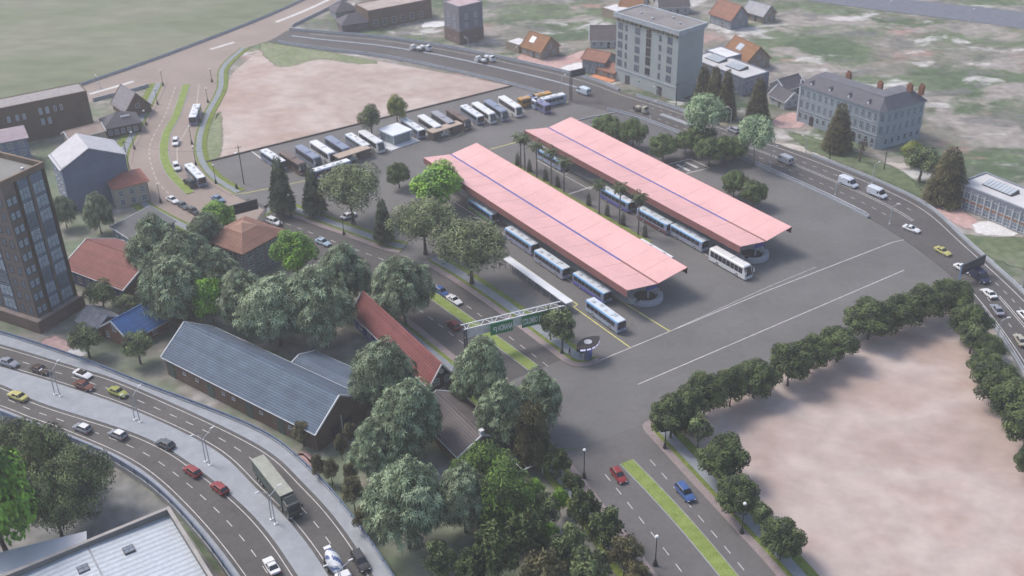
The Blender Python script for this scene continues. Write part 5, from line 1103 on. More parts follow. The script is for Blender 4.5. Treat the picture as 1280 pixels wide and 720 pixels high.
# ---------------------------------------------------------------- terminal canopies
m_can = M('salmon_roof_sheet', (.62, .36, .345), .55, .10, .12, pat=('corr', .62, 0), col2=(.58, .335, .325), bump=.15, fine=.05, spec=.35); m_fas = M('dusty_red_fascia', (.24, .105, .095), .7, .12, .3, pat=('corr', .62, 0), col2=(.20, .085, .08)); m_gut = M('blue_gutter', (.075, .085, .30), .5); m_steel = M('steel_grey', (.25, .27, .29), .5, .1, spec=.4); m_under = M('canopy_lining', (.40, .30, .29), .8); m_blue_sign = lamp_mat('blue_sign_face', (.05, .05, .22), .05)
m_plat = M('platform_paving', (.34, .36, .38), .85, .15, .4, fine=.1); m_ring = M('ring_bench_stone', (.36, .38, .41), .8, .12, .6); m_soil = M('planter_soil', (.055, .048, .042), .95)
def canopy(name, label, pa, pb, pc, zt=7.0, zv=5.75):
    A, B_, C_ = G(*pa, zt), G(*pb, zt), G(*pc, zt); rt, L = base(name, label, 'canopy', A, B_); W = dpt(A, B_, C_); c = W/2
    mb = MB(); t = .14; g_ = .3
    for (ya, za, yb, zb) in ((0, zt, c-g_, zv), (c+g_, zv, W, zt)):
        mb.hexa([(0, ya, za-t), (L, ya, za-t), (L, yb, zb-t), (0, yb, zb-t)], [(0, ya, za), (L, ya, za), (L, yb, zb), (0, yb, zb)], 1, 0)
    cr_ = mb.build('roof', [m_can, m_under], rt)
    mb = MB()
    for i in range(1, 15):
        x = L*i/15
        for (ya, za, yb, zb) in ((.1, zt, c-g_-.1, zv), (c+g_+.1, zv, W-.1, zt)): mb.bar((x, ya, za+(zb-za)*.02+.01), (x, yb, zb-(zb-za)*.02+.01), .09, .03)
    mb.build('seam', M('canopy_seam', (.555, .345, .335), .6, .1, .3), cr_)
    MB().box(0, L*.85, c-g_+.01, c+g_-.01, zv-.3, zv-.02).box(L*.85, L, c-g_+.01, c+g_-.01, zv-.3, zv-.06, 1).build('gutter', [m_gut, m_fas], rt)
    mb = MB(); mb.box(0, L, -.10, -.003, zt-1.75, zt-.02); mb.box(0, L, W+.003, W+.10, zt-1.75, zt-.02); mb.build('fascia', m_fas, rt)
    n = 9
    for i in range(n):
        x = 3+(L-6)*i/(n-1); mb = MB(); mb.tube((x, c, .3), (x, c, zv-.35), .28, .24, 12)
        for s in (-1, 1): mb.bar((x, c, 3.6), (x, c+s*c*.72, zv+(zt-zv)*.72-.25), .18, .25)
        mb.box(x-.5, x+.5, c-.5, c+.5, .2, .55); mb.build('column', m_steel, rt)
    mb = MB(); 
    for s in (.28, .72): mb.bar((0, W*s, zv+(zt-zv)*.44-.28), (L, W*s, zv+(zt-zv)*.44-.28), .14, .2)
    mb.build('purlin', m_steel, rt)
    mb = MB(); mb.box(L-2.0, L-1.7, c-1.6, c+1.6, 3.4, 4.2); mb.bar((L-1.85, c-1.4, 4.15), (L-1.85, c-1.4, zv+.1), .1, .1); mb.bar((L-1.85, c+1.4, 4.15), (L-1.85, c+1.4, zv+.1), .1, .1); mb.build('hanging_sign', m_blue_sign, rt)
    # platform with rounded ends and ring benches
    hw_ = 5.4; x0, x1 = 5, L-6.8; n = 14; poly = [(x1+hw_*math.sin(math.pi*k/n), c-hw_*math.cos(math.pi*k/n)) for k in range(n+1)]+[(x0-hw_*math.sin(math.pi*k/n), c+hw_*math.cos(math.pi*k/n)) for k in range(n+1)]
    a = rt.rotation_euler.z; ca, sa = math.cos(a), math.sin(a); wp = [(A.x+x*ca-y*sa, A.y+x*sa+y*ca) for x, y in poly]
    p = MB().prism(wp, -.1, .28).build('platform', m_plat); struct(p, 'raised platform under the '+('front' if 'front' in label else 'rear')+' canopy')
    xc = L-4.0; g = (A.x+xc*ca-c*sa, A.y+xc*sa+c*ca, .28)
    q = thing('ring_bench', 'split ring bench round a dark planter at the near end of the '+('front' if 'front' in label else 'rear')+' canopy', 'bench', g, a)
    for a0, a1 in ((R(-62), R(75)), (R(-172), R(-82))):
        mb = MB(); m_ = 18
        for k in range(m_):
            t0, t1 = a0+(a1-a0)*k/m_, a0+(a1-a0)*(k+1)/m_; f = lambda r, t, z: (r*math.cos(t), r*math.sin(t), z)
            mb.hexa([f(2.9, t0, 0), f(4.1, t0, 0), f(4.1, t1, 0), f(2.9, t1, 0)], [f(2.9, t0, .75), f(4.1, t0, .75), f(4.1, t1, .75), f(2.9, t1, .75)])
        mb.build('bench_arc', m_ring, q)
    MB().lathe([(.01, -.3), (4.15, -.3), (4.15, -.1), (.01, -.1)], 28).build('base_slab', m_plat, q); MB().lathe([(.01, -.1), (2.4, -.1), (2.4, .3), (.01, .42)], 24).build('planter', m_soil, q)
    return rt
canopy('platform_canopy', 'front salmon pink butterfly canopy over the bus platforms, nearer the main road', (529.4, 196.9), (784.1, 362.9), (859, 334))
canopy('platform_canopy', 'rear salmon pink butterfly canopy over the bus platforms, nearer the bypass', (655.6, 162.5), (925.6, 308.1), (989.8, 283.5))
# hedge bed between the canopies
P = cr(GL([(640, 205), (700, 240), (760, 275), (812, 304)]), 3); mb = MB(); strip(mb, off(P, -.8), off(P, .8), 0, .25); struct(mb.build('planting_bed', m_grass), 'narrow planting bed between the canopies')
# covered walkway
P = GL([(633, 322), (712, 378)], 2.7); a = P[1]-P[0]; L = a.to_2d().length; rt = thing('covered_walkway', 'long narrow white roofed walkway leading to the gantry', 'walkway', (P[0].x, P[0].y, 0), math.atan2(a.y, a.x))
MB().box(0, L, -1.0, 1.0, 2.55, 2.72).build('roof', M('white_walkway_roof', (.56, .58, .60), .6, .06), rt)
for i in range(9): x = .5+(L-1)*i/8; MB().box(x-.07, x+.07, -.75, -.6, 0, 2.55).box(x-.07, x+.07, .6, .75, 0, 2.55).build('post', m_steel, rt)
# ---------------------------------------------------------------- vehicles
def paint(name, c, rough=.3): return M('paint_'+name, c, rough, .06, .8, spec=.5)
m_tyre = M('tyre_rubber', (.018, .018, .02), .8); m_hub = M('wheel_hub', (.30, .31, .33), .35, spec=.6); m_cg = glass('car_glass', (.018, .022, .028), .08); m_blk = M('black_trim', (.02, .02, .022), .6); m_head = M('headlight_lens', (.62, .64, .66), .15, .05); m_tail = M('tail_light_lens', (.32, .02, .02), .3, .05); m_int = M('car_interior', (.07, .055, .045), .8); m_chrome = M('chrome_bumper', (.36, .37, .39), .25, .1, 2, metal=.6)
def ring(x, w, zb, zt): return [(x, -w*.88, zb), (x, -w, zb+.16), (x, -w*1.0, zt-.16), (x, -w*.88, zt), (x, w*.88, zt), (x, w*1.0, zt-.16), (x, w, zb+.16), (x, w*.88, zb)]
def wheel_mesh(r, wd):
    mb = MB(); mb.lathe([(.02, -wd/2), (r*.9, -wd/2), (r, -wd/2+.04), (r, wd/2-.04), (r*.9, wd/2), (.02, wd/2)], 16); mb.lathe([(.01, -wd/2-.015), (r*.6, -wd/2-.012), (r*.62, -wd/2+.01)], 12, m=1); mb.lathe([(r*.62, wd/2-.01), (r*.6, wd/2+.012), (.01, wd/2+.015)], 12, m=1)
    mb.v = [(x, z, y) for x, y, z in mb.v]; return mb.mesh('wheel', [m_tyre, m_hub], False, False)
CK = dict(
 sedan=dict(L=4.6, W=1.8, H=1.44, st=[(-2.3, .80, .42, .78), (-2.2, .86, .3, .88), (-1.5, .9, .24, .92), (0, .9, .22, .92), (.9, .9, .24, .90), (1.7, .88, .26, .80), (2.2, .82, .3, .68), (2.32, .74, .36, .58)], g=(-1.55, 1.0, -.95, .25)),
 hatch=dict(L=4.1, W=1.76, H=1.5, st=[(-2.02, .80, .42, .86), (-1.95, .86, .3, .95), (-1.2, .88, .24, .95), (0, .88, .22, .94), (.9, .88, .24, .92), (1.6, .85, .26, .80), (2.0, .78, .3, .66), (2.08, .7, .36, .58)], g=(-1.9, 1.0, -1.5, .3)),
 suv=dict(L=4.7, W=1.9, H=1.72, st=[(-2.32, .86, .5, .98), (-2.25, .92, .38, 1.08), (-1.4, .95, .3, 1.08), (0, .95, .3, 1.06), (1.0, .95, .3, 1.05), (1.8, .93, .32, .98), (2.25, .87, .38, .84), (2.35, .8, .44, .74)], g=(-2.2, 1.1, -1.95, .45)),
 sports=dict(L=4.5, W=1.88, H=1.24, st=[(-2.2, .80, .4, .72), (-2.12, .88, .26, .86), (-1.4, .94, .2, .84), (-.2, .92, .18, .78), (.7, .92, .2, .78), (1.5, .93, .22, .74), (2.1, .84, .24, .56), (2.26, .66, .28, .44)], g=(-1.5, .85, -.75, .1)),
 open=dict(L=4.5, W=1.85, H=1.25, st=[(-2.2, .80, .4, .72), (-2.12, .88, .28, .84), (-1.4, .92, .22, .86), (0, .9, .2, .84), (.8, .9, .22, .84), (1.6, .9, .24, .74), (2.1, .82, .26, .58), (2.26, .66, .3, .48)], g=(-1.2, .85, -1, .1)),
 classic=dict(L=4.9, W=1.85, H=1.5, st=[(-2.45, .66, .4, .74), (-2.3, .80, .32, .90), (-1.5, .92, .28, .98), (-.2, .92, .26, 1.0), (.9, .90, .26, 1.0), (1.8, .84, .3, .92), (2.3, .72, .34, .78), (2.42, .6, .4, .68)], g=(-1.5, .95, -1.0, .35)),
 van=dict(L=5.6, W=2.02, H=2.45, st=[(-2.8, .92, .5, 2.1), (-2.75, .99, .4, 2.38), (-1.6, 1.01, .34, 2.45), (.6, 1.01, .34, 2.42), (1.15, 1.0, .34, 2.28), (1.3, 1.0, .34, 1.5), (1.9, .98, .34, 1.26), (2.5, .92, .36, 1.05), (2.75, .84, .42, .86)], g=None))
_vm = {}
def car_parts(kind):
    if kind in _vm: return _vm[kind]
    k = CK[kind]; W = k['W']; H = k['H']; P = []; mb = MB(); mb.loft([ring(*s) for s in k['st']]); x0 = k['st'][0][0]; x1 = k['st'][-1][0]
    def belt(x):
        s = k['st']
        for a, b in zip(s, s[1:]):
            if a[0] <= x <= b[0]: t = (x-a[0])/(b[0]-a[0]); return a[3]+(b[3]-a[3])*t
        return s[0][3]
    gl = MB()
    if kind == 'van':
        for s in (-1, 1):
            gl.hexa([(1.25, s*.93, 1.45), (1.85, s*.9, 1.25), (1.85, s*1.0, 1.25), (1.25, s*1.02, 1.45)], [(1.1, s*.93, 2.05), (1.2, s*.9, 2.05), (1.2, s*1.0, 2.05), (1.1, s*1.025, 2.05)]); gl.box(.45, 1.0, s*1.0-.02, s*1.0+.03, 1.3, 1.95)
        gl.hexa([(1.32, -.88, 1.46), (2.0, -.85, 1.25), (2.0, .85, 1.25), (1.32, .88, 1.46)], [(1.18, -.8, 2.12), (1.26, -.8, 2.16), (1.26, .8, 2.16), (1.18, .8, 2.12)])
        for s in (-.5, .5): gl.box(-2.83, -2.76, s-.32, s+.32, 1.35, 1.95)
    elif kind == 'open':
        mb.box(-1.25, .55, -.66, .66, .82, .875, 2)
        for s in (-.36, .36): mb.box(-.75, -.5, s-.24, s+.24, .8, 1.12, 2); mb.box(-1.2, -1.0, s-.24, s+.24, .8, 1.05, 2)
        gl.hexa([(.72, -.72, .82), (.78, -.72, .82), (.78, .72, .82), (.72, .72, .82)], [(.32, -.62, 1.2), (.36, -.62, 1.2), (.36, .62, 1.2), (.32, .62, 1.2)])
    else:
        a, b, c, d = k['g']; wb, wt = W*.44, W*.36; za, zb_ = belt(a)-.04, belt(b)-.04; zt = H
        bt = [(a, -wb, za), (b, -wb, zb_), (b, wb, zb_), (a, wb, za)]; tp = [(c, -wt, zt-.03), (d, -wt, zt-.03), (d, wt, zt-.03), (c, wt, zt-.03)]
        gl.hexa(bt, tp); e = .03
        mb.hexa([(c-e, -wt-e, zt-.06), (d+e, -wt-e, zt-.06), (d+e, wt+e, zt-.06), (c-e, wt+e, zt-.06)], [(c+.12, -wt+.1, zt+.02), (d-.12, -wt+.1, zt+.02), (d-.12, wt-.1, zt+.02), (c+.12, wt-.1, zt+.02)], 1)
        for p, q in zip(bt, tp): mb.bar(p, q, .10, .10)
        for s in (-1, 1): mx = (c+d)/2-.1; mb.bar((mx, s*wb*1.0, belt(mx)-.04), (mx, s*wt*1.02, zt-.04), .1, .08)
        if kind == 'suv':
            for s in (-1, 1): mb.bar((c+.1, s*(wt-.06), zt+.06), (d-.1, s*(wt-.06), zt+.06), .05, .05)
    P.append(('body', mb.mesh('body', [m_blk, m_blk, m_int], False, False), (0, 0, 0), .05)); P.append(('windows', gl.mesh('windows', [m_cg], False, False), (0, 0, 0), 0))
    r = .36 if kind in ('suv', 'van') else .32; wm = wheel_mesh(r, .24); wx = k['L']*.295
    for sx in (-1, 1):
        for sy in (-1, 1): P.append(('wheel', wm, (sx*wx, sy*(W/2-.10), r), 0))
    s_ = k['st']; zf = s_[-2][3]-.06; fw = s_[-2][1]
    hm = MB().box(-.16, .14, -.17, .17, -.08, .06).mesh('headlight', [m_head], False, False); tm = MB().box(-.06, .08, -.16, .16, -.07, .09).mesh('tail_light', [m_tail], False, False)
    for sy in (-1, 1): P.append(('headlight', hm, (x1-.10, sy*(fw-.22), s_[-1][3]-.04), 0)); P.append(('tail_light', tm, (x0-.0, sy*(s_[0][1]-.12), s_[0][3]-.12 if kind != 'van' else .95), 0))
    pb = MB().box(x0-.06, x0+.05, -W*.36, W*.36, .36, .52).box(x1-.06, x1+.04, -W*.34, W*.34, .32, .46).mesh('bumper', [m_chrome if kind == 'classic' else m_blk], False, False); P.append(('bumper', pb, (0, 0, 0), 0))
    _vm[kind] = P; return P
def put(parts, root, over):
    for nm, me, loc, bv in parts:
        o = link(nm, me, root, loc, 0, bv)
        if nm in over:
            for i, mt in over[nm].items(): o.material_slots[i].link = 'OBJECT'; o.material_slots[i].material = mt
def car(kind, col, p, q, label, z=.08, name=None, cat='car', group=None, scale=1.0, roof=None):
    nm = name or {'sedan': 'sedan_car', 'hatch': 'hatchback_car', 'suv': 'estate_car', 'sports': 'sports_car', 'open': 'convertible_car', 'classic': 'classic_car', 'van': 'delivery_van'}[kind]
    rt = thing(nm, label, cat, G(*p, z), ANG(p, q, z), group); put(car_parts(kind), rt, {'body': {0: col, 1: roof or col}}); rt.scale = (scale,)*3; return rt
c_wh = paint('white', (.60, .61, .62)); c_gr = paint('grey', (.22, .24, .28)); c_dk = paint('near_black', (.03, .03, .034)); c_br = paint('dark_brown', (.055, .032, .018)); c_rb = paint('red_brown', (.12, .035, .02)); c_ol = paint('olive_green', (.24, .26, .045)); c_ye = paint('dull_yellow', (.40, .37, .12)); c_si = paint('silver', (.36, .38, .40)); c_dg = paint('dark_grey', (.07, .085, .095)); c_rd = paint('red', (.21, .018, .02)); c_dr = paint('dark_red', (.17, .025, .02)); c_bl = paint('blue', (.04, .09, .25)); c_lb = paint('light_blue', (.30, .40, .50)); c_nv = paint('navy', (.02, .025, .07)); c_sb = paint('steel_blue', (.13, .20, .33)); c_be = paint('beige', (.36, .34, .28)); c_lg = paint('ice_blue', (.45, .53, .62)); c_vn = paint('van_white', (.50, .54, .60)); c_vg = paint('van_grey', (.30, .32, .37))
Zw = ZH-.12
HWG = 'cars on the lower left highway'
for k, c, p, q, lb in [
 ('classic', c_gr, (12, 456), (50, 469), 'grey old saloon entering at the left edge of the highway'), ('classic', c_br, (51, 465), (90, 479), 'dark brown old car behind the grey one on the highway'), ('open', c_wh, (104, 470), (140, 484), 'white open topped convertible on the highway'), ('classic', c_rb, (106, 485), (142, 499), 'red brown old car beside the white convertible'), ('classic', c_ol, (148, 493), (182, 508), 'olive green old car ahead of the red brown one'), ('suv', c_dk, (451, 705), (468, 733), 'black car alone near the lower end of the highway'),
 ('classic', c_ye, (23, 498), (-10, 485), 'dull yellow saloon on the nearer carriageway'), ('hatch', c_gr, (104, 538), (70, 524), 'grey white roofed hatchback behind the dull yellow saloon, leading a similar one'), ('hatch', c_gr, (148, 546), (114, 531), 'grey white roofed hatchback following its twin'), ('hatch', c_dg, (207, 558), (178, 545), 'dark grey hatchback alone on the nearer carriageway'), ('hatch', c_rd, (241, 592), (216, 575), 'red hatchback ahead of another red one'), ('hatch', c_rd, (275, 613), (252, 595), 'red hatchback following another red one, beside the truck'), ('sports', c_wh, (340, 710), (328, 690), 'white sports car near the lower edge of the picture')]:
    car(k, c, p, q, lb, Zw, group=HWG, roof=c_wh if 'white roofed' in lb else None)
MRG = 'cars on the main road'
for k, c, p, q, lb, z in [
 ('suv', c_wh, (343, 280), (358, 286), 'white car beside the brown hip roof on the main road', .08), ('sedan', c_lb, (404, 305), (420, 312), 'light blue saloon on the main road between two trees', .08), ('hatch', c_bl, (552, 367), (566, 376), 'blue car just behind a white sports car', .08), ('sports', c_wh, (568, 377), (580, 385), 'white sports car beside the upper median', .08), ('hatch', c_dr, (567, 409), (558, 401), 'dark red car across the median near the gantry', .08), ('hatch', c_rd, (773, 597), (783, 611), 'red hatchback at the head of the lower median', .08), ('suv', c_bl, (856, 619), (867, 632), 'blue car on the right of the lower median', .08),
 ('sedan', c_wh, (216, 252), (228, 259), 'white car leading two dark ones toward the junction', .1), ('sedan', c_dg, (229, 259), (240, 266), 'dark saloon between a white car and a dark pickup', .1), ('hatch', c_dk, (242, 266), (253, 272), 'near black hatchback last of three beside the footpath', .1), ('sedan', c_sb, (273, 251), (284, 256), 'steel blue saloon at the mouth of the bus park', .1), ('suv', c_wh, (221, 211), (225, 219), 'white car beside the bus on the curved road', .1), ('suv', c_wh, (220, 180), (219, 187), 'white car in the middle of the curved road', .1), ('sedan', c_wh, (436, 272), (450, 266), 'white car parked under the spreading tree between conifers', .08)]:
    car(k, c, p, q, lb, z, group=MRG)
BPG = 'vehicles on the bypass'
for k, c, p, q, lb, s in [
 ('hatch', c_gr, (917, 165), (908, 161), 'grey car half hidden by the second pale tree', 1.15), ('sports', c_wh, (1139, 288), (1150, 292), 'white car where the bypass meets the yard', 1), ('sports', c_ye, (1178, 316), (1189, 322), 'yellow car alone on the open junction', 1), ('sedan', c_wh, (1203, 338), (1212, 343), 'white car half hidden by the black roadside sign', 1), ('sports', c_wh, (1236, 369), (1226, 360), 'white sports car just past the navy van', 1), ('sedan', c_gr, (1246, 390), (1238, 379), 'grey saloon with pale bonnet below the sports car', 1), ('sedan', c_be, (1275, 428), (1267, 416), 'beige saloon at the right edge by the railing', 1), ('hatch', c_wh, (1280, 397), (1271, 388), 'white hatchback cut by the right edge', 1)]:
    car(k, c, p, q, lb, .12, group=BPG, scale=s)
for c, p, q, lb, s in [(c_vg, (980, 203), (968, 197), 'grey van heading away on the bypass', 1), (c_vn, (1060, 232), (1072, 237), 'white van on the bypass, first of a pair', 1), (c_vn, (1096, 245), (1108, 250), 'white van on the bypass, second of a pair', 1), (c_lg, (729, 117), (719, 113), 'ice blue van near the black gantry sign', 1.0), (c_nv, (1223, 349), (1234, 357), 'big navy van under the black roadside sign', 1.05)]:
    car('van', c, p, q, lb, .12, group=BPG, scale=s, cat='van')
# flatbeds and a loaded pickup
def flatbed(p, q, label, cc, z=.12):
    rt = thing('flatbed_truck', label, 'truck', G(*p, z), ANG(p, q, z), 'small trucks on the far bypass')
    mb = MB(); mb.box(-2.6, 1.0, -.95, .95, .7, .85); mb.box(-2.6, 1, -.95, -.88, .85, 1.2); mb.box(-2.6, 1, .88, .95, .85, 1.2); mb.box(-2.6, -2.5, -.88, .88, .85, 1.2); mb.build('bed', m_blk, rt, bevel=.02)
    MB().loft([ring(1.05, .95, .5, 2.2), ring(1.2, .98, .45, 2.35), ring(2.1, .98, .45, 2.25), ring(2.55, .95, .45, 1.5), ring(2.75, .9, .5, 1.15)]).build('cab', cc, rt, bevel=.05)
    MB().hexa([(2.2, -.82, 1.5), (2.57, -.82, 1.5), (2.57, .82, 1.5), (2.2, .82, 1.5)], [(2.0, -.78, 2.15), (2.2, -.78, 2.15), (2.2, .78, 2.15), (2.0, .78, 2.15)]).build('windshield', m_cg, rt)
    wm = wheel_mesh(.4, .26)
    for x in (-1.7, 1.9):
        for y in (-.85, .85): link('wheel', wm, rt, (x, y, .4))
    MB().box(-1.9, -.2, -.7, .7, .86, 1.75).box(-2.2, -1.9, -.5, .5, .86, 1.4).build('load', cc, rt, bevel=.1); return rt
for p, q, lb in [((521, 64), (511, 62), 'white cabbed small truck, left one of a pair beyond the upper sand lot'), ((531, 63), (541, 65), 'white cabbed small truck, right one of a pair beyond the upper sand lot'), ((602, 79), (592, 76), 'white cabbed small truck, left one of a pair near the sand lot tip'), ((611, 76), (621, 79), 'white cabbed small truck, right one of a pair near the sand lot tip')]: flatbed(p, q, lb, c_wh)
flatbed((801, 140), (812, 144), 'small loaded truck in front of the apartment block', c_be)
flatbed((238, 232), (246, 238), 'dark loaded pickup beside the bus on the curved road', c_dk, .1)
# articulated truck
p, q = (349, 622), (378, 660); rt = thing('articulated_truck', 'dark green articulated lorry with pale trailer roof on the highway', 'truck', G(*p, Zw), ANG((328, 592), (372, 648), Zw))
m_tg = M('grey_green_tarpaulin', (.085, .105, .095), .7, .18, .6, pat=('corr', .7, 0)); m_tr = M('weathered_trailer_roof', (.27, .28, .24), .7, .18, .6, fine=.15)
MB().box(-8.2, 4.2, -1.25, 1.25, 1.15, 3.85, 0, 1).build('trailer', [m_tg, m_tr], rt, bevel=.04); MB().box(-8.2, 4.2, -1.05, 1.05, .85, 1.14).build('chassis', m_blk, rt)
MB().loft([ring(4.7, 1.2, .6, 3.1), ring(4.85, 1.22, .55, 3.25), ring(6.6, 1.22, .55, 3.1), ring(7.0, 1.2, .5, 1.9), ring(7.05, 1.2, .5, 1.5)]).build('cab', paint('dark_green', (.03, .036, .034)), rt, bevel=.06)
MB().hexa([(6.6, -1.05, 1.95), (7.04, -1.05, 1.95), (7.04, 1.05, 1.95), (6.6, 1.05, 1.95)], [(6.4, -1.0, 2.85), (6.72, -1.0, 2.85), (6.72, 1.0, 2.85), (6.4, 1.0, 2.85)]).build('windshield', m_cg, rt)
for s in (-1, 1): MB().box(5.6, 6.5, s*1.2-.03, s*1.2+.04, 1.9, 2.7).build('side_window', m_cg, rt); MB().box(6.7, 6.8, s*1.5-.12, s*1.5+.12, 1.9, 2.6).bar((6.75, s*1.2, 2.5), (6.75, s*1.5, 2.5), .05, .05).build('mirror', m_blk, rt); MB().box(6.95, 7.1, s*.9-.2, s*.9+.2, .75, .95).build('headlight', m_head, rt)
MB().hexa([(4.75, -1.0, 3.2), (6.2, -1.0, 3.1), (6.2, 1.0, 3.1), (4.75, 1.0, 3.2)], [(4.75, -1.0, 3.75), (5.0, -1.0, 3.75), (5.0, 1.0, 3.75), (4.75, 1.0, 3.75)]).build('air_deflector', paint('dark_green', (.03, .036, .034)), rt)
wm = wheel_mesh(.5, .32)
for x in (-7, -5.8, -4.6, 3.6, 6.2):
    for y in (-1.05, 1.05): link('wheel', wm, rt, (x, y, .5))
# cement mixer
p, q = (420, 716), (435, 742); rt = thing('cement_mixer', 'cement mixer with blue and white striped drum at the lower edge', 'truck', G(*p, Zw), ANG((405, 690), (430, 730), Zw))
mb = MB(); pf = [(.35, -2.6), (.75, -2.2), (1.15, -1.0), (1.2, .2), (.95, 1.6), (.6, 2.2), (.2, 2.3)]; n = 24
rings = [[(z, r*math.cos(2*math.pi*k/n), 2.35+r*math.sin(2*math.pi*k/n)+.14*z*-1) for k in range(n)] for r, z in [(a, b) for i in range(len(pf)-1) for a, b in [(pf[i][0]+(pf[i+1][0]-pf[i][0])*t/4, pf[i][1]+(pf[i+1][1]-pf[i][1])*t/4) for t in range(4)]]+[pf[-1]]]
mb.loft(rings, 0, lambda j, k: 1 if (k+j) % 8 < 3 else 0); mb.build('drum', [paint('drum_white', (.52, .54, .56)), paint('drum_blue', (.07, .11, .24))], rt)
MB().box(-3, 4.6, -.9, .9, .8, 1.1).build('chassis', m_blk, rt); MB().loft([ring(2.7, 1.15, .6, 2.6), ring(2.9, 1.2, .5, 2.8), ring(4.2, 1.2, .5, 2.7), ring(4.6, 1.15, .5, 1.7)]).build('cab', c_wh, rt, bevel=.06); MB().box(4.25, 4.6, -1, 1, 1.6, 2.4).build('windshield', m_cg, rt)
for x in (-2.2, -.9, 3.5):
    for y in (-1, 1): link('wheel', wm, rt, (x, y, .5))
MB().hexa([(-3.6, -.3, 2.2), (-2.6, -.3, 2.2), (-2.6, .3, 2.2), (-3.6, .3, 2.2)], [(-3.2, -.6, 3.3), (-2.5, -.6, 3.3), (-2.5, .6, 3.3), (-3.2, .6, 3.3)]).build('hopper', c_wh, rt)
# ---------------------------------------------------------------- buses
_bm = {}
def bus_parts(kind):
    if kind in _bm: return _bm[kind]
    P = []; L, W, H = (12.4, 2.55, 3.5) if kind == 'coach' else (11.8, 2.5, 3.1); h, w_ = L/2, W/2
    zs = [.32, .45, 1.12, 1.5, H-.42, H-.12, H]
    def rg(x, k, dz=0): return [(x, -w_*k*.97, zs[0]), (x, -w_*k, zs[1]), (x, -w_*k, zs[2]), (x, -w_*k, zs[3]), (x, -w_*k*.985, zs[4]), (x, -w_*k*.95, zs[5]+dz), (x, -w_*k*.84, zs[6]+dz), (x, w_*k*.84, zs[6]+dz), (x, w_*k*.95, zs[5]+dz), (x, w_*k*.985, zs[4]), (x, w_*k, zs[3]), (x, w_*k, zs[2]), (x, w_*k, zs[1]), (x, w_*k*.97, zs[0])]
    sl = [0, 0, 1, 1, 2, 2, 3, 2, 2, 1, 1, 0, 0, 4]
    def slant(r, s): return [(x-s*max(0, z-1.1)**1.3, y, z) for x, y, z in r]
    co_ = kind == 'coach'
    mb = MB(); mb.loft([rg(-h, .95, -.1), rg(-h+.12, 1)]+([rg(h-1.4, 1), slant(rg(h-.35, 1, -.06), .20), slant(rg(h-.1, .96, -.14), .26), slant(rg(h, .90, -.22), .28)] if co_ else [rg(h-.15, 1), rg(h, .95, -.12)]), 1, lambda j, k: sl[k]); P.append(('body', mb.mesh('body', [c_wh, c_wh, c_sb, c_wh, m_blk], False, False), (0, 0, 0), 0))
    n = 7 if kind != 'coach' else 8
    for s in (-1, 1):
        g = MB(); x0 = -h+.5; step = (L-1.5)/n
        for i in range(n):
            a = x0+i*step; g.hexa([(a+.06, s*w_-.02, 1.55), (a+step-.06, s*w_-.02, 1.55), (a+step-.06, s*w_+.02, 1.55), (a+.06, s*w_+.02, 1.55)], [(a+.06, s*w_*.985-.02, H-.5), (a+step-.06, s*w_*.985-.02, H-.5), (a+step-.06, s*w_*.985+.02, H-.5), (a+.06, s*w_*.985+.02, H-.5)])
        P.append(('side_window', g.mesh('side_window', [m_cg], False, False), (0, 0, 0), 0))
    if co_: P.append(('windshield', MB().hexa([(h-.12, -w_*.86, 1.15), (h+.04, -w_*.84, 1.15), (h+.04, w_*.84, 1.15), (h-.12, w_*.86, 1.15)], [(h-.95, -w_*.8, 3.15), (h-.68, -w_*.78, 3.15), (h-.68, w_*.78, 3.15), (h-.95, w_*.8, 3.15)]).mesh('windshield', [m_cg], False, False), (0, 0, 0), 0))
    else: P.append(('windshield', MB().box(h-.05, h+.03, -w_*.86, w_*.86, 1.25, H-.5).mesh('windshield', [m_cg], False, False), (0, 0, 0), 0))
    P.append(('rear_window', MB().box(-h-.03, -h+.05, -w_*.8, w_*.8, 1.7, H-.6).mesh('rear_window', [m_cg], False, False), (0, 0, 0), 0))
    dm = MB().box(-.5, .5, -.03, .03, .45, 2.5).mesh('door', [m_cg], False, False)
    for x in (h-.9, .6): P.append(('door', dm, (x, w_+.005, 0), 0))
    wm = wheel_mesh(.5, .3)
    for x in (-h*.52, h*.55):
        for s in (-1, 1): P.append(('wheel', wm, (x, s*(w_-.13), .5), 0))
    hm = MB().box(-.05, .05, -.2, .2, -.1, .1).mesh('headlight', [m_head], False, False)
    for s in (-1, 1): P.append(('headlight', hm, (h+.01, s*w_*.72, .8), 0))
    if kind == 'city':
        rh = MB().box(-.45, .45, -.4, .4, 0, .1).mesh('roof_hatch', [M('hatch_grey', (.36, .38, .40), .6)], False, False)
        for x, y in ((-4, -.3), (-1.8, .3), (.6, -.3), (3.2, .3)): P.append(('roof_hatch', rh, (x, y, H), .02))
        P.append(('air_conditioner', MB().box(-.9, .9, -.7, .7, 0, .16).mesh('air_conditioner', [c_wh], False, False), (1.9, 0, H-.01), .03))
        P.append(('route_board', MB().box(h-.02, h+.04, -.8, .8, H-.46, H-.2).mesh('route_board', [m_blk], False, False), (0, 0, 0), 0))
    else:
        P.append(('air_conditioner', MB().box(-1.6, 1.6, -.85, .85, 0, .14).mesh('air_conditioner', [c_wh], False, False), (-1, 0, H-.01), .04))
        for s in (-1, 1): P.append(('mirror', MB().box(h+.12, h+.3, s*1.3-.1, s*1.3+.1, 1.9, 2.6).bar((h-.1, s*1.1, H-.3), (h+.2, s*1.3, 2.6), .08, .08).mesh('mirror', [c_wh], False, False), (0, 0, 0), 0))
    _bm[kind] = P; return P
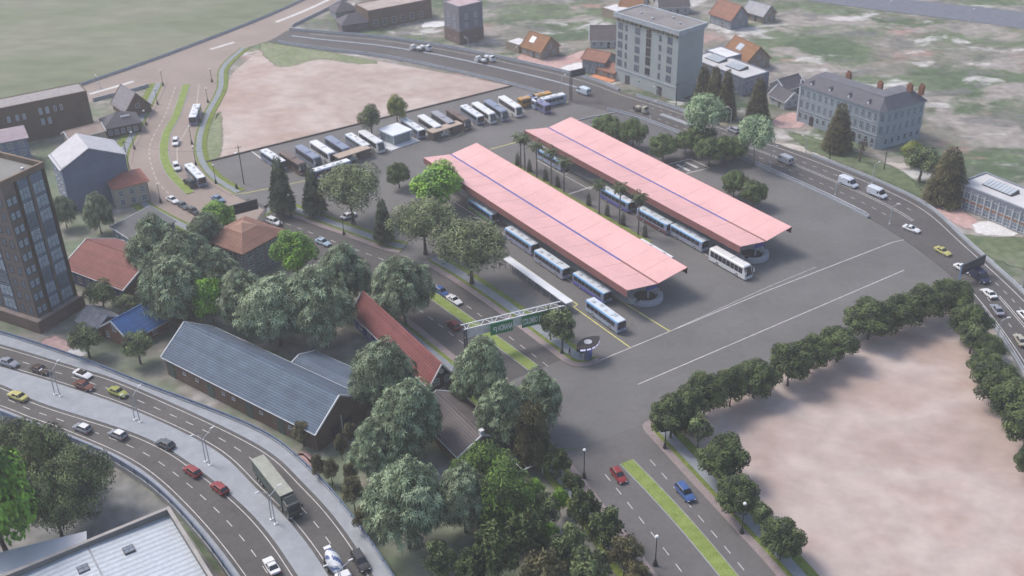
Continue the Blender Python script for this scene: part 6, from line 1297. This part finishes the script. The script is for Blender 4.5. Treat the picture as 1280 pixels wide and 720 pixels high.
def bus(kind, px, q, label, cols, group, scale=1.0, lenk=1.0, name='city_bus', heading=None, cat='bus'):
    """px: photo pixel of the roof centre; q: where it heads; cols: lower band, window band, roof edge, roof"""
    H = (3.5 if kind == 'coach' else 3.1)*scale; g = G(*px, H); a = heading if heading is not None else ANG(px, q, H)
    rt = thing(name, label, cat, (g.x, g.y, .065), a, group); rt.scale = (scale*lenk, scale, scale); put(bus_parts(kind), rt, {'body': dict(enumerate(cols)), 'air_conditioner': {0: cols[3]}}); return rt
b_green = paint('bus_green', (.16, .33, .07)); b_lil = paint('bus_lilac_shaded', (.25, .27, .37)); b_vio = paint('bus_violet', (.10, .09, .36)); b_blue = paint('bus_sky_blue', (.13, .33, .60)); b_roof = paint('bus_roof', (.50, .55, .60), .5); b_mar = paint('bus_maroon', (.16, .055, .045)); b_blg = paint('bus_blue_grey', (.17, .20, .28)); b_brn = paint('bus_brown', (.10, .06, .04)); b_gry = paint('bus_grey', (.24, .24, .27)); b_org = paint('bus_orange', (.42, .22, .035)); b_pur = paint('bus_purple', (.14, .14, .27)); b_lt = paint('bus_light_shaded', (.28, .34, .45))  # lilac and light side paints are darkened, grey-blue side shade put into the colour
A_, B__ = G(529.4, 196.9, 7), G(784.1, 362.9, 7); HD = math.atan2(B__.y-A_.y, B__.x-A_.x)
PG = 'buses at the platforms'
bus('city', (604, 257), None, 'bus with bright green lower side beside the front canopy, left of the platform queue', [b_green, b_sb if False else b_blg, b_blue, b_roof], PG, heading=HD)
bus('city', (652, 294), None, 'pale lilac sided bus behind the green sided one at the front canopy', [b_lil, b_lil, b_blue, b_roof], PG, heading=HD)
bus('city', (690, 323), None, 'white and grey sided bus between a lilac and a violet bus', [c_vg, b_lil, b_blue, b_roof], PG, heading=HD)
bus('city', (740, 352), None, 'bus with vivid violet lower side under the front canopy eave', [b_vio, b_blg, b_blue, b_roof], PG, heading=HD)
bus('city', (757, 387), None, 'sky blue and white bus standing alone nearest the oval sign', [b_lt, b_lil, b_blue, b_roof], PG, heading=HD-.02)
bus('city', (772, 243), None, 'purple sided bus half hidden by palms beside the rear canopy', [b_vio, b_blg, b_blue, b_roof], PG, heading=HD)
bus('city', (819, 269), None, 'maroon sided bus under the rear canopy eave', [b_mar, b_lil, b_blue, b_roof], PG, heading=HD)
bus('city', (862, 290), None, 'grey sided bus just behind the white coach', [c_vg, b_lil, b_blue, b_roof], PG, heading=HD)
bus('coach', (914, 321), None, 'white touring coach with dark windows at the near end of the rear canopy', [c_wh, c_wh, c_wh, c_wh], PG, name='touring_coach', heading=HD)
bus('city', (690, 193), None, 'pale bus behind the farthest palms beside the rear canopy', [b_lt, b_lil, b_blue, b_roof], PG, heading=HD)
g = G(822, 309.5, 3.1); rt = thing('city_bus', 'bus showing only its white roof edge behind the front canopy', 'bus', (g.x-.9, g.y-.5, .065), HD, PG); put(bus_parts('city'), rt, {'body': dict(enumerate([b_lt, b_lil, c_wh, c_wh]))})
RG = 'coaches parked in the bus park'; WB = [c_wh, c_wh, c_wh, c_wh]
for kind, px, lb, cols, k in [
 ('city', (341, 194), 'leftmost parked bus with a plain white roof', [b_blg, b_blg, c_lg, c_wh], 'w'), ('coach', (366, 197), 'dark brown parked coach near the left end', [b_brn]*4, 'b'), ('coach', (385, 189.5), 'tall slate blue coach between the brown one and a white one', [b_blg]*4, 'u'), ('coach', (403.5, 183.5), 'white coach with black windows left of the first tan shelter', WB, 'w'), ('coach', (422, 178), 'slate blue coach behind the first tan shelter', [b_blg]*4, 'u'), ('city', (447, 174), 'bus with a bright white roof behind the first tan shelter', [b_blg, b_blg, c_lg, c_wh], 'w'), ('coach', (464, 170.5), 'white coach beside the glass pavilion', WB, 'w'),
 ('city', (516, 155), 'white roofed bus right of the glass pavilion', [b_blg, b_blg, c_lg, c_wh], 'w'), ('coach', (537.5, 151), 'white coach with black windows at the second tan shelter', WB, 'w'), ('coach', (554, 146), 'plain grey coach behind the second tan shelter', [b_gry]*4, 'g'), ('coach', (573, 143), 'brown coach right of the second tan shelter', [b_brn]*4, 'b'), ('city', (590, 138), 'white and ice blue roofed bus right of the second brown coach', [b_blg, b_blg, c_lg, c_wh], 'w'), ('coach', (605, 135), 'white coach third from the right end of the parked row', WB, 'w'), ('coach', (620, 132), 'slate blue coach second from the right end of the parked row', [b_blg]*4, 'u'), ('coach', (638, 127), 'white coach at the right end of the parked row', WB, 'w')]:
    bus(kind, px, (px[0]+17, px[1]+11), lb, cols, RG, name='parked_coach' if kind == 'coach' else 'parked_bus')
bus('city', (413.5, 206), (440, 198), 'lilac blue bus driving across in front of the parked row', [b_lil, b_vio, c_lg, c_wh], RG)
bus('city', (668.5, 119), (690, 114), 'orange bus at the far corner of the bus park', [b_org]*4, RG)
bus('city', (673, 124.5), (686, 132), 'dark purple bus in front of the orange one', [b_pur]*4, RG)
bus('city', (686, 121), (708, 116), 'white roofed blue bus beside the purple one', [b_lt, b_lt, c_lg, c_wh], RG)
bus('city', (243, 138), (238, 152), 'white roofed bus driving up the curved road', [b_lil, b_pur, c_lg, c_wh], 'buses on the curved road')
bus('city', (243.5, 213), (256, 226), 'white roofed bus turning at the foot of the curved road', [b_lt, b_blg, c_lg, c_wh], 'buses on the curved road')
# ---------------------------------------------------------------- street furniture
m_pole = M('black_iron', (.022, .022, .025), .5, .1, spec=.5); m_globe = M('white_lamp_globe', (.68, .68, .66), .3, .03); m_gal = M('galvanised_steel', (.38, .40, .43), .45, .1, 1, spec=.5); m_wht = M('white_enamel', (.62, .63, .64), .5, .06)
def black_lamp(bx, by, ty, label, z=.2):
    g = G(bx, by, z); h = max(4.2, HG(g, ty)-z); rt = thing('street_lamp', label, 'street lamp', g, 0, 'black street lamps')
    MB().lathe([(.42, 0), (.40, .25), (.26, .7), (.20, 1.1), (.12, 1.25)], 10).build('base', m_pole, rt); MB().tube((0, 0, 1.2), (0, 0, h-.45), .10, .07, 8).lathe([(.07, h-.6), (.2, h-.45), (.2, h-.38), (.05, h-.35)], 10).build('pole', m_pole, rt)
    MB().lathe([(.05, h-.38), (.26, h-.28), (.32, h-.1), (.24, h+.08), (.02, h+.14)], 10).build('lamp_globe', m_globe, rt)
LP = [(730, 597, 562, 'black lamp with white globe on the footpath beside the red hatchback'), (819, 706, 670, 'black lamp with white globe at the lower end of the thicket footpath'), (831, 560, 527, 'black lamp under the trees at the road mouth'), (927, 666, 629, 'black lamp between two round trees near the lower edge'), (702.5, 441, 410, 'black lamp beside the street tree near the oval sign'), (364, 271, 243, 'black lamp in front of the leftmost conifer'), (430, 293, 271, 'black lamp before the spreading tree with a white car behind'),
 (204, 107, 88, 'dark lamp at the top left end of the curved road'), (197, 130, 111, 'dark lamp on the left path above the gabled barn'), (183, 156, 138, 'dark lamp on the left path beside the dark lodge'), (168, 186, 165, 'dark lamp on the left path beside the blue gable wall'), (201, 253, 230, 'dark lamp beside the cream house with red roof'), (265, 102, 86, 'dark lamp at the far right bend of the curved road'), (260, 128, 110, 'dark lamp on the right path above the driving bus'), (250, 152, 134, 'dark lamp on the right path at the tail of the driving bus'), (240, 180, 158, 'dark lamp on the right path above the turning bus'), (245, 206, 183, 'dark lamp on the right path beside the turning bus roof'), (270, 229, 206, 'dark lamp at the corner of the path, left of the utility pole')]
for a in LP: black_lamp(*a)
g = G(296, 236, .1); rt = thing('bollard', 'short dark bollard at the foot of the path by the bus park mouth', 'bollard', g); MB().lathe([(.35, 0), (.35, .6), (.2, 1.5), (.05, 1.7)], 10).build('post', m_pole, rt)
for i, (bx, by, lb) in enumerate([(72, 494, 'twin mast highway lamp beside the dark brown car'), (172, 526, 'twin mast highway lamp between the olive car and the two white roofed cars'), (260, 579, 'twin mast highway lamp near the two red hatchbacks'), (342, 652, 'twin mast highway lamp beside the lorry'), (428, 746, 'twin mast highway lamp at the lower edge')]):
    j = min(range(len(hC)), key=lambda k: (hC[k]-G(bx, by, ZH).to_2d()).length); d = hC[j+1]-hC[j-1]; a = math.atan2(d.y, d.x); rt = thing('highway_lamp', lb, 'street lamp', G(bx, by, ZH), a, 'twin mast highway lamps')
    for x in (-.75, .75):
        MB().box(x-.3, x+.3, -.3, .3, 0, .12).build('base_plate', m_wht, rt); s = 1 if x > 0 else -1
        MB().tube((x, 0, .1), (x*.6, 0, 6.2), .10, .075, 8).tube((x*.6, 0, 6.2), (x*.5, s*2.0, 7.3), .07, .05, 6).build('mast', m_gal, rt); MB().hexa([(x*.5-.12, s*1.9-.3, 7.24), (x*.5+.12, s*1.9-.3, 7.24), (x*.5+.12, s*1.9+.45, 7.3), (x*.5-.12, s*1.9+.45, 7.3)], [(x*.5-.1, s*1.9-.3, 7.36), (x*.5+.1, s*1.9-.3, 7.36), (x*.5+.1, s*1.9+.45, 7.4), (x*.5-.1, s*1.9+.45, 7.4)]).build('lamp_head', m_wht, rt)
    MB().bar((-.6, 0, 3.2), (.6, 0, 3.2), .06, .06).build('tie_bar', m_gal, rt)
def arm_lamp(bx, by, tx, ty, label, m=None, z=.15):
    g = G(bx, by, z); h = max(4.5, HG(g, ty)-z); a = ANG((bx, by), (tx+8*(1 if tx >= bx else -1), by-3)); rt = thing('roadside_lamp', label, 'street lamp', g, a, 'pale bypass lamps'); m = m or m_gal
    MB().tube((0, 0, 0), (0, 0, h-.5), .13, .08, 8).tube((0, 0, h-.5), (1.5, 0, h), .07, .05, 6).build('mast', m, rt); MB().box(1.2, 2.0, -.13, .13, h-.04, h+.08).build('lamp_head', m_wht, rt); MB().lathe([(.3, 0), (.3, .1), (.15, .25)], 8).build('base', m, rt)
for a in [(963, 208, 966, 184, 'pale lamp at the near kerb before the grey van'), (1044, 243, 1047, 226, 'pale lamp at the near kerb beside the first white van'), (1112, 280, 1124, 256, 'pale lamp at the near end of the curved barrier'), (1090, 229, 1091, 204, 'pale lamp beyond the second white van'), (1007, 190, 1006, 171, 'pale lamp at the start of the far low barrier'), (1246, 424, 1260, 398, 'pale lamp inside the railing at the right'), (813, 148, 820, 127, 'pale lamp beside the little loaded truck'), (913, 158, 911, 135, 'pale lamp behind the second pale tree'), (822, 126, 818, 115, 'pale lamp before the apartment block door'), (1277, 358, 1279, 340, 'pale lamp at the right edge of the far barrier'), (642, 76, 642, 60, 'pale lamp below the white garage'), (585.6, 62.5, 585, 48.5, 'pale lamp before the tower block'), (530, 54, 530, 42, 'pale lamp before the warehouse'), (1109, 17, 1110, 2, 'pale lamp left on the far right road'), (1211, 29, 1212, 12, 'pale lamp right on the far right road'), (126, 111, 125, 95, 'pale lamp beside the meadow barrier'), (702, 121, 702, 95, 'blue grey lamp left of the black gantry sign'), (964, 209, 963, 186, '')]:
    if a[4]: arm_lamp(*a)
m_wood_pole = M('weathered_pole', (.06, .055, .05), .9)
def upole(bx, by, ty, label, lamp=True):
    g = G(bx, by, .05); h = HG(g, ty); rt = thing('utility_pole', label, 'utility pole', g, R(30), 'dark utility poles'); MB().tube((0, 0, 0), (0, 0, h), .16, .10, 8).bar((-.9, 0, h-.6), (.9, 0, h-.6), .1, .12).build('pole', m_wood_pole, rt)
    if lamp: MB().tube((0, 0, h-2.4), (-.9, 0, h-2.1), .05, .05, 6).build('bracket', m_wood_pole, rt); MB().lathe([(.05, -.1), (.4, -.05), (.42, .12), (.1, .3)], 10, (-1.0, 0, h-2.1)).build('lamp', m_globe, rt)
    return Vector((g.x, g.y, h-.5))
pa = upole(305, 230, 182, 'dark utility pole with lamp in the corner of the bus park'); pb = upole(162, 212, 176, 'dark utility pole beside the blue gable wall'); pc = upole(845, 133, 104, 'dark pole at the corner of the apartment block', False); pd = upole(1037, 199, 168, 'dark pole before the conical tree of the mansion', False); pe = upole(1105, 212, 189, 'dark pole on the pale path below the mansion', False)
def wire(a, b, label):
    mb = MB(); n = 12; P = [a.lerp(b, k/n)-Vector((0, 0, 2.0*4*(k/n)*(1-k/n))) for k in range(n+1)]
    for p, q in zip(P, P[1:]): mb.tube(p-a, q-a, .025, .025, 4, 0, False)
    tag(mb.build('overhead_wire', m_pole, None, loc=tuple(a)), label, 'wire')
wire(pa, pb, 'thin overhead wire crossing the curved road between two dark poles'); wire(pd, pe, 'thin overhead wire between two dark poles before the mansion')
# sign gantry
g0, g1 = G(583, 447, .2), G(700, 418, .2); v = g1-g0; a = math.atan2(v.y, v.x); L = v.to_2d().length
rt = thing('sign_gantry', 'white truss gantry with two green direction signs over the main road', 'gantry', g0, a)
zt = 7.7
for x in (0, .0+L):
    for y in (-.7, .7): MB().box(x-.16, x+.16, y-.16, y+.16, 0, zt).build('pillar', M('dark_steel', (.075, .075, .085), .5), rt)
mb = MB(); n = 14
for y in (-.95, .95): mb.bar((-.6, y, zt), (L+.6, y, zt), .2, .2)
for k in range(n+1): x = L*k/n; mb.bar((x, -.95, zt), (x, .95, zt), .07, .07) if k % 4 == 0 else None
for k in range(n): x0, x1 = L*k/n, L*(k+1)/n; s = 1 if k % 2 else -1; mb.bar((x0, s*.95, zt), (x1, -s*.95, zt), .09, .09)
mb.build('truss', m_wht, rt)
mb = MB(); mb.box(.4, L-.4, .35, .5, zt-2.9, zt-1.0); mb.build('catwalk_panel', M('weathered_white_panel', (.66, .66, .65), .7, .2, .8), rt); mb = MB(); mb.bar((0, .42, zt-2.95), (L, .42, zt-2.95), .2, .12); mb.bar((0, .42, zt-.95), (L, .42, zt-.95), .2, .12)
for k in range(8): mb.bar((L*k/7, .42, zt-.9), (L*k/7, .8, zt), .08, .08)
mb.build('lower_beam', m_wht, rt)
m_sg = M('sign_green', (.028, .22, .085), .5, .08, .5); m_txt = M('sign_white', (.78, .80, .78), .5, .05)
def text_mesh(body, size):
    cu = bpy.data.curves.new('t', 'FONT'); cu.body = body; cu.size = size; cu.extrude = .02; cu.align_x = 'CENTER'; cu.align_y = 'CENTER'; cu.offset = .03
    ob = bpy.data.objects.new('t', cu); COL.objects.link(ob); bpy.context.view_layer.update(); me = bpy.data.meshes.new_from_object(ob.evaluated_get(bpy.context.evaluated_depsgraph_get())); bpy.data.objects.remove(ob); bpy.data.curves.remove(cu)
    me.materials.clear(); me.materials.append(m_txt); me.name = 'lettering'; return me
def sign(x0, x1, z0, z1, body, side):
    s = MB().box(x0, x1, -.62, -.5, z0, z1).build('sign_panel', m_sg, rt); cx_ = (x0+x1)/2+(.75 if side == 'l' else -.75); me = text_mesh(body, 1.7); o = link('lettering', me, s, (cx_, -.63, (z0+z1)/2-.12)); o.rotation_euler = (R(90), 0, 0); bpy.context.view_layer.update()
    w_ = max(q.co.x for q in me.vertices)-min(q.co.x for q in me.vertices); k = min(1.3, (x1-x0-1.75)/w_); o.scale = (k, 1.15, 1)
    ar = MB(); zc = (z0+z1)/2-.15
    if side == 'l': ax = x0+1.0; ar.box(ax+.2, ax+.38, -.66, -.625, zc-.75, zc+.45); ar.box(ax-.3, ax+.38, -.66, -.625, zc+.45, zc+.62); ar.box(ax-.3, ax-.14, -.66, -.625, zc+.1, zc+.45); ar.face([(ax-.52, -.65, zc+.15), (ax+.08, -.65, zc+.15), (ax-.22, -.65, zc-.2)])
    else: ax = x1-.95; ar.box(ax-.3, ax-.12, -.66, -.625, zc-.75, zc+.5); ar.box(ax-.3, ax+.2, -.66, -.625, zc+.5, zc+.66); ar.face([(ax+.15, -.65, zc+.3), (ax+.15, -.65, zc+.86), (ax+.5, -.65, zc+.58)])
    ar.build('arrow', m_txt, s)
def gx(px, py):   # station along the gantry of a photo column
    best = min(range(0, 400), key=lambda i: abs(PR((g0.x+v.x*i/400, g0.y+v.y*i/400, zt-1))[0]-px)); return L*best/400
sign(gx(611.8, 0), gx(639.8, 0), zt-3.3, zt-.45, 'HORANA', 'l'); sign(gx(651, 0), gx(679, 0), zt-3.3, zt-.35, 'COLOMBO', 'r')
# black roadside signs
m_bb = M('black_sign_back', (.035, .035, .042), .6, .15, .6)
def black_sign(base_px, p0, p1, q0, label, mast=m_gal):
    g = G(*base_px, .1); zb = HG(g, PR((g.x, g.y, 0))[1]-(base_px[1]-q0[1])); zt_ = HG(g, p0[1]); a = ANG(p0, p1, zt_); W = (G(*p1, zt_)-G(*p0, zt_)).to_2d().length; rt = thing('roadside_sign', label, 'sign', g, a, 'black roadside signs')
    MB().box(-.3, -.08, -.12, .12, 0, zt_).box(.5, .72, .05, .29, 0, zt_).build('mast', mast, rt); MB().box(.1, W, -.25, -.05, zb, zt_).build('panel', m_bb, rt)
    mb = MB(); mb.box(.1, W, -.32, -.26, zt_-.12, zt_+.02); mb.box(.1, W, -.32, -.26, zb-.02, zb+.1); mb.box(.25, W-.3, -.30, -.26, (zb+zt_)/2-.04, (zb+zt_)/2+.05); mb.box(.1, .22, -.32, -.26, zb, zt_); mb.box(W-.12, W, -.32, -.26, zb, zt_); mb.build('frame', M('sign_frame_grey', (.11, .11, .125), .5), rt)
black_sign((291, 282), (290.5, 257.5), (324.5, 248.5), (290.5, 269.5), 'black framed sign panel standing over the road behind the brown hip roof')
black_sign((1198, 354), (1203, 331), (1231.6, 318), (1203, 343), 'black framed sign panel leaning over the road at the right, above the navy van', M('blue_steel', (.17, .25, .36), .5))
black_sign((713, 126), (712, 88.5), (730, 84.5), (712, 97), 'black framed sign on a thin pole by the orange and purple buses', m_pole)
# oval pylon sign
g = G(735, 449, .1); aL = ANG((721.5, 437), (750, 421), 4); rt = thing('oval_pylon_sign', 'blue pylon topped by a dark eye shaped canopy with a white lit rim', 'pylon sign', g, aL)
zb = HG(g, 432); m_pc = M('pylon_blue', (.10, .13, .22), .5, .15, .8); m_pm = lamp_mat('pylon_violet_mark', (.10, .10, .55), .25); m_rim = lamp_mat('white_lit_rim', (.72, .70, .95), .35)
MB().box(-.75, .75, -.45, .45, 0, zb).build('column', m_pc, rt, bevel=.04); mb = MB(); random.seed(3)
for k in range(7): x = random.uniform(.0, .55); z = zb*(.45+.075*k); mb.box(x-.14, x+.14, -.50, -.455, z, z+.2)
mb.build('column_mark', m_pm, rt)
W2, D2 = 3.5, 1.75; n = 24
def eye(k, s=1.0): t = k/n; x = -W2+2*W2*t; y = D2*(1-(x/W2)**2); return x*s, y*s
ol = [eye(k) for k in range(n+1)]; ol = [(x, -y) for x, y in ol]+[(x, y) for x, y in reversed(ol)][1:-1]
MB().prism(ol, zb, zb+.75, bottom=True).build('eye_canopy', M('dark_brown_shell', (.028, .022, .022), .55, .2, .8), rt)
mb = MB()
for k in range(2, n-2, 4):
    (x0, y0), (x1, y1) = eye(k), eye(k+3)
    mb.hexa([(x0, -y0-.03, zb+.08), (x1, -y1-.03, zb+.08), (x1, -y1+.05, zb+.08), (x0, -y0+.05, zb+.08)], [(x0, -y0-.03, zb+.5), (x1, -y1-.03, zb+.5), (x1, -y1+.05, zb+.5), (x0, -y0+.05, zb+.5)])
mb.build('lit_rim', m_rim, rt); MB().lathe([(.01, 0), (.85, 0), (.85, .12), (.01, .14)], 20, (0, .1, zb+.75)).build('top_disc', M('white_disc', (.55, .54, .56), .6), rt)
# ---------------------------------------------------------------- people
m_cloth = M('dark_clothes', (.025, .027, .035), .9); m_skin = M('skin_tone', (.22, .12, .08), .6); m_hair = M('black_hair', (.012, .01, .01), .6); m_shirt = M('grey_shirt', (.13, .15, .2), .9)
def person(px, z, q, label, shirt):
    me = bpy.data.meshes.new('person'); J = {'pelvis': (0, 0, .95), 'chest': (.02, 0, 1.32), 'neck': (.03, 0, 1.5), 'head': (.05, 0, 1.64), 'top': (.04, 0, 1.76), 'shl': (.02, .2, 1.42), 'ell': (-.05, .27, 1.14), 'hal': (.06, .28, .9), 'shr': (.02, -.2, 1.42), 'elr': (.06, -.27, 1.14), 'har': (.2, -.27, .95), 'hil': (0, .1, .9), 'knl': (.16, .1, .5), 'anl': (.14, .1, .08), 'tol': (.3, .11, .04), 'hir': (0, -.1, .9), 'knr': (-.06, -.1, .5), 'anr': (-.26, -.1, .12), 'tor': (-.12, -.11, .04)}
    ks = list(J); E = [('pelvis', 'chest'), ('chest', 'neck'), ('neck', 'head'), ('head', 'top'), ('chest', 'shl'), ('shl', 'ell'), ('ell', 'hal'), ('chest', 'shr'), ('shr', 'elr'), ('elr', 'har'), ('pelvis', 'hil'), ('hil', 'knl'), ('knl', 'anl'), ('anl', 'tol'), ('pelvis', 'hir'), ('hir', 'knr'), ('knr', 'anr'), ('anr', 'tor')]
    rad = dict(pelvis=.15, chest=.16, neck=.06, head=.10, top=.07, shl=.075, ell=.05, hal=.045, shr=.075, elr=.05, har=.045, hil=.11, knl=.07, anl=.05, tol=.04, hir=.11, knr=.07, anr=.05, tor=.04)
    me.from_pydata([J[k] for k in ks], [(ks.index(a_), ks.index(b_)) for a_, b_ in E], []); o = bpy.data.objects.new('person', me); COL.objects.link(o)
    m_ = o.modifiers.new('skin', 'SKIN'); sv = me.skin_vertices[0].data
    for i, k in enumerate(ks): sv[i].radius = (rad[k], rad[k]); sv[i].use_root = k == 'pelvis'
    s_ = o.modifiers.new('sub', 'SUBSURF'); s_.levels = s_.render_levels = 1
    bpy.context.view_layer.update(); em = bpy.data.meshes.new_from_object(o.evaluated_get(bpy.context.evaluated_depsgraph_get())); bpy.data.objects.remove(o)
    em.materials.clear(); [em.materials.append(x) for x in (m_cloth, shirt, m_skin)]
    for p in em.polygons: c = p.center; p.material_index = 2 if c.z > 1.5 or (c.z < 1.0 and abs(c.y) > .2) else (1 if c.z > .98 else 0)
    o = link('person', em, None, G(*px, z), ANG(px, q, z)); tag(o, label, 'person'); o.scale = (1.05,)*3
    MB().lathe([(.02, 1.62), (.115, 1.65), (.12, 1.72), (.07, 1.80), (.01, 1.82)], 10, (.03, 0, 0)).build('hair', m_hair, o); return o
person((712, 444), .21, (704, 440), 'person in dark clothes walking on the footpath between the lamp and the oval sign', m_cloth)
person((351, 284), .08, (356, 287), 'person in a dark shirt at the nose of the white car on the road', m_shirt)
# ---------------------------------------------------------------- haze
hz = MB().box(-1600, 1600, -1400, 1600, -1.5, 140).mesh('haze', [], False, False); hm = bpy.data.materials.new('haze'); hm.use_nodes = True; nt = hm.node_tree; nt.nodes.remove(nt.nodes['Principled BSDF']); pv = nt.nodes.new('ShaderNodeVolumePrincipled')
pv.inputs['Color'].default_value = (.93, .92, .95, 1); pv.inputs['Density'].default_value = HAZE = .00030; pv.inputs['Anisotropy'].default_value = .2
nt.links.new(pv.outputs[0], [n for n in nt.nodes if n.type == 'OUTPUT_MATERIAL'][0].inputs['Volume']); hz.materials.append(hm); o = link('haze', hz); tag(o, 'thin pale haze over the whole town', 'haze', None, 'stuff')
